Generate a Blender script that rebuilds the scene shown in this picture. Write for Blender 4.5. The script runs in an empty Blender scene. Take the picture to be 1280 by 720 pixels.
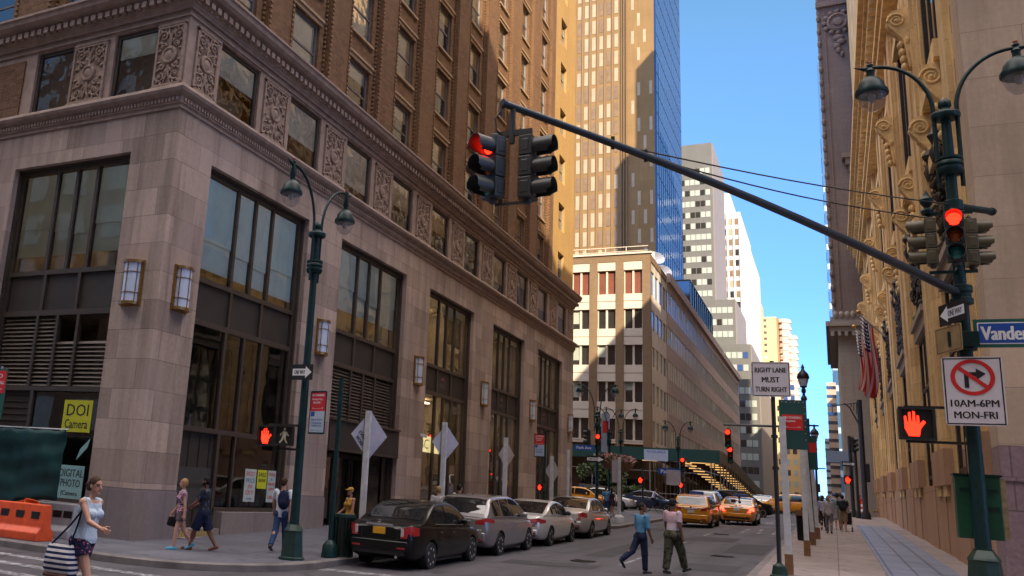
import bpy, math, random
from mathutils import Vector, Matrix
R_ = random.Random(11)
scene = bpy.context.scene
COL = scene.collection
rad = math.radians
pi = math.pi

# ------------------------------------------------------------------ render, camera
scene.render.resolution_x, scene.render.resolution_y = 1024, 576
scene.view_settings.view_transform = 'Standard'
scene.view_settings.look = 'None'
scene.view_settings.gamma = 1.0
scene.view_settings.use_curve_mapping = False
scene.view_settings.exposure = EXPOSURE if 'EXPOSURE' in globals() else 1.55
cam_d = bpy.data.cameras.new('camera')
cam = bpy.data.objects.new('camera', cam_d); COL.objects.link(cam)
cam_d.sensor_width = 36.0
cam_d.lens = 36.0 * 1093.0 / 1280.0
cam_d.shift_x = (640 - 421) / 1280.0
cam_d.shift_y = -8 / 1280.0
cam_d.clip_start, cam_d.clip_end = 0.1, 4000
cam.matrix_world = Matrix(((0.87271999, 0.04582926, 0.48606532, 0), (0.4829563, -0.2268532, -0.84574868, 0),
                           (0.07150544, 0.97285009, -0.22011286, 2.0), (0, 0, 0, 1)))
scene.camera = cam

# ------------------------------------------------------------------ terrain height (the street climbs, then drops away)
def _pr(y):
    a, d, c0, c1 = .0246, -.055, 80., 100.
    if y < -5: return a * -5
    if y < c0: return a * y
    if y < c1:
        u = y - c0
        return a * c0 + a * u + (d - a) * u * u / (2 * (c1 - c0))
    u = c1 - c0
    return a * c0 + a * u + (d - a) * u / 2 + d * (min(y, 400) - c1)
def _sp(v, k): return math.log1p(math.exp(min(50, v * k))) / k
def G(x, y):
    zl = (_pr(y) - _pr(17.)) if y > 80 else .0246 * _sp(y - 17., .8)
    w = max(0, min(1, (x + 12) / 13)); w = w * w * (3 - 2 * w)
    return zl + (_pr(y) - .06 - zl) * w
KERB = .15
def GS(x, y): return G(x, y) + KERB

# ------------------------------------------------------------------ tagging
def tag(o, label=None, cat=None, group=None, kind=None):
    if label: o['label'] = label
    if cat: o['category'] = cat
    if group: o['group'] = group
    if kind: o['kind'] = kind
    return o
def thing(name, label, cat, loc=(0, 0, 0), rz=0, group=None):
    o = bpy.data.objects.new(name, None); COL.objects.link(o)
    o.empty_display_size = .2
    o.location = loc; o.rotation_euler = (0, 0, rz)
    return tag(o, label, cat, group)
KIDS = {}
def adopt(o, parent):
    o.parent = parent
    KIDS.setdefault(parent.name, []).append(o)
def copy_tree(o, parent=None, name=None):
    c = o.copy(); COL.objects.link(c)
    if name: c.name = name
    if parent: adopt(c, parent)
    for ch in KIDS.get(o.name, []): copy_tree(ch, c)
    return c
def dup(root, loc, rz=None, label=None, group=None, scale=None):
    c = copy_tree(root)
    c.location = loc
    if rz is not None: c.rotation_euler = (0, 0, rz)
    if label: c['label'] = label
    if group: c['group'] = group
    if scale: c.scale = (scale,) * 3
    return c

# ------------------------------------------------------------------ mesh builder
class MB:
    def __init__(s, off=(0, 0, 0)): s.v = []; s.f = []; s.m = []; s.off = Vector(off)
    def add(s, vs, fs, mi=0):
        b = len(s.v); s.v += [tuple(v) for v in vs]
        for f in fs: s.f.append([b + i for i in f]); s.m.append(mi)
        return s
    def quad(s, a, b, c, d, mi=0): return s.add([a, b, c, d], [(0, 1, 2, 3)], mi)
    def box(s, x0, x1, y0, y1, z0, z1, mi=0):
        if x0 > x1: x0, x1 = x1, x0
        if y0 > y1: y0, y1 = y1, y0
        if z0 > z1: z0, z1 = z1, z0
        v = [(x0, y0, z0), (x1, y0, z0), (x1, y1, z0), (x0, y1, z0), (x0, y0, z1), (x1, y0, z1), (x1, y1, z1), (x0, y1, z1)]
        return s.add(v, [(0, 3, 2, 1), (4, 5, 6, 7), (0, 1, 5, 4), (1, 2, 6, 5), (2, 3, 7, 6), (3, 0, 4, 7)], mi)
    def obox(s, c, u, v, w, mi=0):
        c, u, v, w = Vector(c), Vector(u), Vector(v), Vector(w)
        p = [c - u - v - w, c + u - v - w, c + u + v - w, c - u + v - w, c - u - v + w, c + u - v + w, c + u + v + w, c - u + v + w]
        f = [(0, 3, 2, 1), (4, 5, 6, 7), (0, 1, 5, 4), (1, 2, 6, 5), (2, 3, 7, 6), (3, 0, 4, 7)]
        if u.cross(v).dot(w) < 0: f = [t[::-1] for t in f]
        return s.add(p, f, mi)
    def bar(s, p, q, a, b, mi=0, up=(0, 0, 1)):
        p, q = Vector(p), Vector(q); d = q - p; n = d.normalized()
        upv = Vector(up)
        if abs(n.dot(upv)) > .97: upv = Vector((1, 0, 0))
        u = n.cross(upv).normalized(); w = u.cross(n).normalized()
        return s.obox((p + q) / 2, d / 2, u * a / 2, w * b / 2, mi)
    def rings(s, rs, mi=0, cap0=True, cap1=True, closed=True):
        b = len(s.v); n = len(rs[0])
        for r in rs: s.v += [tuple(p) for p in r]
        for i in range(len(rs) - 1):
            for j in range(n if closed else n - 1):
                k = (j + 1) % n
                s.f.append([b + i * n + j, b + i * n + k, b + (i + 1) * n + k, b + (i + 1) * n + j]); s.m.append(mi)
        if cap0: s.f.append([b + j for j in range(n)][::-1]); s.m.append(mi)
        if cap1: s.f.append([b + (len(rs) - 1) * n + j for j in range(n)]); s.m.append(mi)
        return s
    def tube(s, pts, r, n=8, mi=0, cap=True):
        pts = [Vector(p) for p in pts]
        rr = r if isinstance(r, (list, tuple)) else [r] * len(pts)
        rs = []; ref = None
        for i, p in enumerate(pts):
            d = (pts[min(i + 1, len(pts) - 1)] - pts[max(i - 1, 0)])
            d = d.normalized() if d.length > 1e-9 else Vector((0, 0, 1))
            if ref is None:
                ref = Vector((1, 0, 0)) if abs(d.x) < .9 else Vector((0, 1, 0))
            u = (ref - d * ref.dot(d)).normalized(); w = d.cross(u); ref = u
            rs.append([p + (u * math.cos(2 * pi * k / n) + w * math.sin(2 * pi * k / n)) * rr[i] for k in range(n)])
        return s.rings(rs, mi, cap, cap)
    def lathe(s, prof, c=(0, 0, 0), n=16, mi=0, ax=None, sx=1, sy=1):
        c = Vector(c)
        if ax is None: u, w, a = Vector((1, 0, 0)), Vector((0, 1, 0)), Vector((0, 0, 1))
        else:
            a = Vector(ax).normalized()
            u = a.cross(Vector((0, 0, 1)) if abs(a.z) < .9 else Vector((1, 0, 0))).normalized(); w = a.cross(u)
        rs = [[c + a * z + (u * math.cos(2 * pi * k / n) * sx + w * math.sin(2 * pi * k / n) * sy) * max(r, 1e-4) for k in range(n)] for r, z in prof]
        return s.rings(rs, mi, True, True)
    def ball(s, c, r, n=12, m=8, mi=0, Rm=None):
        c = Vector(c); r = Vector(r if isinstance(r, (tuple, list, Vector)) else (r, r, r))
        rs = []
        for i in range(m + 1):
            t = pi * i / m; t = max(.02, min(pi - .02, t))
            ring = []
            for k in range(n):
                p = Vector((r.x * math.sin(t) * math.cos(2 * pi * k / n), r.y * math.sin(t) * math.sin(2 * pi * k / n), -r.z * math.cos(t)))
                if Rm: p = Rm @ p
                ring.append(c + p)
            rs.append(ring)
        return s.rings(rs, mi)
    def capsule(s, p, q, r1, r2=None, n=10, mi=0, flat=False):
        p, q = Vector(p), Vector(q); r2 = r1 if r2 is None else r2
        d = (q - p).normalized()
        if flat: return s.tube([p, q], [r1, r2], n, mi)
        pts, rr = [], []
        for a in (-85, -60, -30): pts.append(p + d * r1 * math.sin(rad(a))); rr.append(r1 * math.cos(rad(a)))
        pts.append(p); rr.append(r1); pts.append(q); rr.append(r2)
        for a in (30, 60, 85): pts.append(q + d * r2 * math.sin(rad(a))); rr.append(r2 * math.cos(rad(a)))
        # straight axis: build with a fixed frame
        ref = Vector((1, 0, 0)) if abs(d.x) < .9 else Vector((0, 1, 0))
        u = (ref - d * ref.dot(d)).normalized(); w = d.cross(u)
        return s.rings([[pp + (u * math.cos(2 * pi * k / n) + w * math.sin(2 * pi * k / n)) * r for k in range(n)] for pp, r in zip(pts, rr)], mi)
    def prism(s, poly, f0, f1, mi=0):
        """poly: 2d points, f0/f1: maps 2d -> 3d for the two faces"""
        a = [f0(*p) for p in poly]; b = [f1(*p) for p in poly]
        ar = sum(poly[i][0] * poly[(i + 1) % len(poly)][1] - poly[(i + 1) % len(poly)][0] * poly[i][1] for i in range(len(poly)))
        return s.rings([a, b], mi)
    def build(s, name, mats, parent=None, smooth=False, angle=35, bevel=0):
        me = bpy.data.meshes.new(name)
        o = s.off
        me.from_pydata([(x - o.x, y - o.y, z - o.z) for x, y, z in s.v], [], s.f)
        if not isinstance(mats, (list, tuple)): mats = [mats]
        for m in mats: me.materials.append(m)
        me.polygons.foreach_set('material_index', s.m)
        if smooth:
            me.polygons.foreach_set('use_smooth', [True] * len(me.polygons))
            me.set_sharp_from_angle(angle=rad(angle))
        me.update()
        ob = bpy.data.objects.new(name, me); COL.objects.link(ob)
        if bevel:
            b = ob.modifiers.new('bevel', 'BEVEL'); b.width = bevel; b.segments = 2; b.limit_method = 'ANGLE'
        if parent: adopt(ob, parent)
        elif o.length: ob.location = o
        return ob

def link_copy(o, parent, loc=(0, 0, 0), rz=0):
    c = copy_tree(o, parent); c.location = loc; c.rotation_euler = (0, 0, rz); return c

class Fac:
    """a facade frame: u runs along the wall, d outwards, z up"""
    def __init__(s, side, pos): s.side = side; s.pos = pos
    def P(s, u, z, d=0):
        if s.side == '+x': return Vector((s.pos + d, u, z))
        if s.side == '-x': return Vector((s.pos - d, u, z))
        return Vector((u, s.pos - d, z))               # '-y'
    def rz(s): return {'+x': pi / 2, '-x': -pi / 2, '-y': 0}[s.side]
    def box(s, mb, u0, u1, z0, z1, d0, d1, mi=0):
        a, b = s.P(u0, z0, d0), s.P(u1, z1, d1)
        mb.box(a.x, b.x, a.y, b.y, a.z, b.z, mi)
    def quad(s, mb, u0, u1, z0, z1, d, mi=0):
        q = [s.P(u0, z0, d), s.P(u1, z0, d), s.P(u1, z1, d), s.P(u0, z1, d)]
        if s.side == '-x': q = q[::-1]
        mb.quad(*q, mi)

# ------------------------------------------------------------------ lettering
def text_mesh(body, size=1.0, width=None):
    cu = bpy.data.curves.new('lettering', 'FONT')
    cu.body = body; cu.size = size; cu.align_x = 'CENTER'; cu.align_y = 'CENTER'; cu.resolution_u = 2
    o = bpy.data.objects.new('lettering', cu); COL.objects.link(o)
    dg = bpy.context.evaluated_depsgraph_get()
    me = bpy.data.meshes.new_from_object(o.evaluated_get(dg))
    vs = [tuple(v.co) for v in me.vertices]; fs = [list(p.vertices) for p in me.polygons]
    bpy.data.objects.remove(o); bpy.data.curves.remove(cu); bpy.data.meshes.remove(me)
    if vs:
        x0 = min(v[0] for v in vs); x1 = max(v[0] for v in vs); y0 = min(v[1] for v in vs); y1 = max(v[1] for v in vs)
        k = (width / (x1 - x0)) if width else 1
        vs = [((v[0] - (x0 + x1) / 2) * k, v[1] - (y0 + y1) / 2, 0) for v in vs]
    return vs, fs
_TX = {}
def text(mb, body, c, u, v, h, width=None, off=.004, mi=0, bold=0):
    """flat letters of cap height h centred on c, reading along u with up v"""
    key = body
    if key not in _TX: _TX[key] = text_mesh(body, 1.0)
    vs, fs = _TX[key]
    hh = .70
    w0 = max(x for x, y, z in vs) - min(x for x, y, z in vs)
    ky = h / hh; kx = (width / w0) if width else ky
    u, v, c = Vector(u).normalized(), Vector(v).normalized(), Vector(c)
    n = u.cross(v)
    for dx in ((0,) if not bold else (-bold, 0, bold)):
        mb.add([c + u * (x * kx + dx) + v * y * ky + n * (off + abs(dx) * .02 + (.0006 if dx > 0 else 0)) for x, y, z in vs], fs, mi)
def flatpoly(mb, poly, c, u, v, off=.004, mi=0):
    u, v, c = Vector(u).normalized(), Vector(v).normalized(), Vector(c); n = u.cross(v)
    mb.add([c + u * x + v * y + n * off for x, y in poly], [list(range(len(poly)))], mi)
def slab(mb, c, u, v, w, h, t, mi=0, r=0):
    """a plate of width w, height h, thickness t centred on c"""
    u, v, c = Vector(u).normalized(), Vector(v).normalized(), Vector(c); n = u.cross(v)
    if not r: return mb.obox(c, u * w / 2, v * h / 2, n * t / 2, mi)
    poly = []
    for cx, cy, a0 in ((w / 2 - r, h / 2 - r, 0), (-w / 2 + r, h / 2 - r, 90), (-w / 2 + r, -h / 2 + r, 180), (w / 2 - r, -h / 2 + r, 270)):
        for k in range(4): poly.append((cx + r * math.cos(rad(a0 + 30 * k)), cy + r * math.sin(rad(a0 + 30 * k))))
    return mb.prism(poly, lambda x, y: c + u * x + v * y - n * t / 2, lambda x, y: c + u * x + v * y + n * t / 2, mi)
HAND = [(-.16, -.5), (.2, -.5), (.26, -.2), (.44, .06), (.36, .14), (.22, -.02), (.22, .3), (.15, .33), (.13, .06), (.09, .06), (.09, .46), (.01, .5), (-.01, .08),
        (-.05, .08), (-.06, .45), (-.14, .44), (-.15, .06), (-.19, .05), (-.22, .3), (-.29, .28), (-.29, -.2)]
WALK = [[(-.06, .36), (.0, .3), (.08, .36), (.08, .48), (.0, .52), (-.06, .47)], [(-.12, .28), (.1, .28), (.14, .0), (.08, -.06), (-.1, -.06)],
        [(-.1, -.04), (.02, -.06), (-.06, -.3), (-.2, -.5), (-.3, -.47), (-.17, -.27)], [(.0, -.05), (.1, -.05), (.12, -.28), (.24, -.46), (.16, -.5), (.03, -.28)],
        [(.08, .26), (.14, .26), (.24, .08), (.3, .0), (.25, -.04), (.17, .06)], [(-.1, .27), (-.14, .22), (-.26, .08), (-.24, -.02), (-.19, -.02), (-.19, .06)]]
# ------------------------------------------------------------------ materials
def _new(name):
    m = bpy.data.materials.new(name); m.use_nodes = True
    nt = m.node_tree; b = nt.nodes['Principled BSDF']
    return m, nt, b
def _pos(nt): return nt.nodes.new('ShaderNodeNewGeometry').outputs['Position']
def _objco(nt): return nt.nodes.new('ShaderNodeTexCoord').outputs['Object']
def _map(nt, src, sc):
    n = nt.nodes.new('ShaderNodeMapping'); n.inputs['Scale'].default_value = sc if isinstance(sc, tuple) else (sc,) * 3
    nt.links.new(src, n.inputs['Vector']); return n.outputs['Vector']
def _noise(nt, vec, scale, detail=4, rough=.6):
    n = nt.nodes.new('ShaderNodeTexNoise'); n.inputs['Scale'].default_value = scale
    n.inputs['Detail'].default_value = detail; n.inputs['Roughness'].default_value = rough
    nt.links.new(vec, n.inputs['Vector']); return n.outputs['Fac']
def _ramp(nt, fac, stops):
    r = nt.nodes.new('ShaderNodeValToRGB'); nt.links.new(fac, r.inputs['Fac'])
    el = r.color_ramp.elements
    while len(el) > 2: el.remove(el[-1])
    for i, (p, c) in enumerate(stops):
        e = el[i] if i < 2 else el.new(p)
        e.position = p; e.color = (*c, 1) if len(c) == 3 else c
    return r.outputs['Color']
def _mix(nt, a, b, fac, mode='MIX'):
    n = nt.nodes.new('ShaderNodeMix'); n.data_type = 'RGBA'; n.blend_type = mode
    for sock, val in ((n.inputs['A'], a), (n.inputs['B'], b), (n.inputs['Factor'], fac)):
        if hasattr(val, 'is_linked') or hasattr(val, 'links'): nt.links.new(val, sock)
        elif isinstance(val, tuple): sock.default_value = (*val, 1) if len(val) == 3 else val
        else: sock.default_value = val
    return n.outputs['Result']
def _bump(nt, b, h, strength=.3, dist=.01):
    n = nt.nodes.new('ShaderNodeBump'); n.inputs['Strength'].default_value = strength; n.inputs['Distance'].default_value = dist
    nt.links.new(h, n.inputs['Height']); nt.links.new(n.outputs['Normal'], b.inputs['Normal'])
def _wallvec(nt):
    """(x+y, z, 0) : runs along any axis-aligned wall"""
    s = nt.nodes.new('ShaderNodeSeparateXYZ'); nt.links.new(_pos(nt), s.inputs[0])
    a = nt.nodes.new('ShaderNodeMath'); a.operation = 'ADD'; nt.links.new(s.outputs[0], a.inputs[0]); nt.links.new(s.outputs[1], a.inputs[1])
    c = nt.nodes.new('ShaderNodeCombineXYZ'); nt.links.new(a.outputs[0], c.inputs[0]); nt.links.new(s.outputs[2], c.inputs[1])
    return c.outputs[0]
def plain(name, col, rough=.6, metal=0, var=.12, scale=6, bump=0, coat=0, spec=.5, obj=True):
    m, nt, b = _new(name)
    b.inputs['Roughness'].default_value = rough; b.inputs['Metallic'].default_value = metal
    b.inputs['Specular IOR Level'].default_value = spec
    if coat: b.inputs['Coat Weight'].default_value = coat; b.inputs['Coat Roughness'].default_value = .05
    if var:
        vec = _objco(nt) if obj else _pos(nt)
        f = _noise(nt, vec, scale)
        lo = tuple(c * (1 - var) for c in col); hi = tuple(min(1, c * (1 + var)) for c in col)
        nt.links.new(_ramp(nt, f, [(.3, lo), (.7, hi)]), b.inputs['Base Color'])
        if bump: _bump(nt, b, f, bump, .02)
    else: b.inputs['Base Color'].default_value = (*col, 1)
    return m
def emit(name, col, s):
    m, nt, b = _new(name)
    b.inputs['Base Color'].default_value = (*[c * .5 for c in col], 1)
    b.inputs['Emission Color'].default_value = (*col, 1); b.inputs['Emission Strength'].default_value = s
    b.inputs['Roughness'].default_value = .3
    return m
def blocks(name, c1, c2, mortar, bw, bh, ms=.012, tint=None, rough=.8, stain=.25, offset=.5, bump=.25, grain=.12):
    m, nt, b = _new(name); vec = _wallvec(nt)
    br = nt.nodes.new('ShaderNodeTexBrick'); nt.links.new(vec, br.inputs['Vector'])
    br.inputs['Color1'].default_value = (*c1, 1); br.inputs['Color2'].default_value = (*c2, 1); br.inputs['Mortar'].default_value = (*mortar, 1)
    br.inputs['Scale'].default_value = 1; br.inputs['Brick Width'].default_value = bw; br.inputs['Row Height'].default_value = bh
    br.inputs['Mortar Size'].default_value = ms; br.inputs['Mortar Smooth'].default_value = .3; br.offset = offset
    p = _pos(nt)
    g = _noise(nt, p, 9, 5, .7)
    c = _mix(nt, br.outputs['Color'], _ramp(nt, g, [(.3, (1 - grain,) * 3), (.7, (1 + grain,) * 3)]), 1.0, 'MULTIPLY')
    big = _noise(nt, p, .35, 3, .5)
    c = _mix(nt, c, tint if tint else tuple(x * .8 for x in c1), _ramp(nt, big, [(.42, (0, 0, 0)), (.68, (.6, .6, .6))]))
    if stain:
        st = _noise(nt, _map(nt, p, (1.6, 1.6, .12)), 1.5, 5, .65)
        c = _mix(nt, c, _ramp(nt, st, [(.45, (1, 1, 1)), (.75, (1 - stain,) * 3)]), 1.0, 'MULTIPLY')
    nt.links.new(c, b.inputs['Base Color']); b.inputs['Roughness'].default_value = rough
    b.inputs['Specular IOR Level'].default_value = .25
    inv = nt.nodes.new('ShaderNodeInvert'); nt.links.new(br.outputs['Fac'], inv.inputs['Color'])
    hh = _mix(nt, inv.outputs['Color'], g, .4)
    _bump(nt, b, hh, bump, .02)
    return m
def glass(name, tint=(.55, .62, .6), refl=.10, wav=.25, wscale=.8, rough=.015):
    m = bpy.data.materials.new(name); m.use_nodes = True; nt = m.node_tree
    for n in list(nt.nodes): nt.nodes.remove(n)
    out = nt.nodes.new('ShaderNodeOutputMaterial')
    tr = nt.nodes.new('ShaderNodeBsdfTransparent'); tr.inputs['Color'].default_value = (*tint, 1)
    gl = nt.nodes.new('ShaderNodeBsdfGlossy'); gl.inputs['Roughness'].default_value = rough; gl.inputs['Color'].default_value = (.95, .97, 1, 1)
    fr = nt.nodes.new('ShaderNodeFresnel'); fr.inputs['IOR'].default_value = 1.52
    ad = nt.nodes.new('ShaderNodeMath'); ad.operation = 'MULTIPLY_ADD'; ad.inputs[1].default_value = 1.6; ad.inputs[2].default_value = refl; ad.use_clamp = True
    nt.links.new(fr.outputs[0], ad.inputs[0])
    mx = nt.nodes.new('ShaderNodeMixShader'); nt.links.new(ad.outputs[0], mx.inputs[0])
    nt.links.new(tr.outputs[0], mx.inputs[1]); nt.links.new(gl.outputs[0], mx.inputs[2]); nt.links.new(mx.outputs[0], out.inputs[0])
    if wav:
        f = _noise(nt, _pos(nt), wscale, 2, .5)
        bm = nt.nodes.new('ShaderNodeBump'); bm.inputs['Strength'].default_value = wav; bm.inputs['Distance'].default_value = .03
        nt.links.new(f, bm.inputs['Height']); nt.links.new(bm.outputs[0], gl.inputs['Normal']); nt.links.new(bm.outputs[0], fr.inputs['Normal'])
    return m
def mirror_glass(name, base, refl=.45, wav=.15, wscale=.5, rough=.03, spec_tint=(1, 1, 1)):
    """opaque dark reflective curtain-wall glass"""
    m, nt, b = _new(name)
    b.inputs['Base Color'].default_value = (*base, 1); b.inputs['Roughness'].default_value = rough
    b.inputs['Specular IOR Level'].default_value = 1.0; b.inputs['IOR'].default_value = 1.5 + refl
    f = _noise(nt, _pos(nt), wscale, 2, .5); _bump(nt, b, f, wav, .03)
    return m

M = {}
M['lime'] = blocks('limestone', (.53, .405, .335), (.29, .22, .18), (.20, .155, .13), 1.5, .78, .010, tint=(.40, .31, .285), stain=.42)
M['lime_plain'] = plain('limestone_trim', (.35, .26, .215), .8, var=.2, scale=3, bump=.3, obj=False, spec=.25)
M['relief'] = plain('carved_limestone', (.33, .24, .19), .85, var=.25, scale=8, bump=.4, obj=False, spec=.2)
M['granite'] = blocks('plinth_granite', (.27, .225, .225), (.23, .19, .19), (.12, .1, .1), 2.1, 1.4, .012, stain=.15, rough=.6)
M['brick'] = blocks('brown_brick', (.215, .112, .058), (.125, .062, .032), (.17, .105, .062), .3, .1, .012, tint=(.20, .115, .06), stain=.2, bump=.5, grain=.25)
M['brick_sunlit'] = blocks('sunlit_brick', (.46, .285, .10), (.41, .25, .085), (.40, .26, .12), .3, .1, .010, tint=(.36, .22, .09), stain=.12, bump=.3, grain=.12)  # same brown brick, with its sunlit tone put into the colour
M['quoin'] = plain('rope_brick', (.25, .15, .085), .85, var=.2, scale=20, obj=False, spec=.2)
M['sill'] = plain('stone_sill', (.36, .25, .16), .8, var=.15, obj=False, spec=.2)
M['bronze'] = plain('bronze_frame', (.085, .066, .053), .45, .35, .15, 5, obj=False)
M['bronze_panel'] = plain('bronze_spandrel', (.042, .033, .028), .62, .1, .2, 1.5, obj=False)
M['steel_win'] = plain('grey_window_frame', (.16, .15, .16), .45, .3, .1, obj=False)
M['louver'] = plain('bronze_louver', (.10, .078, .062), .5, .2, .15, obj=False)
M['dark'] = plain('dark_interior', (.018, .015, .013), .9, 0, .3, 2, obj=False)
M['interior'] = plain('shop_interior', (.24, .18, .115), .9, 0, .7, .8, obj=False)
M['blind'] = plain('pale_blind', (.84, .88, .74), .85, 0, .08, 2, obj=False)
M['blind_tan'] = plain('tan_blind', (.82, .72, .54), .85, 0, .15, 1.2, obj=False)
M['glass'] = glass('window_glass', (.95, .98, .95), .01, .22, .7)
M['glass_old'] = glass('old_window_glass', (.96, .96, .92), .05, .5, 1.1)
M['glass_dark'] = glass('shop_glass', (.55, .55, .50), .04, .2, .6)
M['brass'] = plain('brass', (.42, .24, .08), .3, .9, .2, 12)
M['opal'] = plain('opal_glass', (.55, .62, .74), .25, 0, .05, 3, coat=.4)
M['gold_lime'] = blocks('golden_sandstone', (.84, .60, .30), (.68, .46, .22), (.42, .28, .13), 1.6, .8, .008, tint=(.56, .36, .15), stain=.4, bump=.35, grain=.1)
M['gold_trim'] = plain('golden_trim', (.80, .56, .27), .8, 0, .28, 2, .3, obj=False, spec=.2)
M['front_lime'] = blocks('pale_sandstone', (.58, .43, .31), (.46, .34, .245), (.24, .19, .15), 2.6, 1.3, .008, tint=(.34, .255, .19), stain=.22, bump=.15, grain=.08)
M['pink_granite'] = blocks('pink_granite', (.48, .29, .18), (.42, .25, .155), (.14, .08, .055), 2.4, 3.2, .012, stain=.18, rough=.55)
M['mauve_granite'] = blocks('mauve_granite', (.27, .185, .205), (.23, .16, .18), (.10, .07, .07), 1.6, 2.4, .02, stain=.15, grain=.3, rough=.55)
M['iron'] = plain('dark_iron', (.035, .03, .026), .5, .4, .3, 6, obj=False)
M['green_paint'] = plain('dark_green_paint', (.006, .028, .027), .42, .0, .25, 8, spec=.3)
M['green_base'] = plain('green_cast_iron', (.007, .032, .024), .48, .0, .3, 5, coat=.05)
M['black_paint'] = plain('black_paint', (.018, .018, .019), .4, 0, .25, 8)
M['signal_grey'] = plain('signal_housing', (.055, .058, .055), .45, .1, .15, 8)
M['signal_gold'] = plain('signal_olive', (.10, .085, .05), .45, .1, .15, 8)
M['signal_dark'] = plain('signal_dark', (.014, .015, .014), .5, 0, .2, 8)
M['red_lamp'] = emit('red_signal', (1, .012, .004), 3)
M['red_dim'] = emit('dim_red_lens', (.35, .01, .005), .3)
M['amber_lens'] = plain('amber_lens', (.55, .10, .005), .25, 0, .3, 30, coat=.6)
M['green_lens'] = plain('green_lens', (.01, .26, .24), .25, 0, .3, 30, coat=.6)
M['dark_lens'] = plain('dark_lens', (.04, .012, .01), .2, 0, .2, 20, coat=.6)
M['hand_red'] = emit('red_hand', (1, .022, .008), 1.5)
M['hand_far'] = emit('red_lamp_far', (1, .03, .008), 4)
M['walk_white'] = plain('unlit_walker', (.62, .55, .36), .5)
M['white_sign'] = plain('white_sign_face', (.66, .62, .66), .45, 0, .05, 2)
M['sign_back'] = plain('bare_metal_sign', (.44, .40, .42), .5, .3, .1, 4)
M['sign_black'] = plain('sign_black', (.012, .012, .013), .5, 0, 0)
M['sign_red'] = plain('sign_red', (.62, .018, .02), .45, 0, .05, 3)
M['sign_green'] = plain('sign_green', (.012, .10, .07), .45, 0, .1, 3)
M['sign_blue'] = plain('sign_blue', (.012, .075, .36), .4, 0, .06, 3)
M['sign_white'] = plain('sign_white', (.78, .78, .78), .45, 0, .03, 3)
M['sign_yellow'] = plain('yellow_paper', (.55, .55, .02), .7, 0, .06, 3)
M['poster_cyan'] = plain('cyan_paper', (.26, .46, .48), .7, 0, .06, 3)
M['orange'] = plain('orange_plastic', (.68, .085, .02), .5, 0, .18, 4)
M['grey_plastic'] = plain('pale_grey_plastic', (.30, .31, .33), .6, 0, .15, 4)
M['tarp'] = plain('green_tarpaulin', (.006, .040, .040), .62, 0, .25, 3, spec=.25)
M['white_post'] = plain('weathered_white_post', (.52, .52, .54), .65, 0, .18, 5)
M['wood'] = plain('brown_wood', (.20, .10, .045), .75, 0, .25, 7)
M['shed_green'] = plain('shed_green_panel', (.010, .060, .055), .6, 0, .18, .5, obj=False)
M['shed_ply'] = plain('shed_plywood', (.17, .14, .10), .8, 0, .25, .8, obj=False)
M['galv'] = plain('galvanised_pipe', (.42, .42, .42), .45, .6, .15, 8)
M['tube_light'] = emit('warm_tube_light', (1, .55, .18), .4)
M['rubber'] = plain('tyre_rubber', (.016, .016, .017), .8, 0, .2, 10)
M['alloy'] = plain('alloy_rim', (.62, .62, .64), .35, .55, .08, 8)
M['chrome'] = plain('chrome', (.70, .70, .72), .12, 1, 0)
M['car_glass'] = mirror_glass('car_glass', (.012, .014, .015), .05, .05, 1.5, .02)
M['tail_red'] = plain('tail_light_red', (.42, .008, .012), .18, 0, .12, 20, coat=.9)
M['tail_lit'] = emit('lit_brake_light', (1, .04, .02), 3.5)
M['tail_clear'] = plain('tail_light_clear', (.55, .42, .42), .15, 0, .1, 20, coat=.9)
M['plate_yellow'] = plain('yellow_plate', (.72, .35, .02), .45, 0, .05, 9)
M['plate_white'] = plain('white_plate', (.66, .66, .62), .45, 0, .05, 9)
M['plastic'] = plain('black_plastic', (.02, .02, .021), .55, 0, .15, 8)
def car_paint(name, col, metal=.35, rough=.28, coat=1.0):
    m, nt, b = _new(name)
    b.inputs['Base Color'].default_value = (*col, 1); b.inputs['Metallic'].default_value = metal; b.inputs['Roughness'].default_value = rough
    b.inputs['Coat Weight'].default_value = coat; b.inputs['Coat Roughness'].default_value = .03
    if coat < 1: b.inputs['Specular IOR Level'].default_value = .2
    return m
M['paint_black'] = car_paint('black_car_paint', (.003, .003, .003), .0, .35, .35)
M['paint_grey'] = car_paint('grey_car_paint', (.27, .25, .25), .4)
M['paint_silver'] = car_paint('silver_car_paint', (.62, .61, .58), .25)
M['paint_champagne'] = car_paint('pale_grey_car_paint', (.46, .44, .42), .3)
M['paint_yellow'] = car_paint('taxi_yellow_paint', (.78, .30, .008), 0, .35)
M['paint_blue'] = car_paint('dark_blue_car_paint', (.02, .04, .09), .3)
M['paint_white'] = car_paint('white_car_paint', (.6, .6, .6), 0, .35)

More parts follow.
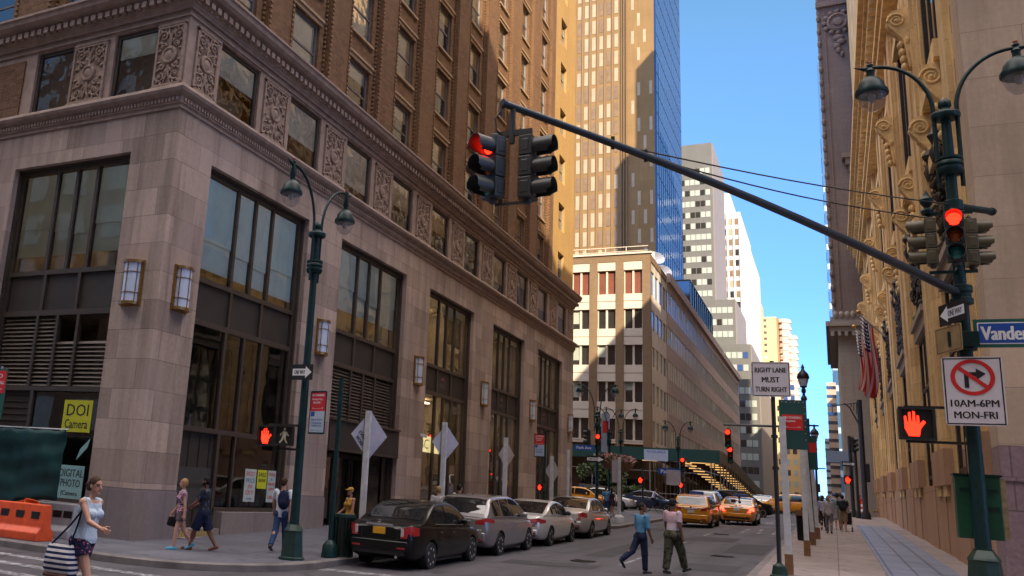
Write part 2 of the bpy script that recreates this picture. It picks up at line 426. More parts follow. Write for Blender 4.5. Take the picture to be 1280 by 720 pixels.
def asphalt():
    m, nt, b = _new('asphalt'); p = _pos(nt)
    fine = _noise(nt, p, 30, 3, .7); big = _noise(nt, p, .5, 5, .7); streak = _noise(nt, _map(nt, p, (1.2, .07, 1)), 1.0, 4, .6)
    c = _ramp(nt, big, [(.3, (.050, .046, .055)), (.7, (.092, .084, .095))])
    c = _mix(nt, c, _ramp(nt, fine, [(.3, (.75,) * 3), (.75, (1.25,) * 3)]), 1.0, 'MULTIPLY')
    c = _mix(nt, c, _ramp(nt, streak, [(.4, (1.12,) * 3), (.7, (.62,) * 3)]), 1.0, 'MULTIPLY')
    vo = nt.nodes.new('ShaderNodeTexVoronoi'); vo.feature = 'DISTANCE_TO_EDGE'; vo.inputs['Scale'].default_value = .22
    wn = nt.nodes.new('ShaderNodeTexNoise'); wn.inputs['Scale'].default_value = .9; nt.links.new(p, wn.inputs['Vector'])
    wv = _mix(nt, p, wn.outputs['Color'], .25); nt.links.new(wv, vo.inputs['Vector'])
    c = _mix(nt, c, (.03, .03, .033), _ramp(nt, vo.outputs['Distance'], [(.005, (.9, .9, .9)), (.016, (0, 0, 0))]))
    oil = _noise(nt, p, 1.1, 2, .5)
    c = _mix(nt, c, (.022, .02, .022), _ramp(nt, oil, [(.66, (0, 0, 0)), (.74, (.75, .75, .75))]))
    nt.links.new(c, b.inputs['Base Color'])
    nt.links.new(_ramp(nt, big, [(.3, (.62,) * 3), (.7, (.85,) * 3)]), b.inputs['Roughness'])
    _bump(nt, b, fine, .35, .01)
    return m
def concrete(name, c1, c2, joint, w=1.5, h=1.5):
    m, nt, b = _new(name); p = _pos(nt)
    br = nt.nodes.new('ShaderNodeTexBrick'); nt.links.new(p, br.inputs['Vector']); br.offset = 0
    br.inputs['Color1'].default_value = (*c1, 1); br.inputs['Color2'].default_value = (*c2, 1); br.inputs['Mortar'].default_value = (*joint, 1)
    br.inputs['Scale'].default_value = 1; br.inputs['Brick Width'].default_value = w; br.inputs['Row Height'].default_value = h; br.inputs['Mortar Size'].default_value = .014
    f = _noise(nt, p, 14, 4, .7); big = _noise(nt, p, .6, 4, .65)
    c = _mix(nt, br.outputs['Color'], _ramp(nt, f, [(.3, (.86,) * 3), (.7, (1.12,) * 3)]), 1.0, 'MULTIPLY')
    c = _mix(nt, c, _ramp(nt, big, [(.35, (1.1,) * 3), (.7, (.7,) * 3)]), 1.0, 'MULTIPLY')
    sp = _noise(nt, p, 3.3, 2, .4)
    c = _mix(nt, c, tuple(x * .35 for x in c1), _ramp(nt, sp, [(.64, (0, 0, 0)), (.67, (.6, .6, .6))]))
    nt.links.new(c, b.inputs['Base Color']); b.inputs['Roughness'].default_value = .8
    _bump(nt, b, f, .2, .008)
    return m
M['asphalt'] = asphalt()
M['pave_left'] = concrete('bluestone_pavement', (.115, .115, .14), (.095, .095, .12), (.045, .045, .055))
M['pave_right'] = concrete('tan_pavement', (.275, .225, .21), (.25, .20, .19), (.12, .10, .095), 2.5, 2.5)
M['kerb'] = plain('kerb_stone', (.16, .14, .135), .7, .1, .3, 2, obj=False)
M['paintline'] = plain('worn_road_paint', (.40, .40, .42), .7, 0, .45, 3, obj=False)
def worn_paint():
    m, nt, b = _new('worn_white_paint'); p = _pos(nt)
    f = _noise(nt, p, 5, 5, .75)
    c = _ramp(nt, f, [(.44, (.075, .072, .08)), (.60, (.36, .36, .38))])
    nt.links.new(c, b.inputs['Base Color']); b.inputs['Roughness'].default_value = .75
    return m
M['paintline'] = worn_paint()
# ------------------------------------------------------------------ modifier evaluation helpers
def eval_mesh(ob):
    dg = bpy.context.evaluated_depsgraph_get()
    return bpy.data.meshes.new_from_object(ob.evaluated_get(dg))
def remesh(mb, voxel, smooth_it=4):
    """one continuous closed skin round a set of overlapping volumes"""
    ob = mb.build('tmp', [M['dark']])
    r = ob.modifiers.new('r', 'REMESH'); r.mode = 'VOXEL'; r.voxel_size = voxel
    s = ob.modifiers.new('s', 'SMOOTH'); s.factor = .5; s.iterations = smooth_it
    me = eval_mesh(ob); old = ob.data
    bpy.data.objects.remove(ob); bpy.data.meshes.remove(old)
    return me
def mesh_obj(name, me, mats, parent, smooth=True):
    me.name = name; me.materials.clear()
    for m in (mats if isinstance(mats, (list, tuple)) else [mats]): me.materials.append(m)
    me.polygons.foreach_set('use_smooth', [smooth] * len(me.polygons))
    ob = bpy.data.objects.new(name, me); COL.objects.link(ob)
    if parent: adopt(ob, parent)
    return ob

# ------------------------------------------------------------------ people
SKIN = {k: plain('skin_' + k, c, .55, 0, .08, 12, spec=.35) for k, c in dict(light=(.50, .27, .19), tan=(.36, .185, .12), brown=(.17, .08, .05), mid=(.42, .22, .145)).items()}
HAIR = {k: plain('hair_' + k, c, .6, 0, .45, 45, .8, spec=.18) for k, c in dict(dark=(.012, .009, .008), brown=(.055, .025, .014), blond=(.34, .20, .08), auburn=(.10, .04, .02)).items()}
EYE = plain('eye_dark', (.02, .012, .01), .3, 0, 0); LIP = plain('lip', (.36, .10, .09), .5, 0, 0)
def folds(m, strength=.7):
    """soft creases in a cloth"""
    nt = m.node_tree; b = nt.nodes['Principled BSDF']; v = _objco(nt)
    w_ = nt.nodes.new('ShaderNodeTexNoise'); w_.inputs['Scale'].default_value = 7; w_.inputs['Distortion'].default_value = 1.6; w_.inputs['Detail'].default_value = 3
    nt.links.new(_map(nt, v, (1.5, 1.5, .7)), w_.inputs['Vector']); _bump(nt, b, w_.outputs['Fac'], strength, .035); return m
def cloth(name, col, rough=.85, var=.15, scale=12): return folds(plain(name, col, rough, 0, var, scale, 0, spec=.2))
def person(label, loc, heading, h, pose, look, voxel=.009, group=None, cat='person'):
    root = thing('person', label, cat, loc, rad(heading), group)
    g = lambda k, d=0: rad(pose.get(k, d))
    fem = look.get('fem', False)
    bulk = look.get('bulk', 1.0)
    V = Vector
    # --- skeleton
    legs = {}
    for sd, sx in (('l', -1), ('r', 1)):
        a, k = g(sd + 'h'), g(sd + 'k')
        hip = V((sx * .047 * h, 0, 0)); kn = hip + V((sx * .004 * h, math.sin(a), -math.cos(a))) * .245 * h
        kn = hip + V((0, math.sin(a), -math.cos(a))) * .245 * h
        an = kn + V((0, math.sin(a - k), -math.cos(a - k))) * .240 * h
        fp = g(sd + 'f')                                    # foot pitch, toe down positive
        toe = an + V((sx * .012 * h, math.cos(fp) * .105 * h, -.022 * h - math.sin(fp) * .105 * h))
        heel = an + V((0, -math.cos(fp) * .028 * h, -.022 * h + math.sin(fp) * .028 * h))
        legs[sd] = (hip, kn, an, toe, heel)
    low = min(min(l[3].z, l[4].z) for l in legs.values())
    pz = -low + .016 * h
    for sd in legs: legs[sd] = tuple(p + V((0, 0, pz)) for p in legs[sd])
    ln = g('lean'); sp = V((0, math.sin(ln), math.cos(ln))); sf = V((0, math.cos(ln), -math.sin(ln)))
    P0 = V((0, 0, pz))
    at = lambda t, y=0, x=0: P0 + sp * t * h + sf * y * h + V((x * h, 0, 0))
    sw = .098 if fem else .108
    arms = {}
    for sd, sx in (('l', -1), ('r', 1)):
        s0 = at(.285, 0, sx * sw)
        a, e, b = g(sd + 'a'), g(sd + 'e'), g(sd + 'b', 6)
        fa = g(sd + 'i', 0)
        d1 = V((sx * math.sin(b), math.sin(a) * math.cos(b), -math.cos(a) * math.cos(b)))
        el = s0 + d1 * .168 * h
        d2 = V((sx * math.sin(b * .5 - fa), math.sin(a + e), -math.cos(a + e))).normalized()
        wr = el + d2 * .142 * h
        arms[sd] = (s0, el, wr, d2)
    ht = g('turn'); nod = g('nod')
    HR = Matrix.Rotation(ht, 3, 'Z') @ Matrix.Rotation(-nod - ln * .3, 3, 'X')
    hc = at(.415, .012); hv = lambda x, y, z: hc + HR @ V((x * h, y * h, z * h))
    # --- body volumes
    mb = MB()
    def torso(m, infl=0., t0=-.045, t1=.315, n=20, prof=None):
        pr = prof or ([(-.05, .062, .056), (-.02, .082 * bulk, .064 * bulk), (.02, .087 * bulk, .066 * bulk), (.06, .078 * bulk, .058 * bulk), (.10, .068 * bulk, .051 * bulk), (.15, .072 * bulk, .054 * bulk), (.20, .083, .060), (.25, .088, .058), (.285, .083, .05), (.305, .060, .040), (.318, .034, .032)] if fem else
                      [(-.05, .060, .056), (-.02, .078 * bulk, .060 * bulk), (.02, .081 * bulk, .062 * bulk), (.06, .077 * bulk, .058 * bulk), (.10, .074 * bulk, .056 * bulk), (.15, .080, .060), (.20, .091, .066), (.25, .097, .064), (.285, .092, .054), (.305, .066, .042), (.318, .036, .034)])
        rs = []
        for t, rx, ry in pr:
            if t < t0 or t > t1: continue
            c = at(t, .006 if t > .12 else 0)
            rs.append([c + V((math.cos(2 * pi * k / n) * (rx * h + infl), 0, 0)) + sf * math.sin(2 * pi * k / n) * (ry * h + infl) for k in range(n)])
        m.rings(rs)
    torso(mb)
    if fem:
        for sx in (-1, 1): mb.ball(at(.205, .052, sx * .040), (.037 * h * bulk, .036 * h * bulk, .036 * h), 12, 8)
    for sx, sd in ((-1, 'l'), (1, 'r')):
        hip, kn, an, toe, heel = legs[sd]
        mb.capsule(hip, kn, .049 * h * bulk, .034 * h)
        mid = kn.lerp(an, .3); mb.capsule(kn, mid, .033 * h, .034 * h); mb.capsule(mid, an, .034 * h, .021 * h)
        mb.ball(mid + V((0, -.006 * h, 0)), (.032 * h, .035 * h, .06 * h), 10, 8)
        mb.ball(hip + V((sx * .004 * h, -.026 * h, -.01 * h)), (.046 * h * bulk, .046 * h * bulk, .052 * h), 10, 8)
        mb.capsule(heel + V((0, 0, .004 * h)), toe + V((0, -.015 * h, .002 * h)), .019 * h, .017 * h)
        s0, el, wr, d2 = arms[sd]
        mb.ball(s0, (.032 * h, .032 * h, .034 * h), 10, 8)
        mb.capsule(s0, el, .029 * h * (.92 if fem else 1.05), .022 * h); mb.capsule(el, wr, .0235 * h, .0155 * h)
        # hand: palm, four unequal curled fingers and a thumb
        side = V((sx, 0, 0)); nrm = d2.cross(side).normalized()      # palm faces the thigh
        fw = V((0, 1, 0)) - d2 * d2.y; fw = fw.normalized() if fw.length > .1 else V((0, 0, 1))
        inn = V((-sx, 0, 0)); curl = pose.get(sd + 'curl', 25)
        pm = wr + d2 * .026 * h
        mb.obox(pm, d2 * .028 * h, fw * .021 * h, inn * .0095 * h)
        mb.capsule(wr, wr + d2 * .02 * h, .0155 * h, .016 * h)
        for q, ln_ in enumerate((.036, .043, .040, .030)):
            base = wr + d2 * .052 * h + fw * (.0165 - .011 * q) * h
            c1 = rad(curl); p1 = base + (d2 * math.cos(c1) + inn * math.sin(c1)) * ln_ * .5 * h
            c2 = rad(curl * 2.2); p2 = p1 + (d2 * math.cos(c2) + inn * math.sin(c2)) * ln_ * .5 * h
            mb.capsule(base - d2 * .01 * h, p1, .0056 * h, .0052 * h, 8); mb.capsule(p1, p2, .0052 * h, .0044 * h, 8)
        t0 = wr + d2 * .016 * h + fw * .016 * h
        t1 = t0 + (d2 * .6 + fw * .75 + inn * .25).normalized() * .026 * h
        mb.capsule(t0, t1, .0075 * h, .0062 * h, 8); mb.capsule(t1, t1 + (d2 * .9 + fw * .2 + inn * .3).normalized() * .02 * h, .0062 * h, .005 * h, 8)
    mb.capsule(at(.30), hc + HR @ V((0, -.012 * h, -.03 * h)), .030 * h * (.9 if fem else 1.05), .029 * h * (.9 if fem else 1))
    # head
    mb.ball(hv(0, -.004, .012), (.0435 * h, .054 * h, .052 * h), 16, 12, 0, HR)
    mb.ball(hv(0, .014, -.022), (.034 * h, .036 * h, .044 * h), 14, 10, 0, HR)
    mb.capsule(hv(0, .049, .004), hv(0, .059, -.014), .0055 * h, .0085 * h, 8)
    mb.ball(hv(0, .040, -.050), (.015 * h, .013 * h, .011 * h), 8, 6)
    for sx in (-1, 1): mb.ball(hv(sx * .044, -.008, -.004), (.006 * h, .012 * h, .018 * h), 8, 6, 0, HR)
    me = remesh(mb, voxel)
    skin = SKIN[look.get('skin', 'light')]
    body = mesh_obj('body', me, [skin, EYE, LIP, HAIR[look.get('haircol', 'brown')]], root)
    HI = HR.transposed()
    for p in me.polygons:
        q = (HI @ (p.center - hc)) / h
        if abs(q.z) < .075 and q.y > .026 and abs(q.x) < .045:
            if abs(abs(q.x) - .0185) < .0085 and abs(q.z - .004) < .0042: p.material_index = 1
            elif abs(abs(q.x) - .0185) < .012 and abs(q.z - .0155) < .003: p.material_index = 3
            elif abs(q.x) < .0145 and abs(q.z + .034) < .0042: p.material_index = 2
        if look.get('beard') and abs(q.x) < .05 and -.085 < q.z < -.022 and q.y > -.012 and not (abs(q.x) < .012 and abs(q.z + .034) < .003): p.material_index = 3
    def garment(name, m, mat, vox=None):
        return mesh_obj(name, remesh(m, vox or voxel * 1.15, 3), mat, root)
    # --- clothes
    top = look.get('top')
    if top:
        m = MB(); infl = top.get('infl', .011)
        lo = top.get('hem', -.03)
        torso(m, infl, lo - .001, top.get('neck', .306))
        if fem:
            for sx in (-1, 1): m.ball(at(.205, .052, sx * .040), (.037 * h * bulk + infl, .036 * h * bulk + infl, .036 * h + infl), 12, 8)
        sl = top.get('sleeve', .5)
        for sd in 'lr':
            s0, el, wr, d2 = arms[sd]
            sx = -1 if sd == 'l' else 1
            if sl > 0:
                m.ball(s0 + V((-sx * .006 * h, 0, .001 * h)), .034 * h + infl * .8, 10, 8)
                if sl <= 1: m.capsule(s0, s0.lerp(el, sl), .030 * h + infl, .028 * h + infl * 1.3, flat=True)
                else:
                    m.capsule(s0, el, .029 * h + infl, .024 * h + infl); m.capsule(el, el.lerp(wr, sl - 1), .025 * h + infl, .018 * h + infl, flat=True)
            else:
                for yy in (-.03, .0, .03): m.capsule(at(.22, yy, sx * .056), at(.300, yy * .5, sx * .062), .03 * h + infl, .018 * h + infl)
        garment(top.get('name', 'shirt'), m, top['mat'])
    bot = look.get('bottom')
    if bot:
        m = MB(); infl = bot.get('infl', .012); L = bot.get('len', 2)
        torso(m, infl * .8, -.051, bot.get('waist', .062))
        for sd in 'lr':
            sx = -1 if sd == 'l' else 1
            hip, kn, an, toe, heel = legs[sd]
            m.ball(hip + V((sx * .004 * h, -.026 * h, -.01 * h)), (.046 * h * bulk + infl, .046 * h * bulk + infl, .052 * h + infl), 10, 8)
            if L <= 1: m.capsule(hip, hip.lerp(kn, L), .05 * h * bulk + infl, .047 * h * bulk + infl * 1.6, flat=True); m.ball(hip, .05 * h * bulk + infl * .9, 10, 8)
            else:
                m.capsule(hip, kn, .05 * h * bulk + infl, .037 * h + infl); m.ball(kn, .042 * h + infl, 12, 8); m.capsule(kn, kn.lerp(an, L - 1), .037 * h + infl, .027 * h + infl * bot.get('cuff', 1.2), flat=True)
        garment(bot.get('name', 'trousers'), m, bot['mat'])
    dr = look.get('dress')
    if dr:
        m = MB(); torso(m, .014, .0, .306); n = 20
        rs = []
        for t, rx, ry in ((.08, .082, .066), (.02, .105, .085), (-.06, .125, .105), (-.14, .14, .12)):
            c = at(t); rs.append([c + V((math.cos(2 * pi * k / n) * rx * h, math.sin(2 * pi * k / n) * ry * h, 0)) for k in range(n)])
        m.rings(rs)
        for sx in (-1, 1): m.ball(at(.205, .052, sx * .040), (.037 * h + .012,) * 3, 12, 8)
        garment('dress', m, dr)
    for sd in 'lr':
        hip, kn, an, toe, heel = legs[sd]
        m = MB()
        m.capsule(heel + V((0, .004 * h, .004 * h)), toe + V((0, -.012 * h, .001 * h)), .0235 * h, .020 * h)
        if look.get('shoe_h', 1): m.capsule(heel + V((0, .012 * h, .004 * h)), an.lerp(heel, .3) + V((0, .012 * h, 0)), .024 * h, .023 * h)
        m.obox((heel + toe) / 2 + V((0, 0, -.012 * h)), (toe - heel) / 2 * 1.12, V((.021 * h, 0, 0)), V((0, 0, .005 * h)))
        mesh_obj('shoe', remesh(m, voxel, 2), look.get('shoe', M['black_paint']), root)
    hs = look.get('hair', 'short')
    hm = HAIR[look.get('haircol', 'brown')]
    m = MB()
    if hs in ('short', 'bun', 'long', 'bob'):
        m.ball(hv(0, -.012, .019), (.0475 * h, .056 * h, .054 * h), 16, 12, 0, HR)
        m.ball(hv(0, -.030, -.004), (.044 * h, .036 * h, .045 * h), 14, 10, 0, HR)
    if hs == 'bun': m.ball(hv(0, -.074, .0), (.026 * h, .024 * h, .026 * h), 10, 8, 0, HR); m.ball(hv(0, -.064, -.02), (.018 * h, .02 * h, .03 * h), 10, 8, 0, HR)
    if hs == 'long': m.capsule(hv(0, -.035, -.01), hv(0, -.045, -.10), .04 * h, .03 * h)
    if hs == 'bob':
        for sx in (-1, 1): m.capsule(hv(sx * .034, -.014, .005), hv(sx * .036, -.016, -.055), .018 * h, .016 * h)
    if hs == 'cap':
        m.ball(hv(0, -.006, .026), (.049 * h, .058 * h, .046 * h), 16, 12, 0, HR)
        m.obox(hv(0, .064, .026), HR @ V((.036 * h, 0, 0)), HR @ V((0, .034 * h, -.006 * h)), HR @ V((0, 0, .004 * h)))
        mesh_obj('cap', remesh(m, voxel, 2), look['capmat'], root)
        m = MB(); m.ball(hv(0, -.022, -.008), (.0455 * h, .042 * h, .034 * h), 14, 10, 0, HR)
    if m.v: mesh_obj('hair', remesh(m, voxel, 3), hm, root)
    if hs == 'cap2': pass
    return root, dict(arms=arms, legs=legs, at=at, hv=hv, h=h)

# ------------------------------------------------------------------ cars
def curve(pts):
    xs = [p[0] for p in pts]; ys = [p[1] for p in pts]; n = len(pts)
    d = [(ys[i + 1] - ys[i]) / (xs[i + 1] - xs[i]) for i in range(n - 1)]
    t = [d[0]] + [0 if d[i - 1] * d[i] <= 0 else 2 * d[i - 1] * d[i] / (d[i - 1] + d[i]) for i in range(1, n - 1)] + [d[-1]]
    def f(x):
        if x <= xs[0]: return ys[0]
        if x >= xs[-1]: return ys[-1]
        i = max(k for k in range(n - 1) if xs[k] <= x)
        hh = xs[i + 1] - xs[i]; u = (x - xs[i]) / hh
        return ((2 * u ** 3 - 3 * u * u + 1) * ys[i] + (u ** 3 - 2 * u * u + u) * hh * t[i] + (-2 * u ** 3 + 3 * u * u) * ys[i + 1] + (u ** 3 - u * u) * hh * t[i + 1])
    return f
PROF = [(0, .80), (.05, .90), (.18, .962), (.42, 1.0), (.62, 1.0), (.72, .985), (.84, .972), (.94, .94), (1.0, .885)]
def car(label, paint, S, group=None, lit=False, plate='white', taxi=False, cat='car', name='parked_car'):
    L, W = S['L'], S['W'] / 2; rw = S['rw']; WB = S['wb'] / 2; y_off = S.get('yoff', 0)
    root = thing(name, label, cat, group=group)
    top, bot, wid, roof = curve(S['top']), curve(S['bot']), curve(S['wid']), curve(S['roof'])
    Y = lambda t: (t - .5) * L
    prof = curve(PROF)
    def sect(t):
        w, zb, zt = wid(t) * W, bot(t), top(t)
        half = [(prof(s) * w, zb + (zt - zb) * s) for s in (0, .05, .1, .18, .3, .42, .52, .62, .68, .72, .78, .84, .90, .94, .97, 1.0)]
        half += [(w * .83, zt + .006), (w * .6, zt + .018), (w * .3, zt + .024)]
        pts = [(x, z) for x, z in half] + [(0, zt + .025)] + [(-x, z) for x, z in half[::-1]]
        return [(x, Y(t), z) for x, z in pts]
    N = 56
    ts = sorted(set([i / N for i in range(N + 1)] + [.004, .010, .985, .993]))
    lower = MB().rings([sect(t) for t in ts], 0)
    ob = lower.build('low', [paint, M['plastic']])
    cut = MB()
    for sy in (-1, 1):
        for sx in (-1, 1):
            cut.lathe([(rw + .055, 0), (rw + .055, .42)], (sx * (W - .27) if sx > 0 else -(W + .15), sy * WB + y_off, rw + .01), 28, 0, (1, 0, 0))
    cob = cut.build('cut', [M['plastic']])
    bm = ob.modifiers.new('b', 'BOOLEAN'); bm.operation = 'DIFFERENCE'; bm.object = cob; bm.solver = 'EXACT'
    try: bm.material_mode = 'TRANSFER'
    except Exception: pass
    me = eval_mesh(ob)
    bpy.data.objects.remove(ob); bpy.data.objects.remove(cob)
    # cabin
    t0, t1 = S['cab']; tum = S.get('tum', .30)
    zbase = lambda t: top(t) - .03
    xs = lambda t, z: wid(t) * W * .945 - tum * max(0, z - top(t)) - .35 * max(0, z - top(t) - .25) ** 2
    cab = MB(); rs = []
    for i in range(41):
        t = t0 + (t1 - t0) * i / 40
        zr = max(roof(t), zbase(t) + .012); zb = zbase(t)
        half = [(xs(t, zb + (zr - zb) * s * .90), zb + (zr - zb) * s * .90) for s in (0, .3, .6, .85, 1)]
        xe = half[-1][0]
        half += [(xe - .025, zb + (zr - zb) * .95), (xe - .075, zb + (zr - zb) * .985), (xe * .6, zr + .008), (xe * .3, zr + .014)]
        rs.append([(x, Y(t), z) for x, z in half] + [(0, Y(t), zr + .016)] + [(-x, Y(t), z) for x, z in half[::-1]])
    cab.rings(rs, 0)
    body = MB()
    body.add([tuple(v.co) for v in me.vertices], [list(p.vertices) for p in me.polygons]); body.m = [p.material_index for p in me.polygons]
    bpy.data.meshes.remove(me)
    body.add(cab.v, cab.f, 0)
    bob = body.build('body', [paint, M['plastic']], root, smooth=True, angle=32)
    # lower sill / bumpers in black plastic
    sk = MB()
    for t_a, t_b in ((.0, .015), ):
        pass
    sk.box(-wid(.02) * W * .80, wid(.02) * W * .80, -L / 2 - .012, -L / 2 + .1, bot(.0) - .01, bot(0) + .16)
    sk.box(-W * .86, W * .86, -WB + rw + .1, WB - rw - .1, bot(.5) - .03, bot(.5) + .04)
    sk.build('lower_trim', M['plastic'], root)
    # glazing
    def strip_glass(nm, a, b, lo=.0, hi=1.0, kx=.86):
        g = MB(); rr = []
        for i in range(13):
            t = a + (b - a) * i / 12
            zr = roof(t) + .012
            xe = xs(t, zbase(t) + (roof(t) - zbase(t)) * .90) * kx
            rr.append([(xe * q, Y(t) + (-.006 if b < .5 else .006), zr + .006 - .010 * abs(q) ** 3) for q in (-1, -.8, -.5, 0, .5, .8, 1)])
        g.rings(rr, 0, False, False, closed=False); return g.build(nm, M['car_glass'], root, smooth=True)
    strip_glass('rear_window', *S['rearw']); strip_glass('windshield', *S['windw'])
    for sx in (-1, 1):
        for a, b in S['sidew']:
            g = MB(); rr = []
            for i in range(17):
                t = a + (b - a) * i / 16
                zl = top(t) + .035; zh = zbase(t) + (roof(t) - zbase(t)) * .90 - .02
                if zh < zl + .008: zh = zl + .008
                rr.append([(sx * (xs(t, zl + (zh - zl) * q / 4) + .006), Y(t), zl + (zh - zl) * q / 4) for q in range(5)])
            g.rings(rr if sx > 0 else [r[::-1] for r in rr], 0, False, False, closed=False)
            g.build('side_window', M['car_glass'], root, smooth=True)
        # chrome belt line, body crease
        bl = MB(); a, b = S['sidew'][0][0], S['sidew'][-1][1]
        bl.tube([(sx * (xs(t, top(t) + .02) + .008), Y(t), top(t) + .022) for t in [a + (b - a) * i / 14 for i in range(15)]], .009, 5)
        bl.build('belt_trim', M['chrome'] if S.get('chrome', True) else M['plastic'], root, smooth=True)
        # doors: two thin panels proud of the side, each with its handle
        for a, b in S['doors']:
            d = MB(); rr = []
            for i in range(9):
                t = a + (b - a) * i / 8
                row = []
                for s in (.14, .25, .42, .55, .65, .72, .80, .88, .95):
                    z = bot(t) + (top(t) - bot(t)) * s
                    row.append((sx * (prof(s) * wid(t) * W + .007), Y(t), z))
                rr.append(row)
            d.rings(rr if sx > 0 else [r[::-1] for r in rr], 0, False, False, closed=False)
            dob = d.build('door', paint, root, smooth=True)
            hh = MB(); t = a + (b - a) * .16; z = bot(t) + (top(t) - bot(t)) * .80
            hh.tube([(sx * (prof(.8) * wid(t) * W + .012), Y(t) - .01, z), (sx * (prof(.8) * wid(t) * W + .04), Y(t) + .02, z), (sx * (prof(.8) * wid(t) * W + .04), Y(t) + .14, z), (sx * (prof(.8) * wid(t) * W + .012), Y(t) + .17, z)], .012, 6)
            hh.build('handle', paint, dob, smooth=True)
        mm = MB(); tm = S['sidew'][-1][1] - .045; xm = xs(tm, top(tm)) + .10
        mm.ball((sx * xm, Y(tm), top(tm) + .10), (.10, .055, .075), 10, 8); mm.bar((sx * (xm - .12), Y(tm), top(tm) + .04), (sx * xm, Y(tm), top(tm) + .07), .04, .04)
        mm.build('mirror', paint if not S.get('black_mirror') else M['plastic'], root, smooth=True)
        # tail lights wrap the rear corner
        tl = S['tail']; z0, z1 = tl['z']; rr = []
        plan = [(t, None) for t in (tl['t'], tl['t'] * .7, tl['t'] * .4, tl['t'] * .15, .004)]
        pts = []
        zm = (z0 + z1) / 2
        for t, _ in plan:
            s = (zm - bot(t)) / (top(t) - bot(t)); pts.append((prof(min(.98, s)) * wid(t) * W + .010, Y(t)))
        xe = prof(.7) * wid(0) * W
        for q in (.97, .85, .7, .55):
            if q * xe > tl['x'] * W: pts.append((q * xe, -L / 2 - .014))
        pts.append((tl['x'] * W, -L / 2 - .014))
        for mi, (mat_, nm) in enumerate(((M['tail_red'], 'tail_light'),)):
            g = MB(); nz = 4; rr = []
            for k, (x, y) in enumerate(pts):
                f = k / (len(pts) - 1)
                lo = z0 + (tl.get('slant', .03)) * (1 - f) ; hi = z1 - tl.get('taper', .05) * abs(f - .45) * 1.6
                rr.append([(sx * x, y, lo + (hi - lo) * j / nz) for j in range(nz + 1)])
            g.rings(rr if sx < 0 else [r[::-1] for r in rr], 0, False, False, closed=False)
            tob = g.build('tail_light', M['tail_lit'] if lit else mat_, root, smooth=True)
            if tl.get('clear'):
                c = MB(); xa = pts[-1][0]; xm_ = (pts[-1][0] + pts[-3][0]) / 2
                c.box(sx * xa, sx * xm_, -L / 2 - .022, -L / 2 - .005, z0 + .04, z1 - .06)
                c.build('clear_lens', M['tail_clear'], tob, bevel=.01)
        hl = MB(); tf = .955
        hl.obox((sx * wid(tf) * W * .80, Y(.985), (top(.97) * .45 + .38)), (sx * .16, -.05, 0), (.03, .10, 0), (0, .0, .06))
        hl.build('headlight', M['chrome'], root, bevel=.02)
    # tail trim, plate, bumper line
    tr = MB(); ztr = S['plate_z'] + .11
    tr.box(-.34, .34, -L / 2 - .026, -L / 2 + .01, ztr, ztr + .045)
    tr.build('boot_trim', M['chrome'], root, bevel=.008)
    pl = MB(); pl.box(-.155, .155, -L / 2 - .030, -L / 2, S['plate_z'] - .077, S['plate_z'] + .077)
    pl.build('number_plate', M['plate_yellow'] if plate == 'yellow' else M['plate_white'], root, bevel=.006)
    bl = MB(); bl.box(-wid(.01) * W * .93, wid(.01) * W * .93, -L / 2 - .035, -L / 2 + .06, S['bump'][0], S['bump'][1])
    bl.build('rear_bumper', paint, root, smooth=True, bevel=.035)
    sm_ = MB(); zt_ = top(.004)
    for sx in (-1, 1): sm_.box(sx * .50 * W, sx * (.50 * W + .008), -L / 2 - .004, -L / 2 + .03, S['bump'][1] + .01, zt_ - .02)
    sm_.box(-.50 * W, .50 * W, -L / 2 - .004, -L / 2 + .03, S['bump'][1] + .005, S['bump'][1] + .014)
    sm_.box(-wid(.01) * W * .9, wid(.01) * W * .9, -L / 2 - .038, -L / 2, S['bump'][0] + .02, S['bump'][0] + .03); sm_.build('panel_gap', M['plastic'], root)
    for sx in (-1, 1):
        rf = MB(); rf.box(sx * W * .52, sx * W * .74, -L / 2 - .040, -L / 2, S['bump'][0] + .05, S['bump'][0] + .085); rf.build('reflector', M['tail_red'], root)
    ex = MB(); ex.tube([(W * .5, -L / 2 - .03, bot(.02) + .02), (W * .5, -L / 2 + .2, bot(.02) + .02)], .035, 10); ex.build('exhaust', M['chrome'], root, smooth=True)
    em = MB(); em.lathe([(.045, 0), (.045, .008), (.03, .012), (.0, .012)], (0, -L / 2 - .022, S['plate_z'] + .20), 14, 0, (0, -1, 0)); em.build('boot_badge', M['chrome'], root, smooth=True)
    # wheels
    wm = MB(); wm.lathe([(rw * .66, -.10), (rw * .93, -.105), (rw, -.07), (rw, .07), (rw * .93, .105), (rw * .66, .10)], (0, 0, 0), 28, 0, (1, 0, 0))
    rm = MB(); rr = rw * .68
    rm.lathe([(rr, -.09), (rr, .085), (rr * .92, .092), (rr * .9, .05), (rr * .3, .055), (rr * .25, .085), (rr * .1, .09)], (0, 0, 0), 24, 1, (1, 0, 0))
    ns = S.get('spokes', 7)
    for k in range(ns):
        a = 2 * pi * k / ns
        for da in (-.10, .10):
            rm.bar((.078, math.cos(a) * rr * .2, math.sin(a) * rr * .2), (.088, math.cos(a + da) * rr * .93, math.sin(a + da) * rr * .93), .028, .03, 0, (1, 0, 0))
    rm.lathe([(rr * 1.0, .06), (rr, .098), (rr * .92, .098), (rr * .90, .06)], (0, 0, 0), 24, 0, (1, 0, 0))
    wproto = None
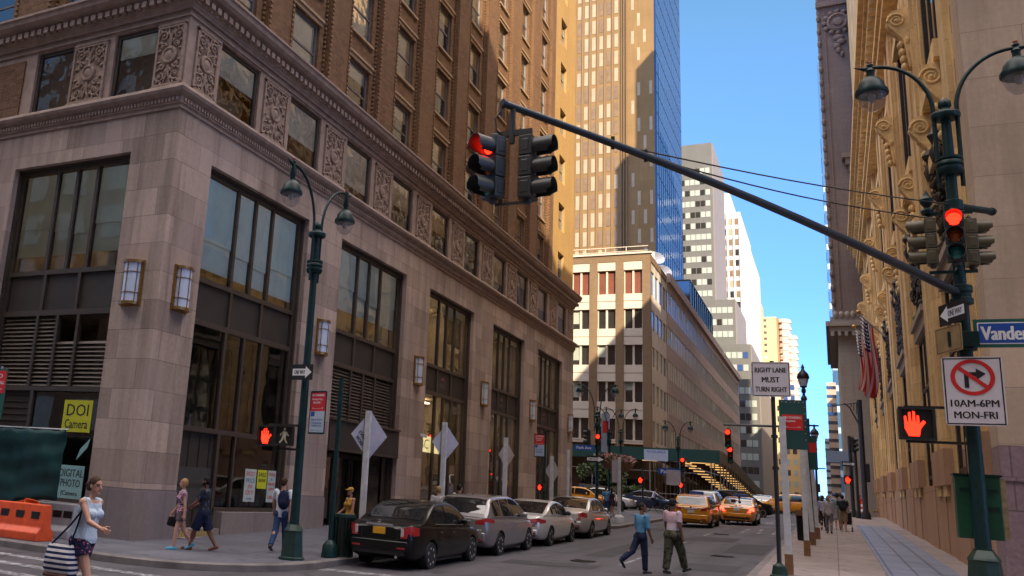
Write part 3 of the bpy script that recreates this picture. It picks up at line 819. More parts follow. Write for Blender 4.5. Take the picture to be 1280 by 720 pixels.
    for sy in (-1, 1):
        for sx in (-1, 1):
            if wproto is None:
                w = wm.build('wheel', M['rubber'], root, smooth=True); rm.build('rim', [M['alloy'], M['plastic']], w, smooth=True); wproto = w
            else: w = copy_tree(wproto, root)
            w.location = (sx * (W - .115), sy * WB + y_off, rw); w.rotation_euler = (0, 0, 0 if sx > 0 else pi)
    if taxi:
        rl = MB(); tm = S.get('signt', .52); zr = roof(tm)
        rl.obox((0, Y(tm), zr + .10), (.34, 0, 0), (0, .10, 0), (0, 0, .07)); rl.box(-.36, .36, Y(tm) - .12, Y(tm) + .12, zr + .012, zr + .04)
        rl.build('roof_sign', M['sign_white'] if taxi == 1 else M['sign_blue'], root, bevel=.015)
    an = MB(); an.tube([(0, Y(S['cab'][0] + .22), roof(S['cab'][0] + .22) + .01), (0, Y(S['cab'][0] + .20), roof(S['cab'][0] + .2) + .06)], [.02, .008], 6)
    an.build('aerial', M['plastic'], root)
    return root
SEDAN = dict(L=4.57, W=1.80, rw=.315, wb=2.70, yoff=.05,
    top=[(0, .90), (.02, .985), (.06, 1.02), (.18, 1.035), (.30, .99), (.55, .955), (.72, .93), (.80, .90), (.93, .80), (.985, .68), (1, .58)],
    bot=[(0, .36), (.02, .29), (.10, .22), (.5, .19), (.9, .20), (1, .30)],
    wid=[(0, .80), (.015, .875), (.05, .93), (.14, .98), (.30, 1.0), (.70, 1.0), (.88, .96), (.96, .86), (1, .70)],
    roof=[(.13, 1.02), (.20, 1.20), (.28, 1.38), (.36, 1.475), (.45, 1.50), (.54, 1.485), (.62, 1.39), (.70, 1.17), (.78, .90)],
    cab=(.12, .79), rearw=(.16, .335), windw=(.60, .745), sidew=[(.265, .42), (.435, .665)], doors=[(.30, .455), (.46, .70)],
    tail=dict(z=(.72, 1.0), t=.075, x=.60, slant=.02, taper=.07, clear=True), plate_z=.86, bump=(.44, .66), spokes=7)
HATCH = dict(L=4.45, W=1.83, rw=.325, wb=2.65, yoff=0,
    top=[(0, .98), (.02, 1.03), (.10, 1.06), (.35, 1.04), (.60, 1.0), (.74, .97), (.82, .93), (.93, .83), (.985, .70), (1, .60)],
    bot=[(0, .40), (.02, .32), (.10, .23), (.5, .20), (.9, .21), (1, .32)],
    wid=[(0, .84), (.015, .90), (.05, .95), (.14, .985), (.30, 1.0), (.70, 1.0), (.88, .965), (.96, .87), (1, .72)],
    roof=[(.015, 1.05), (.05, 1.26), (.09, 1.47), (.14, 1.565), (.28, 1.615), (.45, 1.62), (.54, 1.59), (.64, 1.43), (.74, 1.17), (.81, .94)],
    cab=(.012, .82), rearw=(.028, .115), windw=(.60, .77), sidew=[(.10, .24), (.255, .42), (.435, .685)], doors=[(.27, .445), (.45, .71)],
    tail=dict(z=(.86, 1.06), t=.10, x=.52, slant=.04, taper=.10), plate_z=.80, bump=(.40, .66), spokes=9, tum=.27)
COUPE = dict(SEDAN, L=4.63, W=1.79, spokes=5, black_mirror=True,
    top=[(0, .86), (.02, .95), (.06, .99), (.16, 1.01), (.30, .985), (.55, .94), (.72, .90), (.80, .87), (.93, .77), (.985, .64), (1, .55)],
    roof=[(.09, .99), (.17, 1.12), (.26, 1.28), (.36, 1.39), (.46, 1.43), (.55, 1.40), (.63, 1.29), (.71, 1.09), (.78, .87)],
    cab=(.08, .79), rearw=(.12, .33), windw=(.60, .745), sidew=[(.25, .41), (.42, .665)],
    tail=dict(z=(.72, .93), t=.10, x=.42, slant=.05, taper=.10), plate_z=.66, bump=(.38, .56))
SUV = dict(HATCH, L=4.9, W=1.9, rw=.37, wb=2.8,
    top=[(0, 1.02), (.02, 1.08), (.10, 1.11), (.35, 1.10), (.60, 1.08), (.74, 1.06), (.82, 1.03), (.93, .96), (.985, .82), (1, .70)],
    roof=[(.012, 1.10), (.035, 1.38), (.065, 1.62), (.11, 1.74), (.28, 1.79), (.45, 1.79), (.55, 1.76), (.64, 1.56), (.72, 1.26), (.79, 1.04)],
    cab=(.010, .80), rearw=(.022, .088), windw=(.605, .745), tail=dict(z=(.86, 1.16), t=.05, x=.70, slant=.02, taper=.04), plate_z=.86, bump=(.46, .72))
# ------------------------------------------------------------------ sky and sun
SUN_DIR = Vector((-.60, 1.0, -.67)).normalized()
SUN_S, SKY_S = 3.2, .125
w = bpy.data.worlds.new('World'); scene.world = w; w.use_nodes = True
nt = w.node_tree; bg = nt.nodes['Background']
sk = nt.nodes.new('ShaderNodeTexSky'); sk.sky_type = 'NISHITA'; sk.sun_disc = False
sk.sun_elevation = math.asin(-SUN_DIR.z); sk.sun_rotation = math.atan2(-SUN_DIR.x, -SUN_DIR.y)
sk.air_density = .62; sk.dust_density = 0.0; sk.ozone_density = 3.0; sk.altitude = 20
tcw = nt.nodes.new('ShaderNodeTexCoord'); sep = nt.nodes.new('ShaderNodeSeparateXYZ'); nt.links.new(tcw.outputs['Generated'], sep.inputs[0])
tone = _ramp(nt, sep.outputs['Z'], [(.0, (.27, .48, 1.05)), (.22, (.42, .66, 1.02)), (.48, (.76, 1.0, .92))])
skt = _mix(nt, sk.outputs[0], tone, 1.0, 'MULTIPLY')
hs = nt.nodes.new('ShaderNodeHueSaturation'); nt.links.new(skt, hs.inputs['Color']); hs.inputs['Saturation'].default_value = .98; # made-up bright cloud overhead, out of view, added to lighten the shaded street
cn = _noise(nt, tcw.outputs['Generated'], 3.0, 4, .55)
el = _ramp(nt, sep.outputs['Z'], [(.60, (0, 0, 0)), (.76, (1, 1, 1))])
cm = _mix(nt, el, _ramp(nt, cn, [(.36, (.15,) * 3), (.56, (1, 1, 1))]), 1.0, 'MULTIPLY')
FILL_CLOUD = 14.5
wc = _mix(nt, hs.outputs['Color'], (FILL_CLOUD * 1.08, FILL_CLOUD * .96, FILL_CLOUD * .90), cm)
nt.links.new(wc, bg.inputs['Color']); bg.inputs['Strength'].default_value = SKY_S
sd = bpy.data.lights.new('sun', 'SUN'); so = bpy.data.objects.new('sun', sd); COL.objects.link(so)
sd.energy = SUN_S; sd.angle = rad(.5); sd.color = (1.0, .83, .58)
so.rotation_euler = SUN_DIR.to_track_quat('-Z', 'Y').to_euler(); so.location = (20, -30, 60)

# ------------------------------------------------------------------ ground
def grid(mb, xs, ys, zf):
    nx = len(xs); vs = [(x, y, zf(x, y)) for y in ys for x in xs]
    mb.add(vs, [(j * nx + i, j * nx + i + 1, (j + 1) * nx + i + 1, (j + 1) * nx + i) for j in range(len(ys) - 1) for i in range(nx - 1)])
xs = [-700, -300, -120, -60, -40, -30, -24] + [-20 + k for k in range(29)] + [12, 18, 30, 60, 140, 300, 700]
ys = [-300, -100, -40, -20, -10, -5, -2] + [k * 1.0 for k in range(0, 26)] + [26 + 2 * k for k in range(44)] + [118, 130, 150, 180, 220, 300, 400, 700]
g = MB(); grid(g, xs, ys, G); tag(g.build('road', M['asphalt'], smooth=True), kind='structure')
def arc(cx, cy, r, a0, a1, n=9): return [(cx + r * math.cos(rad(a0 + (a1 - a0) * k / n)), cy + r * math.sin(rad(a0 + (a1 - a0) * k / n))) for k in range(n + 1)]
def densify(pl, st=1.5):
    out = [pl[0]]
    for a, b in zip(pl, pl[1:]):
        L = math.hypot(b[0] - a[0], b[1] - a[1]); n = max(1, int(L / st)) if L < 80 else 30
        out += [(a[0] + (b[0] - a[0]) * k / n, a[1] + (b[1] - a[1]) * k / n) for k in range(1, n + 1)]
    return out
def kerb(pl, inside=1):
    """kerb stones along a polyline; the pavement lies to the left of the walking direction"""
    pl = densify(pl); m = MB(); rs = []
    for i, p in enumerate(pl):
        a, b = pl[max(0, i - 1)], pl[min(len(pl) - 1, i + 1)]
        d = Vector((b[0] - a[0], b[1] - a[1])).normalized(); n = Vector((d.y, -d.x))     # outwards (right)
        z = G(*p)
        q = lambda o, h: (p[0] + n.x * o, p[1] + n.y * o, z + h)
        rs.append([q(-.04, KERB + .004), q(.12, KERB + .004), q(.15, KERB - .02), q(.16, -.08), q(-.04, -.08)])
    m.rings(rs); tag(m.build('kerb', M['kerb']), kind='structure')
LX = -10.2
def left_edge(y):
    if y < 17.4: return -13.2 + math.sqrt(max(0, 9 - (17.4 - y) ** 2))
    if y < 40.5: return LX
    if y < 43.5:
        u = (y - 40.5) / 3; return LX + 1.2 * u * u * (3 - 2 * u)
    if y < 59.5: return LX + 1.2
    return -11.5 + math.sqrt(max(0, 2.5 ** 2 - (y - 59.5) ** 2))
def pavement(rows, mat):
    m = MB(); fr = [0, .5, .8, .9, .95, .98, 1]
    vs = []; n = 9
    for y, a, b in rows:
        for k in range(n):
            x = a + (b - a) * (k / (n - 1)) if b - a < 12 else (a if k == 0 else b - 8 * (1 - (k - 1) / (n - 2)))
            vs.append((x, y, GS(x, y)))
    m.add(vs, [(j * n + i, j * n + i + 1, (j + 1) * n + i + 1, (j + 1) * n + i) for j in range(len(rows) - 1) for i in range(n - 1)])
    tag(m.build('pavement', mat, smooth=True), kind='structure')
yy = [14.4 + .02 + .25 * k for k in range(11)] + [17.13]
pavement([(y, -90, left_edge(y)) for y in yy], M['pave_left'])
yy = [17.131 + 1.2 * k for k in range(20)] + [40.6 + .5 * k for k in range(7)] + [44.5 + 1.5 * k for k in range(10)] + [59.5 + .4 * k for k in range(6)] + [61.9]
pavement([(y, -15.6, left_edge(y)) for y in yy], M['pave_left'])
kerb([(-90, 14.4)] + arc(-13.2, 17.4, 3, -90, 0) + [(LX, 40.5)] + [(left_edge(40.5 + .5 * k), 40.5 + .5 * k) for k in range(1, 7)] + [(LX + 1.2, 59.5)] + arc(-11.5, 59.5, 2.5, 0, 90, 6) + [(-90, 62)])
RX = -1.65
yy = [15.5 + 1.5 * k for k in range(60)]
pavement([(y, RX, 60 if y < 25.3 else 3.9) for y in yy], M['pave_right'])
kerb([(3.5, 104), (RX, 104), (RX, 17.5)] + [(-1.2, 16), (.3, 15.5), (60, 15.5)])
pavement([(83.4 + 3 * k, -60, -8.6) for k in range(45)], M['pave_left'])
kerb([(-90, 83.4), (-9.6, 83.4), (-8.6, 84.4), (-8.6, 215)])
# painted markings, 4 mm above the road
mk = MB()
def mark(x0, x1, y0, y1):
    nx = max(1, int(abs(x1 - x0) / 1.5)); ny = max(1, int(abs(y1 - y0) / 1.5))
    X = [x0 + (x1 - x0) * i / nx for i in range(nx + 1)]; Yv = [y0 + (y1 - y0) * j / ny for j in range(ny + 1)]
    grid(mk, X, Yv, lambda x, y: G(x, y) + .006)
for y in (13.3, 12.3, 11.3, 10.3, 9.3): mark(-26, -10.6, y - .16, y + .16)
mark(-9.9, -2.0, 17.35, 17.75); mark(-9.9, -2.0, 14.5, 14.8); mark(-9.0, -5.6, 16.2, 16.45)
for y in (24, 33.0, 41): mark(-4.95, -4.83, y, y + 3.0)
mark(-8.8, -1.9, 57.2, 57.6); mark(-8.8, -1.9, 60.4, 60.8); mark(-7.2, -2.0, 53.2, 53.7)
for x in (-8.0, -6.9, -5.8, -4.7, -3.6, -2.5): mark(x, x + .35, 58, 60)
for x, y in ((-3.9, 45.2), (-3.2, 45.2), (-2.6, 45.2), (-3.9, 48.2), (-3.3, 48.2), (-2.6, 48.2)): mark(x, x + .14, y, y + 1.8)
mark(-1.8, -1.74, 20, 56)
tag(mk.build('road_markings', M['paintline']), kind='structure')
# tactile / steel plate strip on the right pavement
pp = MB(); grid(pp, [1.0, 1.55, 2.1, 2.65], [21 + k * 1.2 for k in range(34)], lambda x, y: GS(x, y) + .022)
def plate_mat():
    m, nt, b = _new('ribbed_steel_plate'); p = _pos(nt)
    s = nt.nodes.new('ShaderNodeSeparateXYZ'); nt.links.new(p, s.inputs[0])
    wv = nt.nodes.new('ShaderNodeTexBrick'); nt.links.new(p, wv.inputs['Vector']); wv.offset = 0
    wv.inputs['Scale'].default_value = 1; wv.inputs['Brick Width'].default_value = .55; wv.inputs['Row Height'].default_value = .30
    wv.inputs['Mortar Size'].default_value = .03
    wv.inputs['Color1'].default_value = (.30, .34, .45, 1); wv.inputs['Color2'].default_value = (.22, .26, .35, 1); wv.inputs['Mortar'].default_value = (.10, .11, .15, 1)
    f = _noise(nt, p, .8, 4, .6)
    nt.links.new(_mix(nt, wv.outputs['Color'], _ramp(nt, f, [(.3, (1.15,) * 3), (.7, (.65,) * 3)]), 1.0, 'MULTIPLY'), b.inputs['Base Color'])
    b.inputs['Roughness'].default_value = .42; b.inputs['Metallic'].default_value = .35
    inv = nt.nodes.new('ShaderNodeInvert'); nt.links.new(wv.outputs['Fac'], inv.inputs['Color']); _bump(nt, b, inv.outputs['Color'], .5, .015)
    return m
tag(pp.build('sidewalk_panel', plate_mat()), kind='structure')

# patched asphalt and covers
pt = MB(); rp_ = random.Random(4)
mk, keep = pt, mk
for x0, x1, y0, y1 in ((-7.6, -5.2, 22.6, 23.6), (-6.4, -5.6, 26.5, 33), (-3.6, -2.2, 24, 26.2), (-5.2, -3.4, 37, 40), (-8.0, -6.6, 43, 46), (-3.2, -2.0, 31, 36.5), (-12, -9.5, 10.6, 12.0), (-7.5, -5.0, 12.2, 13.1)): mark(x0, x1, y0, y1)
mk = keep
def patch_mat():
    m, nt, b = _new('asphalt_patch'); p = _pos(nt); f = _noise(nt, p, 25, 3, .7); e = _noise(nt, p, 1.2, 3, .6)
    nt.links.new(_mix(nt, _ramp(nt, e, [(.35, (.030, .028, .032)), (.7, (.055, .05, .057))]), _ramp(nt, f, [(.3, (.7,) * 3), (.75, (1.3,) * 3)]), 1.0, 'MULTIPLY'), b.inputs['Base Color']); b.inputs['Roughness'].default_value = .8; return m
tag(pt.build('road_patch', patch_mat()), kind='structure')
for x, y, lab in ((-5.9, 24.6, 'round iron manhole cover in the street beside the grey hatchback'), (-3.0, 29.6, 'round iron manhole cover in the lane before the two crossing men'), (-4.4, 43.0, 'round iron manhole cover far up the lane behind the taxis')):
    b = MB((x, y, G(x, y) + .008)); b.lathe([(.38, 0), (.38, .006), (.34, .008), (.33, .004), (.01, .006)], (x, y, G(x, y) + .006), 20)
    for k in range(6): b.box(x - .28, x + .28, y - .25 + .1 * k, y - .22 + .1 * k, G(x, y) + .011, G(x, y) + .018)
    tag(b.build('manhole_cover', M['iron']), lab, 'manhole cover', 'manhole covers')
# ------------------------------------------------------------------ people (first: they need modifier evaluation)
def _rayc(px, py): return cam.matrix_world.to_3x3() @ Vector(((px - 421) / 1093, -(py - 352) / 1093, -1))
def ong(px, py, dz=0.0):
    """the ground point seen at a pixel of the photograph"""
    d = _rayc(px, py); s = .02 / math.hypot(d.x, d.y); t = 0
    for i in range(7000):
        t += s; p = Vector((0, 0, 2)) + d * t
        if p.z <= G(p.x, p.y) + dz: return Vector((p.x, p.y, G(p.x, p.y) + dz))
    return Vector((0, 90, 2))
C_white = cloth('white_cotton', (.55, .58, .66)); C_tank = cloth('pale_blue_tank', (.50, .60, .72), var=.06); C_jeans = cloth('blue_denim', (.035, .06, .13)); C_navy = cloth('navy_cloth', (.012, .018, .045))
C_black = cloth('black_cloth', (.02, .021, .025)); C_char = cloth('charcoal_tee', (.032, .034, .042)); C_tan = cloth('khaki_cloth', (.27, .20, .12)); C_teal = cloth('teal_polo', (.15, .28, .30)); C_hood = cloth('pale_hoodie', (.42, .38, .39)); C_grey = cloth('grey_leggings', (.17, .15, .17))
C_yel = cloth('mustard_dress', (.42, .22, .04)); C_blue = cloth('blue_shirt', (.09, .24, .40)); C_lilac = cloth('lilac_shirt', (.42, .42, .60)); C_mauve = cloth('mauve_shorts', (.11, .075, .085)); C_red = cloth('red_shirt', (.4, .03, .03)); C_neon = cloth('neon_vest', (.45, .62, .02)); C_lshort = cloth('pale_shorts', (.30, .32, .36)); C_dred = cloth('dark_dress', (.02, .018, .03))
def patterned(name, fn):
    m, nt, b = _new(name); b.inputs['Roughness'].default_value = .85; b.inputs['Specular IOR Level'].default_value = .2
    nt.links.new(fn(nt, _objco(nt)), b.inputs['Base Color']); return folds(m)
def _wave(nt, v, axis, sc):
    n = nt.nodes.new('ShaderNodeTexWave'); n.bands_direction = axis; n.inputs['Scale'].default_value = sc; nt.links.new(v, n.inputs['Vector']); return n.outputs['Fac']
def plaid(nt, v):
    a = _ramp(nt, _wave(nt, v, 'Z', 4.2), [(.45, (.42, .02, .06)), (.55, (.03, .03, .12))])
    b_ = _ramp(nt, _wave(nt, v, 'X', 4.2), [(.45, (.45, .03, .07)), (.55, (.03, .03, .13))])
    c = _mix(nt, a, b_, .5); w1 = _ramp(nt, _wave(nt, v, 'Z', 8.4), [(.86, (0, 0, 0)), (.93, (.75, .75, .75))]); w2_ = _ramp(nt, _wave(nt, v, 'X', 8.4), [(.86, (0, 0, 0)), (.93, (.75, .75, .75))])
    return _mix(nt, _mix(nt, c, (.7, .66, .70), w1), (.7, .66, .70), w2_)
C_plaid = patterned('plaid_cloth', plaid)
C_camo = patterned('camouflage_cloth', lambda nt, v: _ramp(nt, _noise(nt, v, 9, 3, .6), [(.38, (.025, .025, .022)), (.46, (.065, .062, .04)), (.55, (.105, .10, .065)), (.64, (.04, .042, .032))]))
C_floral = patterned('floral_navy_cloth', lambda nt, v: _ramp(nt, _noise(nt, v, 24, 2, .5), [(.50, (.014, .014, .05)), (.60, (.02, .02, .07)), (.63, (.36, .07, .12)), (.72, (.55, .28, .32))]))
C_tee2 = patterned('white_pink_tee', lambda nt, v: _ramp(nt, _noise(nt, v, 1.6, 2, .5), [(.42, (.55, .52, .62)), (.56, (.60, .40, .46))]))
C_print = patterned('printed_black_tee', lambda nt, v: _ramp(nt, _noise(nt, v, 16, 2, .4), [(.58, (.026, .028, .034)), (.66, (.05, .10, .20)), (.74, (.30, .12, .12))]))
C_stripe = patterned('navy_striped_canvas', lambda nt, v: _ramp(nt, _wave(nt, v, 'Z', 4.6), [(.46, (.60, .58, .58)), (.54, (.012, .02, .075))]))
SH_blue = plain('blue_trainer', (.06, .32, .46), .7); SH_brown = plain('brown_sandal', (.16, .045, .025), .7); SH_wht = plain('white_trainer', (.45, .44, .44), .7)
def world(root, p): return root.matrix_basis @ Vector(p) if False else Vector(root.location) + Matrix.Rotation(root.rotation_euler.z, 3, 'Z') @ Vector(p)
def backpack(label, root, inf, mat, w=.15, hh=.24, dpt=.09, side=0):
    h = inf['h']; c = inf['at'](.19, -.075 - dpt * .45, side)
    r = thing('backpack', label, 'backpack', root.location, root.rotation_euler.z)
    b = MB(); b.ball(c, (w, dpt, hh), 14, 10); b.ball(c + Vector((0, .02, -.06)), (w * 1.02, dpt, hh * .8), 14, 10); b.ball(c + Vector((0, -dpt * .6, -.07)), (w * .75, dpt * .7, hh * .5), 12, 8)
    me = remesh(b, .012, 4); mesh_obj('pack', me, mat, r)
    b = MB()
    for s in (-1, 1): b.tube([c + Vector((s * w * .6, .05, .15)), inf['at'](.312, 0, s * .06), inf['at'](.26, .075, s * .07), inf['at'](.16, .05, s * .085), c + Vector((s * w * .7, .06, -.12))], .018, 6)
    b.build('strap', mat, r, smooth=True)
    return r
# the woman crossing in front
wp_ = Vector((-9.24, 9.5, 0))
fw, fi = person('woman in a pale blue vest and floral shorts striding over the crosswalk', (wp_.x, wp_.y, G(wp_.x, wp_.y)), -86, 1.80,
    dict(lh=-20, lk=22, lf=32, rh=24, rk=6, ra=34, re=38, rb=4, rcurl=52, la=-22, le=12, lcurl=40, lean=5, nod=4), dict(fem=True, bulk=1.22, skin='light', hair='bun', haircol='brown',
    top=dict(mat=C_tank, sleeve=0, hem=-.035, neck=.286, infl=.013, name='vest'), bottom=dict(mat=C_floral, len=.52, name='shorts', infl=.016, waist=.03), shoe=M['black_paint']), .0065)
r = thing('tote_bag', 'navy and white striped tote bag slung behind the striding woman', 'bag', fw.location, fw.rotation_euler.z)
b = MB(); c = Vector((.22, -.17, .71))
rs = []
for z, hx, hy in ((-.28, .10, .23), (-.2, .13, .26), (-.05, .11, .25), (.09, .06, .22), (.13, .03, .20)):
    rs.append([c + Vector((math.copysign(abs(math.cos(2 * pi * k / 24)) ** .6, math.cos(2 * pi * k / 24)) * hx, math.copysign(abs(math.sin(2 * pi * k / 24)) ** .5, math.sin(2 * pi * k / 24)) * hy - (z + .1) * .12, z)) for k in range(24)])
b.rings(rs); b.build('canvas', C_stripe, r, smooth=True)
b = MB(); b.box(c.x - .125, c.x + .125, c.y - .20, c.y + .22, c.z - .305, c.z - .25); b.build('leather_base', plain('brown_leather', (.12, .045, .03), .6), r, bevel=.03)
b = MB(); sp_ = fi['arms']['l'][0]
for oy in (-.17, .15): b.tube([c + Vector((.03, oy, .12)), c + Vector((-.02, oy * .4 + .13, .38)), fi['at'](.22, .02, .115), fi['at'](.322, .0, .062)], .014, 6)
b.build('strap', C_navy, r, smooth=True)
# couple on the corner
cw, ci = person('blond woman in a red plaid shirt and mauve shorts walking by the limestone corner', (-13.27, 16.66, GS(-13.27, 16.66)), 132, 1.60, dict(lh=12, lk=8, rh=-14, rk=22, rf=22, la=-10, le=8, ra=12, re=18, turn=-14),
    dict(fem=True, skin='light', hair='bob', haircol='blond', top=dict(mat=C_plaid, sleeve=.28, hem=-.03, infl=.016), bottom=dict(mat=C_mauve, len=.5, name='shorts'), shoe=SH_blue), .0085)
person('bearded man in a dark printed tee and navy shorts walking left on the corner', (-12.92, 17.04, GS(-12.92, 17.04)), 104, 1.70, dict(lh=20, lk=6, rh=-18, rk=14, rf=16, la=24, le=30, ra=26, re=36, rb=10, nod=4),
    dict(skin='brown', hair='short', haircol='dark', beard=True, top=dict(mat=C_print, sleeve=.62, hem=-.055, infl=.022), bottom=dict(mat=C_navy, len=1.0, name='shorts', infl=.024), shoe=SH_brown, shoe_h=0), .0085)
r = thing('handbag', 'small black bag hanging from the plaid shirted woman on the corner', 'bag', cw.location, cw.rotation_euler.z); wv = ci['arms']['r'][2]
b = MB(); b.obox(wv + Vector((.02, .02, -.22)), (.05, 0, 0), (0, .10, .02), (0, -.02, .11)); b.build('bag_body', C_black, r, bevel=.03)
b = MB(); b.tube([wv + Vector((.02, -.05, -.12)), wv + Vector((0, 0, -.02)), wv + Vector((.02, .08, -.12))], .008, 5); b.build('strap', C_black, r)
# man with a backpack behind the post
bm_, bi = person('man in a white tee and jeans half hidden by the corner lamp post', (-11.75, 18.6, GS(-11.75, 18.6)), 12, 1.76, dict(lh=-16, lk=22, lf=20, rh=14, rk=6, la=14, le=16, lb=13, ra=-14, re=10, turn=-8),
    dict(skin='light', hair='short', haircol='brown', top=dict(mat=C_white, sleeve=.6, hem=-.05, infl=.02), bottom=dict(mat=C_jeans, len=1.95, infl=.014)), .009)
backpack('navy backpack hanging off the right shoulder of the man behind the corner lamp post', bm_, bi, C_navy, .15, .23, .09, .05)
p = ong(434, 689, KERB); person('woman in a mustard dress and hat standing behind the litter bin', p, 150, 1.58, dict(la=8, le=10, ra=14, re=40, lh=3, rh=-4), dict(fem=True, skin='tan', hair='cap', haircol='dark', capmat=C_yel, dress=C_yel), .011)
p = ong(545, 679, KERB); person('blond woman in a pale top seen over the roof of the black sedan', p, 20, 1.66, dict(lh=10, rh=-10, rk=10, la=-10, ra=10), dict(fem=True, skin='light', hair='bob', haircol='blond', top=dict(mat=C_hood, sleeve=1.2), bottom=dict(mat=C_jeans, len=1.95)), .012)
p = ong(570, 677, KERB); person('dark haired man in a pale blue shirt behind the grey hatchback', p, -20, 1.74, dict(lh=10, rh=-10, rk=10, la=-10, ra=10, lean=6), dict(skin='tan', hair='short', haircol='dark', top=dict(mat=C_white, sleeve=1.6, infl=.02), bottom=dict(mat=C_navy, len=1.95)), .012)
# two men crossing
person('young man in a blue shirt and navy trousers crossing the street, looking right', (-4.05, 22.33, G(-4.05, 22.33)), -38, 1.60, dict(lh=-30, lk=26, lf=46, rh=6, rk=4, la=6, le=10, ra=4, re=16, turn=-52, lean=3),
    dict(skin='brown', hair='short', haircol='dark', top=dict(mat=C_blue, sleeve=1.0, hem=-.05, infl=.008), bottom=dict(mat=C_navy, len=1.96, infl=.016)), .008)
person('man in a white and pink tee and camouflage trousers crossing the street', (-3.40, 22.75, G(-3.40, 22.75)), -28, 1.72, dict(lh=-10, lk=4, lf=4, rh=28, rk=10, rf=-14, la=10, le=14, lb=9, ra=-4, re=20, rb=5, turn=4, nod=6),
    dict(skin='brown', hair='cap', haircol='dark', capmat=C_black, bulk=1.08, top=dict(mat=C_tee2, sleeve=.7, hem=-.05, infl=.010), bottom=dict(mat=C_camo, len=1.94, infl=.034, cuff=1.0), shoe=M['black_paint']), .008)
# far couple by the crossing
p = ong(757.5, 645, KERB); person('man in a blue tee and jeans on the far crossing kerb', p, 10, 1.66, dict(lh=3, rh=-3, la=6, ra=8), dict(skin='tan', hair='short', haircol='dark', top=dict(mat=C_blue, sleeve=.6), bottom=dict(mat=C_jeans, len=1.95)), .014)
p = ong(765, 645.5, KERB); person('woman in a black dress standing on the far crossing kerb', p, -10, 1.60, dict(la=6, ra=8), dict(fem=True, skin='light', hair='long', haircol='dark', dress=C_dred), .014)
p = ong(925, 656); ww, wi = person('person in a pale top carrying a white bag across the road beside the taxis', p, 20, 1.62, dict(lh=12, rh=-12, rk=10, ra=10), dict(fem=True, skin='light', hair='short', haircol='brown', top=dict(mat=C_hood, sleeve=1.2), bottom=dict(mat=C_mauve, len=1.9)), .016)
r = thing('carrier_bag', 'white carrier bag in the hand of the person beside the taxis', 'bag', ww.location, ww.rotation_euler.z); wv = wi['arms']['r'][2]
b = MB(); b.lathe([(.02, -.06), (.12, -.25), (.17, -.55), (.14, -.62)], wv, 10, 0, None, 1, .6); b.build('bag_body', C_white, r, smooth=True)
p = ong(816, 641); cy, cyi = person('person in a white shirt riding a bicycle before the shed', Vector(p) + Vector((0, 0, .34)), -80, 1.65, dict(lh=62, lk=62, rh=40, rk=80, la=48, le=20, ra=48, re=20, lean=18), dict(skin='tan', hair='short', haircol='dark', top=dict(mat=C_white, sleeve=1.2), bottom=dict(mat=C_navy, len=1.9)), .016)
r = thing('bicycle', 'dark bicycle ridden by the person in white before the shed', 'bicycle', p, rad(-80))
for y, nm in ((.52, 'wheel'), (-.52, 'wheel')):
    b = MB(); pts = [(0, y + .33 * math.cos(2 * pi * k / 20), .34 + .33 * math.sin(2 * pi * k / 20)) for k in range(21)]; b.tube(pts, .022, 6)
    for k in range(8): b.tube([(0, y, .34), (0, y + .32 * math.cos(k * pi / 4), .34 + .32 * math.sin(k * pi / 4))], .006, 4)
    b.build(nm, M['rubber'], r, smooth=True)
b = MB(); b.tube([(0, -.52, .34), (0, -.12, .3), (0, .38, .82), (0, -.18, .80), (0, -.12, .3)], .022, 6); b.tube([(0, .52, .34), (0, .36, .95), (.0, .42, 1.0)], .02, 6); b.tube([(-.24, .40, 1.0), (.24, .40, 1.0)], .016, 6); b.tube([(0, -.52, .34), (0, -.2, .82), (0, -.22, .92)], .02, 6); b.build('frame', M['black_paint'], r, smooth=True)
b = MB(); b.ball((0, -.24, .94), (.08, .13, .04), 10, 6); b.build('saddle', M['black_paint'], r, smooth=True)
# four walkers on the tan pavement
def walker(label, px, py, h, pose, look): p = ong(px, py, KERB); return person(label, p, pose.pop('head', 0), h, pose, look, .012, 'walkers on the tan pavement')
walker('walker in a lilac shirt and black trousers, left of the four on the tan pavement', 1030, 663, 1.64, dict(lh=-14, lk=20, lf=18, rh=10, la=12, ra=-10), dict(fem=True, skin='light', hair='long', haircol='brown', top=dict(mat=C_lilac, sleeve=1.3), bottom=dict(mat=C_black, len=1.75)))
walker('walker in a pale hooded top and grey leggings on the tan pavement', 1037, 667, 1.66, dict(lh=8, rh=-12, rk=16, rf=14, la=-10, ra=8), dict(fem=True, skin='light', hair='bun', haircol='blond', bulk=1.05, top=dict(mat=C_hood, sleeve=1.9, infl=.028, hem=-.05), bottom=dict(mat=C_grey, len=1.95, infl=.008)))
mp, mi_ = walker('man in a teal polo and pale shorts on the tan pavement', 1048, 662, 1.74, dict(lh=-10, lk=14, rh=12, la=10, ra=-8), dict(skin='light', hair='cap', haircol='dark', capmat=C_navy, top=dict(mat=C_teal, sleeve=.6, infl=.024), bottom=dict(mat=C_lshort, len=.95, infl=.024), shoe=SH_wht))
bp, bpi = walker('person in tan shorts wearing a black backpack, right of the four walkers', 1055, 664.5, 1.70, dict(lh=6, rh=-8, rk=10, la=6, ra=14, re=40), dict(skin='light', hair='short', haircol='dark', top=dict(mat=C_char, sleeve=.6, infl=.02), bottom=dict(mat=C_tan, len=1.0, infl=.026), shoe=SH_wht))
backpack('black backpack on the walker in tan shorts', bp, bpi, C_black, .17, .25, .10)
r = thing('pushchair', 'dark pushchair pushed by the walker with the black backpack', 'pushchair', Vector(bp.location) + Vector((.12, .55, 0)))
b = MB(); b.obox((0, .05, .62), (.22, 0, 0), (0, .22, -.08), (0, .05, .22)); b.build('seat', C_black, r, bevel=.04)
b = MB()
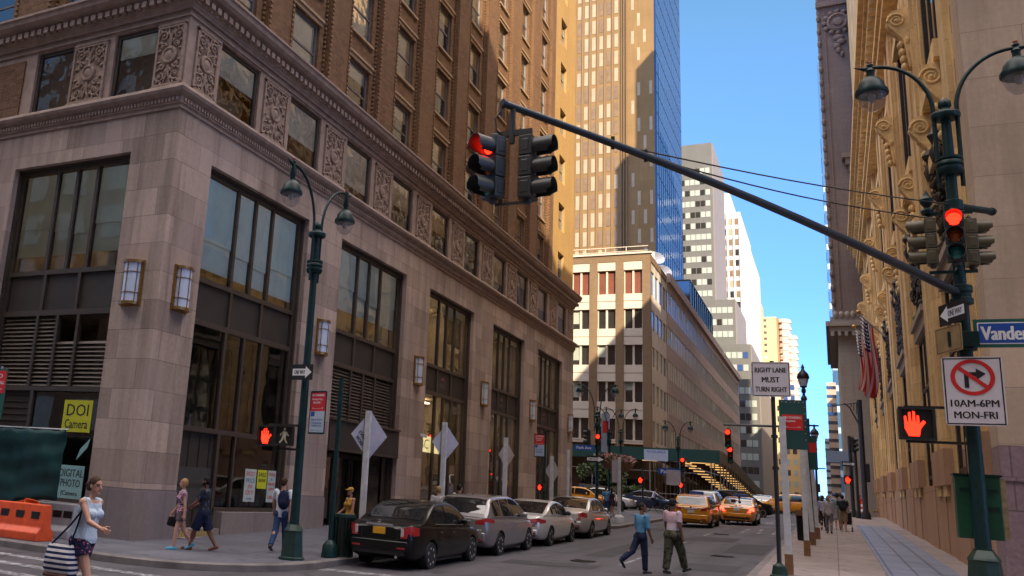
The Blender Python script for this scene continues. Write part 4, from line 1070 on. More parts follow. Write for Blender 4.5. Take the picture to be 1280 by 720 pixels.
for s in (-1, 1): b.tube([(s * .24, -.35, 1.0), (s * .24, .1, .45), (s * .24, .42, .12)], .016, 6); b.tube([(s * .24, -.2, .12), (s * .24, .15, .5)], .016, 6)
b.tube([(-.24, -.35, 1.0), (.24, -.35, 1.0)], .018, 6); b.build('frame', M['galv'], r, smooth=True)
for s in (-1, 1):
    for y in (.42, -.2): b = MB(); b.lathe([(.10, -.025), (.12, 0), (.10, .025)], (s * .24, y, .12), 14, 0, (1, 0, 0)); b.build('wheel', M['rubber'], r, smooth=True)
p = ong(1044, 652, KERB); person('distant walker in a blue cap far along the tan pavement', p, 0, 1.72, dict(lh=6, rh=-6), dict(skin='light', hair='cap', haircol='dark', capmat=C_blue, top=dict(mat=C_lilac, sleeve=.6), bottom=dict(mat=C_grey, len=1.9)), .018)
pz_ = lambda px, Y_: (lambda d: Vector((0, 0, 2)) + d * (Y_ / d.y))(_rayc(px, 640))
q = pz_(985, 78.); person('road worker in a neon vest beyond the far taxi', (q.x, q.y, G(q.x, q.y)), 180, 1.75, dict(la=8, ra=8), dict(skin='tan', hair='short', haircol='dark', top=dict(mat=C_neon, sleeve=.5), bottom=dict(mat=C_navy, len=1.9)), .02)
q = pz_(1075.5, 84.); person('vendor in a red shirt by the orange cone at the far corner', (q.x, q.y, GS(q.x, q.y)), 160, 1.65, dict(la=8, ra=20, re=50), dict(skin='tan', hair='short', haircol='dark', top=dict(mat=C_red, sleeve=.6), bottom=dict(mat=C_black, len=1.9)), .02)

# ------------------------------------------------------------------ vehicles
def park(c, x, y, rz=0, lift=0.0):
    g0, g1 = G(x, y + 1.3), G(x, y - 1.3); gr = (g0 - g1) / 2.6
    c.location = (x, y, (g0 + g1) / 2 + lift)
    c.rotation_euler = (math.atan(gr) * math.cos(rz), -math.atan(gr) * math.sin(rz) * 0, rz); return c
park(car('black sedan with a yellow number plate parked nearest at the shop kerb', M['paint_black'], SEDAN, 'cars parked along the shop kerb', plate='yellow'), -9.10, 20.92)
park(car('grey hatchback with a tall rear window parked ahead of the black sedan', M['paint_grey'], HATCH, 'cars parked along the shop kerb'), -9.13, 25.92)
park(car('silver fastback coupe with slim red tail lights parked third from the corner', M['paint_silver'], COUPE, 'cars parked along the shop kerb'), -9.06, 30.85)
park(car('pale grey sedan with tan window reflections parked farthest along the shop kerb', M['paint_champagne'], dict(SEDAN, L=4.85, wb=2.9, W=1.85, spokes=10), 'cars parked along the shop kerb', lit=False), -9.02, 36.35)
TX = dict(HATCH, L=4.5, W=1.84, chrome=False, signt=.5); TX2 = dict(SEDAN, L=4.75, W=1.84, chrome=False)
park(car('yellow taxi in the left of the two lanes, nearest to us, with a white plate', M['paint_yellow'], TX, 'yellow taxis', taxi=2, cat='taxi', name='taxi'), -6.35, 50.6)
park(car('yellow taxi with its right brake light lit, ahead and right of the nearest taxi', M['paint_yellow'], TX2, 'yellow taxis', lit=True, taxi=2, cat='taxi', name='taxi'), -4.75, 56.3)
park(car('silver people carrier with dark rear windows queued ahead of the yellow taxis', M['paint_silver'], SUV, 'waiting traffic', name='people_carrier'), -7.0, 60.5)
q = pz_(921, 70.); park(car('black off road car turning right beyond the yellow taxis', M['paint_black'], SUV, 'waiting traffic', name='off_road_car'), q.x, q.y, rad(-50))
q = pz_(727, 68.); park(car('yellow taxi crossing on the avenue behind the parked cars at the left', M['paint_yellow'], TX2, 'yellow taxis', taxi=2, cat='taxi', name='taxi'), q.x, q.y, rad(-90))
q = pz_(755, 71.); park(car('white car crossing on the avenue behind the standing couple', M['paint_white'], dict(SEDAN), 'avenue traffic'), q.x, q.y, rad(-90))
q = pz_(812, 74.); park(car('dark blue car crossing on the avenue before the sidewalk shed', M['paint_blue'], dict(SEDAN), 'avenue traffic'), q.x, q.y, rad(-90))
q = pz_(984, 82.); park(car('yellow taxi seen side on at the far right of the crossing', M['paint_yellow'], TX, 'yellow taxis', taxi=2, cat='taxi', name='taxi'), q.x, q.y, rad(90))
q = pz_(948, 79.); park(car('small pale car heading away over the crest of the street', M['paint_white'], dict(SEDAN), 'waiting traffic'), q.x, q.y + 6, 0)
# ------------------------------------------------------------------ corner building on the left
XL, YL, YE, XF = -15.19, 17.12, 59.6, -62.0
FR, FF = Fac('+x', XL), Fac('-y', YL)
LB = thing('corner_office_building', 'brown brick corner block on a carved limestone base with tall bronze shop windows', 'building', (XL, YL, 0))
OFF = (XL, YL, 0)
def lb(name, mb, mats, **k): mb.off = Vector(OFF); return mb.build(name, mats, k.pop('parent', LB), **k)
BAYS = [(18.75, 24.28), (26.61, 32.28), (34.76, 40.32), (43.18, 48.61), (51.33, 56.79)]
FBAYS = [(-21.45, -16.78), (-29.6, -24.0), (-37.8, -32.2)]
ZT = 10.53; TH = .75
def gz(y): return G(XL, y) - .3
m = MB()
# base piers and the wall over the shop windows
def solid_between(F, spans, u0, u1, z0, z1, d0, d1, mb):
    e = u0
    for a, b in sorted(spans):
        if a > e: F.box(mb, e, a, z0, z1, d0, d1)
        e = max(e, b)
    if e < u1: F.box(mb, e, u1, z0, z1, d0, d1)
solid_between(FR, BAYS, YL + TH, YE, -.5, ZT, -TH, 0, m)
solid_between(FF, FBAYS, XF, XL, -.5, ZT, -TH, 0, m)
FR.box(m, YL + TH, YE, ZT, 11.70, -TH, 0); FF.box(m, XF, XL, ZT, 11.70, -TH, 0)
lb('base_wall', m, M['lime'])
m = MB()
pl_sp = [(a - .02, b + .02) for a, b in BAYS]; fp_sp = [(a - .02, b + .02) for a, b in FBAYS]
solid_between(FR, pl_sp, YL - .001, YE, -.5, 1.36, .002, .06, m); solid_between(FF, fp_sp, XF, XL + .06, -.5, 1.36, .002, .06, m)
solid_between(FR, pl_sp, YL - .002, YE, 1.36, 1.42, .003, .035, m); solid_between(FF, fp_sp, XF, XL + .035, 1.36, 1.42, .003, .035, m)
lb('plinth', m, M['granite'])
def sweep(prof, y_end=YE):
    """a moulding carried round the street corner"""
    mb = MB(); n = len(prof)
    rows = [[(XF, YL - d, z) for d, z in prof], [(XL + d, YL - d, z) for d, z in prof], [(XL + d, y_end + d * .0, z) for d, z in prof]]
    for i in range(2):
        for j in range(n - 1):
            mb.quad(rows[i][j], rows[i + 1][j], rows[i + 1][j + 1], rows[i][j + 1])
    mb.add([p for p in rows[2]], [list(range(n))[::-1]])
    return mb
m = sweep([(0, 11.62), (.05, 11.62), (.05, 11.72), (.10, 11.74), (.10, 11.93), (.16, 11.96), (.26, 12.02), (.30, 12.10), (.28, 12.18), (.20, 12.24), (0, 12.27)])
u = YL
while u < YE - .1: FR.box(m, u, u + .07, 11.79, 11.90, .102, .15); u += .125
u = -40.
while u < XL: FF.box(m, u, u + .07, 11.79, 11.90, .102, .15); u += .125
lb('string_course', m, M['lime_plain'])
# mezzanine band : small windows between carved panels
MZ = [19.68, 23.55, 27.52, 31.5, 35.64, 39.75, 43.96, 48.0, 52.1, 56.65]
MF = [-17.16, -20.45, -26.4, -29.8, -35.0]
z0, z1 = 12.27, 14.36; HWm = 1.02
m = MB()
sr = [(c - HWm, c + HWm) for c in MZ]; sf = [(c - .82, c + .82) for c in MF]
solid_between(FR, sr, YL + .6, YE, z0 - .6, z1, -.6, -.02, m); solid_between(FF, sf, XF, XL - .02, z0 - .6, z1, -.6, -.02, m)
FR.box(m, YL + .6, YE, z1, 15.5, -.6, -.02); FF.box(m, XF, XL - .02, z1, 15.5, -.6, -.02)
FR.box(m, YL + .021, YE, 14.42, 14.48, -.019, .04); FF.box(m, XF, XL + .04, 14.42, 14.48, -.019, .04)
lb('mezzanine_wall', m, M['lime_plain'])
# carved panel
def relief(hw, hh):
    mb = MB()
    mb.box(-hw, hw, -.02, .05, -hh, hh)
    for a, b, c, d in ((-hw, hw, -hh, -hh + .07), (-hw, hw, hh - .07, hh), (-hw, -hw + .07, -hh, hh), (hw - .07, hw, -hh, hh)): mb.box(a, b, -.075, -.02, c, d)
    mb.box(-hw - .04, hw + .04, -.11, -.0, -hh - .07, -hh); mb.box(-hw - .02, hw + .02, -.09, 0, hh, hh + .05)
    mb.lathe([(.27, 0), (.27, .06), (.24, .085), (.19, .085), (.165, .05), (.14, .06), (.05, .09), (0, .09)], (0, -.02, 0), 20, 0, (0, -1, 0))
    kx = hw / .68
    for sx in (-1, 1):
        for sz in (-1, 1):
            for cx, cz, r, tn, s in ((.36 * kx, .62, .17, 1.6, 1), (.34 * kx, .30, .11, 1.3, -1)):
                pts = [(sx * (cx + s * r * (1 - k / 22) * math.cos(k * tn * 2 * pi / 20)), -.05 - .012 * k / 22, sz * (cz + r * (1 - k / 22) * math.sin(k * tn * 2 * pi / 20))) for k in range(20)]
                mb.tube(pts, [.036 - .0010 * k for k in range(20)], 6)
                mb.ball((sx * cx, -.06, sz * cz), .045, 8, 6)
            for lx, lz, ang in ((.12, .45, 70), (.16, .70, 60), (.50, .42, 20), (.52, .80, 45), (.30, .84, 90), (.50, .18, 5)):
                c, s_ = math.cos(rad(ang)), math.sin(rad(ang))
                mb.ball((sx * lx * kx, -.045, sz * lz), (.085, .035, .04), 8, 5, 0, Matrix(((c * sx, 0, -s_ * sx), (0, 1, 0), (s_ * sz, 0, c * sz))))
        mb.tube([(sx * .02, -.05, .28), (sx * .03, -.055, .6), (sx * .13, -.05, .86)], [.03, .035, .02], 6); mb.tube([(sx * .02, -.05, -.28), (sx * .03, -.055, -.6), (sx * .13, -.05, -.86)], [.03, .035, .02], 6)
    return mb
rp = relief(.68, .93).build('relief_panel', M['relief'], None, smooth=True, angle=40)
rs_ = relief(.50, .93).build('relief_panel', M['relief'], None, smooth=True, angle=40)
pzc = 13.28
def place(o, F, u, z, d=0, par=None, first=False):
    p = F.P(u, z, d) - Vector(OFF)
    c = o if first else o.copy()
    if not first: COL.objects.link(c)
    adopt(c, par or LB); c.location = p; c.rotation_euler = (0, 0, F.rz()); return c
PAN_R = [17.98] + [(a + b) / 2 for a, b in zip(MZ, MZ[1:])] + [58.55]
for i, u in enumerate(PAN_R): place(rp if i not in (0, len(PAN_R) - 1) else rs_, FR, u, pzc, -.02, first=(i == 0 or i == 1))
for u in (-15.78, -18.9): place(rs_ if u > -16 else rp, FF, u, pzc, -.02)
for u in (-28.1, -33): place(rp, FF, u, pzc, -.02)
m = MB(); FF.box(m, -23.4, -21.75, 12.35, 14.2, -.03, .03); lb('brick_infill_panel', m, M['brick'])
# a small window unit, local frame: x along the wall, -y outwards
def win_unit(hw, hh, fw, frame, blind_f, blind_m, sash=True, mull=0, glassm='glass_old', depth=.10, par=None, sill=0):
    f = MB()
    for a, b, c, d in ((-hw, hw, -hh, -hh + fw), (-hw, hw, hh - fw, hh), (-hw, -hw + fw, -hh + fw, hh - fw), (hw - fw, hw, -hh + fw, hh - fw)): f.box(a, b, -depth / 2, depth / 2, c, d)
    if sash: f.box(-hw + fw, hw - fw, -.03, .03, -.035, .035)
    for k in range(mull):
        x = -hw + 2 * hw * (k + 1) / (mull + 1); f.box(x - .03, x + .03, -depth / 2 + .002, depth / 2 - .002, -hh + fw, hh - fw)
    fo = f.build('window', frame, par)
    p = MB(); p.quad((-hw + fw, .0, -hh + fw), (hw - fw, .0, -hh + fw), (hw - fw, .0, hh - fw), (-hw + fw, .0, hh - fw)); p.build('pane', M[glassm], fo)
    if blind_f > 0:
        b = MB(); zb = hh - fw - (2 * hh - 2 * fw) * blind_f
        b.box(-hw + fw, hw - fw, .03, .04, zb, hh - fw); b.build('blind', blind_m, fo)
    r = MB(); r.box(-hw, hw, .55, .6, -hh, hh); r.box(-hw, hw, .12, .55, -hh, -hh + .02); r.box(-hw - .02, -hw, .12, .55, -hh, hh); r.box(hw, hw + .02, .12, .55, -hh, hh); r.box(-hw, hw, .12, .55, hh, hh + .02)
    r.build('room', M['interior'], fo)
    if sill:
        s = MB(); s.box(-hw - .06, hw + .06, -.16 - sill, -.11, -hh - .11, -hh - .002); s.build('sill', M['sill'], fo)
        s = MB(); s.box(-hw - .10, hw + .10, -.16 - sill * .5, -.11, hh + .002, hh + .16); s.box(-hw - .16, hw + .16, -.16 - sill * 1.1, -.11, hh + .161, hh + .26); s.build('lintel', M['sill'], fo)
    return fo
units = {}
def put_win(key, F, u, z, d, mk):
    p = F.P(u, z, d) - Vector(OFF)
    if key not in units: o = mk(); units[key] = o; adopt(o, LB)
    else: o = copy_tree(units[key], LB)
    o.location = p; o.rotation_euler = (0, 0, F.rz()); return o
zc = (z0 + z1) / 2; hh = (z1 - z0) / 2
for i, u in enumerate(MZ):
    bf = (.45, .62, .8, .55, .5, .0, .7, .35, .6, .4)[i]
    put_win(('mz', bf), FR, u, zc, -.16, lambda: win_unit(HWm, hh, .11, M['bronze'], bf, M['blind_tan'], sash=False, glassm='glass_old'))
for i, u in enumerate(MF):
    bf = (.35, 0, .5, .3, .2)[i]
    put_win(('mf', bf), FF, u, zc, -.16, lambda: win_unit(.82, hh, .11, M['bronze'], bf, M['blind'], sash=False, glassm='glass_old'))
# cornice over the mezzanine
m = sweep([(-.02, 14.62), (.06, 14.62), (.06, 14.70), (.11, 14.74), (.11, 14.78), (.16, 14.80), (.16, 15.02), (.20, 15.02), (.22, 15.07), (.40, 15.12), (.50, 15.20), (.53, 15.32), (.58, 15.36), (.58, 15.43), (.50, 15.47), (-.3, 15.52)])
u = YL - .1
while u < YE - .1: FR.box(m, u, u + .17, 14.82, 15.00, .162, .33); u += .285
u = -45.
while u < XL + .2: FF.box(m, u, u + .17, 14.82, 15.00, .162, .33); u += .285
lb('cornice', m, M['lime_plain'])
# ---------------- brick storeys
ZB, FLH, NR = 15.5, 3.42, 8
ROOF = 44.
def wz(k): return ZB + .12 + FLH * k, ZB + .12 + FLH * k + 2.28
HB = .84
m = MB(); q = MB(); st = MB(); et = MB()
cols = MZ[:9]
DB, DP = -.30, -.08                                        # bay plane, pier plane
def brick_face(F, cs, u0, u1):
    edges = sorted((c - 1.22, c + 1.22) for c in cs)
    e = u0
    for a, b in edges:
        if a > e: F.box(m, e, a, ZB - .6, ROOF, -1.0, DP)
        e = b
    if u1 > e: F.box(m, e, u1, ZB - .6, ROOF, -1.0, DP)
    for c in cs:
        F.box(m, c - 1.22, c - HB, ZB - .6, wz(NR)[0], -1.0, DB); F.box(m, c + HB, c + 1.22, ZB - .6, wz(NR)[0], -1.0, DB)
        zz = ZB - .6
        for k in range(NR):
            a, b = wz(k)
            F.box(m, c - HB, c + HB, zz, a, -1.0, DB); zz = b
        F.box(m, c - 1.22, c + 1.22, wz(NR)[0] - FLH + 2.28, ROOF, -1.0, DB + .001)
        for s in (-1, 1):
            z = ZB
            while z < wz(NR)[0]:
                x = c + s * 1.29
                F.box(q, x - .055, x + .055, z, z + .09, DP, DP + .045); F.box(q, x - s * .14 - .03, x - s * .14 + .03, z + .09, z + .17, DB, DB + .09)
                z += .18
brick_face(FR, cols, YL + 1.0, 54.3)
fcols = [-19.9, -24.0, -28.1, -32.2]
brick_face(FF, fcols, -40, XL - .08)
lb('brick_wall', m, M['brick']); lb('rope_moulding', q, M['quoin'])
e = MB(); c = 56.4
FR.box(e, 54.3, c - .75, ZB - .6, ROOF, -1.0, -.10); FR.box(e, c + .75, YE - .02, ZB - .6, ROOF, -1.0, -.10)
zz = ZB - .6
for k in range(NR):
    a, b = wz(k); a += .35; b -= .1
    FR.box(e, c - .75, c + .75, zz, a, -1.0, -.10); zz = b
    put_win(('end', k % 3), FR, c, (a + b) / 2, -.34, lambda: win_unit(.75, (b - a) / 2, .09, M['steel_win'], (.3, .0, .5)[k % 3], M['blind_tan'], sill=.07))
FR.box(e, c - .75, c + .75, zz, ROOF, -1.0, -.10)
lb('end_pier_wall', e, M['brick_sunlit'])
BF = [.5, .8, .4, .62, .25, .45, .95]
for i, c in enumerate(cols):
    for k in range(NR):
        a, b = wz(k); v = R_.randrange(7)
        put_win(('b', v), FR, c, (a + b) / 2, DB - .16, lambda: win_unit(HB, (b - a) / 2, .085, M['steel_win'], BF[v], M['blind_tan'], sill=.10))
for i, c in enumerate(fcols[:2]):
    for k in range(3):
        a, b = wz(k); v = R_.randrange(7)
        put_win(('b', v), FF, c, (a + b) / 2, DB - .16, lambda: win_unit(HB, (b - a) / 2, .085, M['steel_win'], BF[v], M['blind_tan'], sill=.10))
m = MB(); m.box(XF, XL - 1.0, YL + 1.0, YE - .02, 12, ROOF); m.box(XF, XL - .1, YE - 1.0, YE - .021, -.5, 15); m.box(XF, XL - 6.5, YL + 6.5, YE - .6, -.5, 12)
lb('back_wall', m, M['brick'])
# ---------------- tall shop-front bays
def bay(F, a, b, kind, bl):
    W = b - a; d = -.36; fw = .13
    f = MB()
    bx = lambda u0, u1, zz0, zz1, d0=-.07, d1=.07: F.box(f, u0, u1, zz0, zz1, d + d0, d + d1)
    zb = .25 + max(0, G(XL, (a + b) / 2)) * (1 if F is FR else 0)
    bx(a, a + .16, -.2, ZT); bx(b - .16, b, -.2, ZT); bx(a + .16, b - .16, ZT - .16, ZT)
    bx(a - .0, b, ZT - .05, ZT, .07, .20); bx(a, a + .07, -.2, ZT - .05, .07, .18); bx(b - .07, b, -.2, ZT - .05, .07, .18)
    U = lambda t: a + .16 + (W - .32) * t
    bx(U(0), U(1), 7.20, 7.34); bx(U(0), U(1), 5.98, 6.14)
    for t in (.33, .515, .70): bx(U(t) - .055, U(t) + .055, 7.34, ZT - .16)
    for t in (.345, .66): bx(U(t) - .055, U(t) + .055, 6.14, 7.20)
    lowz = 3.08
    if kind in ('louver', 'entry', 'front'):
        lowz = 4.15 if kind == 'entry' else 3.95
        for t in (.33, .515, .70): bx(U(t) - .05, U(t) + .05, lowz, 5.98)
        bx(U(0), U(1), lowz - .12, lowz)
    if kind == 'shop': 
        for t in (.33, .515, .70): bx(U(t) - .055, U(t) + .055, 3.16, 5.98)
        bx(U(0), U(1), 3.02, 3.16); bx(U(.36) - .07, U(.36) + .07, -.1, 3.02); bx(U(.52) - .04, U(.52) + .04, .95, 3.02)
        bx(U(.36), U(1), .86, .97, -.1, .12)
    if kind == 'bank':
        for t in (.33, .515, .70): bx(U(t) - .05, U(t) + .05, zb, 5.98)
        bx(U(0), U(1), zb - .3, zb + .12)
    if kind == 'front':
        bx(U(.38) - .06, U(.38) + .06, -.1, 3.85); bx(U(.38), U(1), .9, 1.0)
    fo = f.build('bay_window', M['bronze'], LB); fo_off = None
    # rebuild local to the building
    def sub(nm, mb, mat): return lb(nm, mb, mat, parent=fo)
    for v in fo.data.vertices: v.co -= Vector(OFF)
    p = MB()
    for t0, t1 in ((0, .33), (.33, .515), (.515, .70), (.70, 1)): F.quad(p, U(t0), U(t1), 7.34, ZT - .16, d)
    sub('pane', p, M['glass'])
    for i, (t0, t1) in enumerate(((0, .33), (.33, .515), (.515, .70), (.70, 1))):
        k = MB(); F.box(k, U(t0) + .07, U(t1) - .07, ZT - .2 - bl * 3.0 - .12 * ((i * 7) % 3 - 1), ZT - .2, d - .035, d - .025); sub('blind', k, M['blind'])
    k = MB(); F.box(k, U(0), U(1), ZT - .2 - min(1, bl + .24) * 3.0, ZT - .2, d - .09, d - .08)
    if bl > .3: sub('inner_blind', k, M['blind'])
    s = MB()
    for t0, t1 in ((0, .345), (.345, .66), (.66, 1)): F.box(s, U(t0) + .055, U(t1) - .055, 6.14, 7.20, d - .05, d - .01)
    sub('spandrel_panel', s, M['bronze_panel'])
    if kind in ('louver', 'entry', 'front'):
        l = MB(); z = lowz + .03
        while z < 5.93:
            for t0, t1 in ((0, .33), (.33, .515), (.515, .70), (.70, 1)):
                if kind == 'front' and t0 >= .5 and z > 5.25: continue
                A, B = F.P(U(t0) + .05, z, d - .06), F.P(U(t1) - .05, z + .07, d + .03)
                l.add([F.P(U(t0) + .05, z, d + .02), F.P(U(t1) - .05, z, d + .02), F.P(U(t1) - .05, z + .075, d - .05), F.P(U(t0) + .05, z + .075, d - .05),
                       F.P(U(t0) + .05, z - .015, d + .02), F.P(U(t1) - .05, z - .015, d + .02), F.P(U(t1) - .05, z + .06, d - .05), F.P(U(t0) + .05, z + .06, d - .05)], [(0, 1, 2, 3), (4, 7, 6, 5), (0, 4, 5, 1)])
            z += .118
        sub('louver', l, M['louver'])
    g = MB()
    if kind == 'shop':
        for t0, t1 in ((0, .33), (.33, .515), (.515, .70), (.70, 1)): F.quad(g, U(t0), U(t1), 3.16, 5.98, d)
        F.quad(g, U(.36), U(1), .97, 3.02, d)
    if kind == 'bank': F.quad(g, U(0), U(1), zb + .12, 5.98, d)
    if kind == 'front': F.quad(g, U(.38), U(1), 1.0, 3.80, d)
    if g.v: sub('shop_pane', g, M['glass_dark'])
    # the room behind
    r = MB(); F.box(r, a, b, -.3, ZT + .3, d - 3.2, d - 3.1); F.box(r, a - .1, a, -.3, ZT + .3, d - 3.1, d - .3); F.box(r, b, b + .1, -.3, ZT + .3, d - 3.1, d - .3)
    F.box(r, a, b, ZT, ZT + .1, d - 3.1, d - .3); F.box(r, a, b, 6.1, 7.2, d - 3.1, d - .2); F.box(r, a, b, -.4, .1, d - 3.1, d - .2)
    sub('room', r, M['interior'])
    c = MB()
    for j in range(3): F.box(c, U(.12 + .3 * j), U(.12 + .3 * j) + .9, ZT - .25, ZT - .2, d - 2.0, d - 1.8)
    if kind == 'bank':
        for j in range(3): F.box(c, U(.1 + .3 * j), U(.1 + .3 * j) + 1.0, 5.9, 5.95, d - 1.8, d - 1.5)
    sub('room_light', c, M['room_glow'])
    return fo, sub, U, d
M['room_glow'] = emit('warm_room_light', (1, .78, .45), 5.0)
b1 = bay(FR, *BAYS[0], 'shop', .66); b2 = bay(FR, *BAYS[1], 'entry', .50)
b3 = bay(FR, *BAYS[2], 'bank', .15); b4 = bay(FR, *BAYS[3], 'bank', .12); b5 = bay(FR, *BAYS[4], 'bank', .05)
f1 = bay(FF, *FBAYS[0], 'front', .60); f2 = bay(FF, *FBAYS[1], 'louver', .5)
# bay 1 : door with steps, stall riser, posters
fo, sub, U, d = b1
k = MB(); FR.box(k, U(.36) + .07, BAYS[0][1], -.3, .86, d - .12, .02); lb('stall_riser', k, M['granite'])
k = MB()
FR.box(k, U(0), U(.36) - .07, .42, 3.02, d - .12, d - .06)
for t in (.04, .13, .22, .31): FR.box(k, U(t) - .012, U(t) + .012, .5, 2.95, d - .06, d - .03)
FR.box(k, U(.02), U(.33), 1.5, 1.62, d - .06, d - .02)
dr = lb('shop_door', k, M['bronze_panel'])
k = MB(); FR.box(k, U(.02) , U(.34), 1.0, 2.05, d - .035, d - .028); lb('door_notice', k, plain('grey_door_notice', (.05, .048, .046), .6), parent=dr)
k = MB(); FR.box(k, U(0) - .05, U(.36), -.3, .22, d - .1, .32); FR.box(k, U(0), U(.36), .22, .42, d - .1, .02); lb('door_step', k, M['granite'])
k = MB()
for j in range(11):
    u0 = U(.0) + .12 + j * .12
    a_ = [FR.P(u0, .25, .024), FR.P(u0 + .06, .25, .024), FR.P(u0 + .12, .37, .024), FR.P(u0 + .06, .37, .024)]
    k.quad(*a_)
FR.box(k, U(0) + .1, U(.36) - .05, .225, .24, .0, .022); lb('hazard_stripe', k, plain('hazard_yellow', (.5, .36, .03), .6))
def poster(F, sub_, u0, u1, z0, z1, dd, paper, lines, nm='poster', ink=None):
    k = MB(); F.box(k, u0, u1, z0, z1, dd - .006, dd)
    po = lb(nm, k, paper)
    for body, zc_, h_, w_, mat_ in lines:
        t = MB(); A, B = F.P(0, 0, 0), F.P(1, 0, 0); uv = (B - A)
        if F.side == '+x': uv = Vector((0, 1, 0))
        text(t, body, F.P((u0 + u1) / 2, zc_, dd), uv, (0, 0, 1), h_, w_, .003, bold=.004)
        lb('lettering', t, mat_, parent=po)
    return po
paper = plain('poster_paper', (.46, .50, .48), .7); ink_r = plain('poster_red', (.5, .05, .04), .7, 0, 0); ink_t = plain('poster_teal', (.03, .2, .24), .7, 0, 0)
dd = d + .012
poster(FR, sub, 22.35, 22.95, 1.15, 2.12, dd, paper, [('BEST', 1.98, .13, .46, ink_r), ('PRICE', 1.78, .13, .46, ink_t), ('IN', 1.60, .12, .2, ink_r), ('CITY', 1.42, .13, .42, ink_r), ('today', 1.24, .07, .3, ink_t)])
poster(FR, sub, 23.02, 23.55, 1.55, 2.12, dd, M['sign_yellow'], [('SALE', 1.98, .12, .42, M['sign_black']), ('NOW', 1.80, .11, .36, M['sign_black'])])
poster(FR, sub, 23.60, 24.06, 1.15, 2.12, dd, paper, [('PHONE', 2.0, .10, .36, ink_r), ('&', 1.85, .08, .1, ink_t), ('PHOTO', 1.70, .10, .36, ink_r), ('SIM', 1.55, .10, .3, ink_r), ('CARDS', 1.30, .10, .36, ink_r)])
# merchandise shelf in the window
k = MB()
for j in range(9): FR.box(k, 21.4 + .30 * j, 21.6 + .30 * j, 1.0, 1.12 + .07 * (j * 5 % 4), d - .5, d - .3)
lb('window_display', k, plain('shop_goods', (.25, .27, .28), .6, 0, .5, 2))
# bay 2 : recessed entrance under a deep fascia
fo, sub, U, d = b2
k = MB(); FR.box(k, BAYS[1][0] + .02, BAYS[1][1] - .02, 3.05, 4.03, d - .1, .05); lb('entrance_fascia', k, M['bronze_panel'])
k = MB(); FR.box(k, BAYS[1][0] + .02, BAYS[1][1] - .02, 4.03, 4.10, d - .1, .12); FR.box(k, BAYS[1][0] + .02, BAYS[1][1] - .02, 2.98, 3.05, d - .1, .08); lb('fascia_trim', k, M['bronze'])
k = MB(); zb = .3
for t0, t1 in ((.02, .24), (.27, .49), (.52, .74), (.77, .98)):
    FR.box(k, U(t0), U(t0) + .08, zb - .1, 2.95, d - 1.0, d - .9); FR.box(k, U(t1) - .08, U(t1), zb - .1, 2.95, d - 1.0, d - .9)
FR.box(k, U(0), U(1), 2.80, 2.95, d - 1.0, d - .9); eo = lb('entrance_doors', k, M['bronze'])
k = MB(); FR.quad(k, U(.02), U(.98), zb - .1, 2.8, d - .95); lb('door_glass', k, M['glass_dark'], parent=eo)
# bays 3-5 : bank lettering on a glowing fascia inside the glass, small emblems on the spandrels
fo, sub, U, d = b3
k = MB(); FR.box(k, U(0) + .03, U(.60), 3.45, 4.15, d - .12, d - .06)
sg = lb('bank_sign', k, emit('lit_cream_sign', (.95, .80, .42), .55))
t = MB(); text(t, 'SBC', FR.P(U(.15), 3.80, d - .06), (0, 1, 0), (0, 0, 1), .42, 1.25, .004); lb('lettering', t, M['sign_black'], parent=sg)
k = MB(); c = FR.P(U(.40), 3.82, d - .055)
for pts in ([(-.2, .16), (0, 0), (-.2, -.16)], [(.2, .16), (.2, -.16), (0, 0)], [(-.2, .16), (.2, .16), (0, 0)][::-1], [(-.2, -.16), (.0, 0), (.2, -.16)][::-1]):
    if pts[0][0] == -.2 and pts[1] == (0, 0) or pts[0] == (.2, .16): flatpoly(k, pts, c, (0, 1, 0), (0, 0, 1), .0, 0)
lb('emblem', k, M['sign_red'], parent=sg)
for bb in (b3, b4, b5):
    fo, sub, U, d = bb
    k = MB(); c = FR.P(U(.50), 6.82, d - .008)
    flatpoly(k, [(-.14, .09), (0, 0), (-.14, -.09)], c, (0, 1, 0), (0, 0, 1), .004); flatpoly(k, [(.14, .09), (.14, -.09), (0, 0)][::-1], c, (0, 1, 0), (0, 0, 1), .004); flatpoly(k, [(-.07, .09), (.07, .09), (0, .02)][::-1], c, (0, 1, 0), (0, 0, 1), .004)
    sub('emblem', k, plain('dull_pink_emblem', (.32, .10, .09), .5, 0, 0))
    t = MB(); text(t, 'HSBC', FR.P(U(.50), 6.52, d - .008), (0, 1, 0), (0, 0, 1), .22, .62, .004); sub('lettering', t, plain('dull_emblem_letters', (.16, .11, .09), .6, 0, 0))
# camera shop notices on the front
fo, sub, U, d = f1
dd = d + .012
poster(FF, sub, -18.36, -17.30, 2.74, 3.60, dd, M['sign_yellow'], [('DOI', 3.33, .32, .80, M['sign_black']), ('Camera', 2.96, .24, .84, M['sign_black'])], 'shop_notice')
poster(FF, sub, -18.20, -17.30, .98, 1.86, dd, M['poster_cyan'], [('DIGITAL', 1.66, .20, .86, M['sign_black']), ('PHOTO', 1.40, .20, .7, M['sign_black']), ('(Camera', 1.12, .12, .6, M['sign_black'])], 'shop_notice')
k = MB(); flatpoly(k, [(-.2, -.25), (.16, .1), (.22, .34), (-.1, .05)], FF.P(-17.45, 2.25, dd), (1, 0, 0), (0, 0, 1)); sub('paper_scrap', k, M['poster_cyan'])
k = MB(); FF.box(k, FBAYS[0][0], FBAYS[0][1], -.3, .9, d - .12, .01); lb('stall_riser', k, M['granite'])
k = MB(); FF.box(k, U(0), U(.38), .9, 3.85, d - .1, d - .05)
for j in range(16): FF.box(k, U(.02), U(.36), 1.0 + j * .18, 1.04 + j * .18, d - .05, d - .02)
lb('roller_shutter', k, M['bronze_panel'])
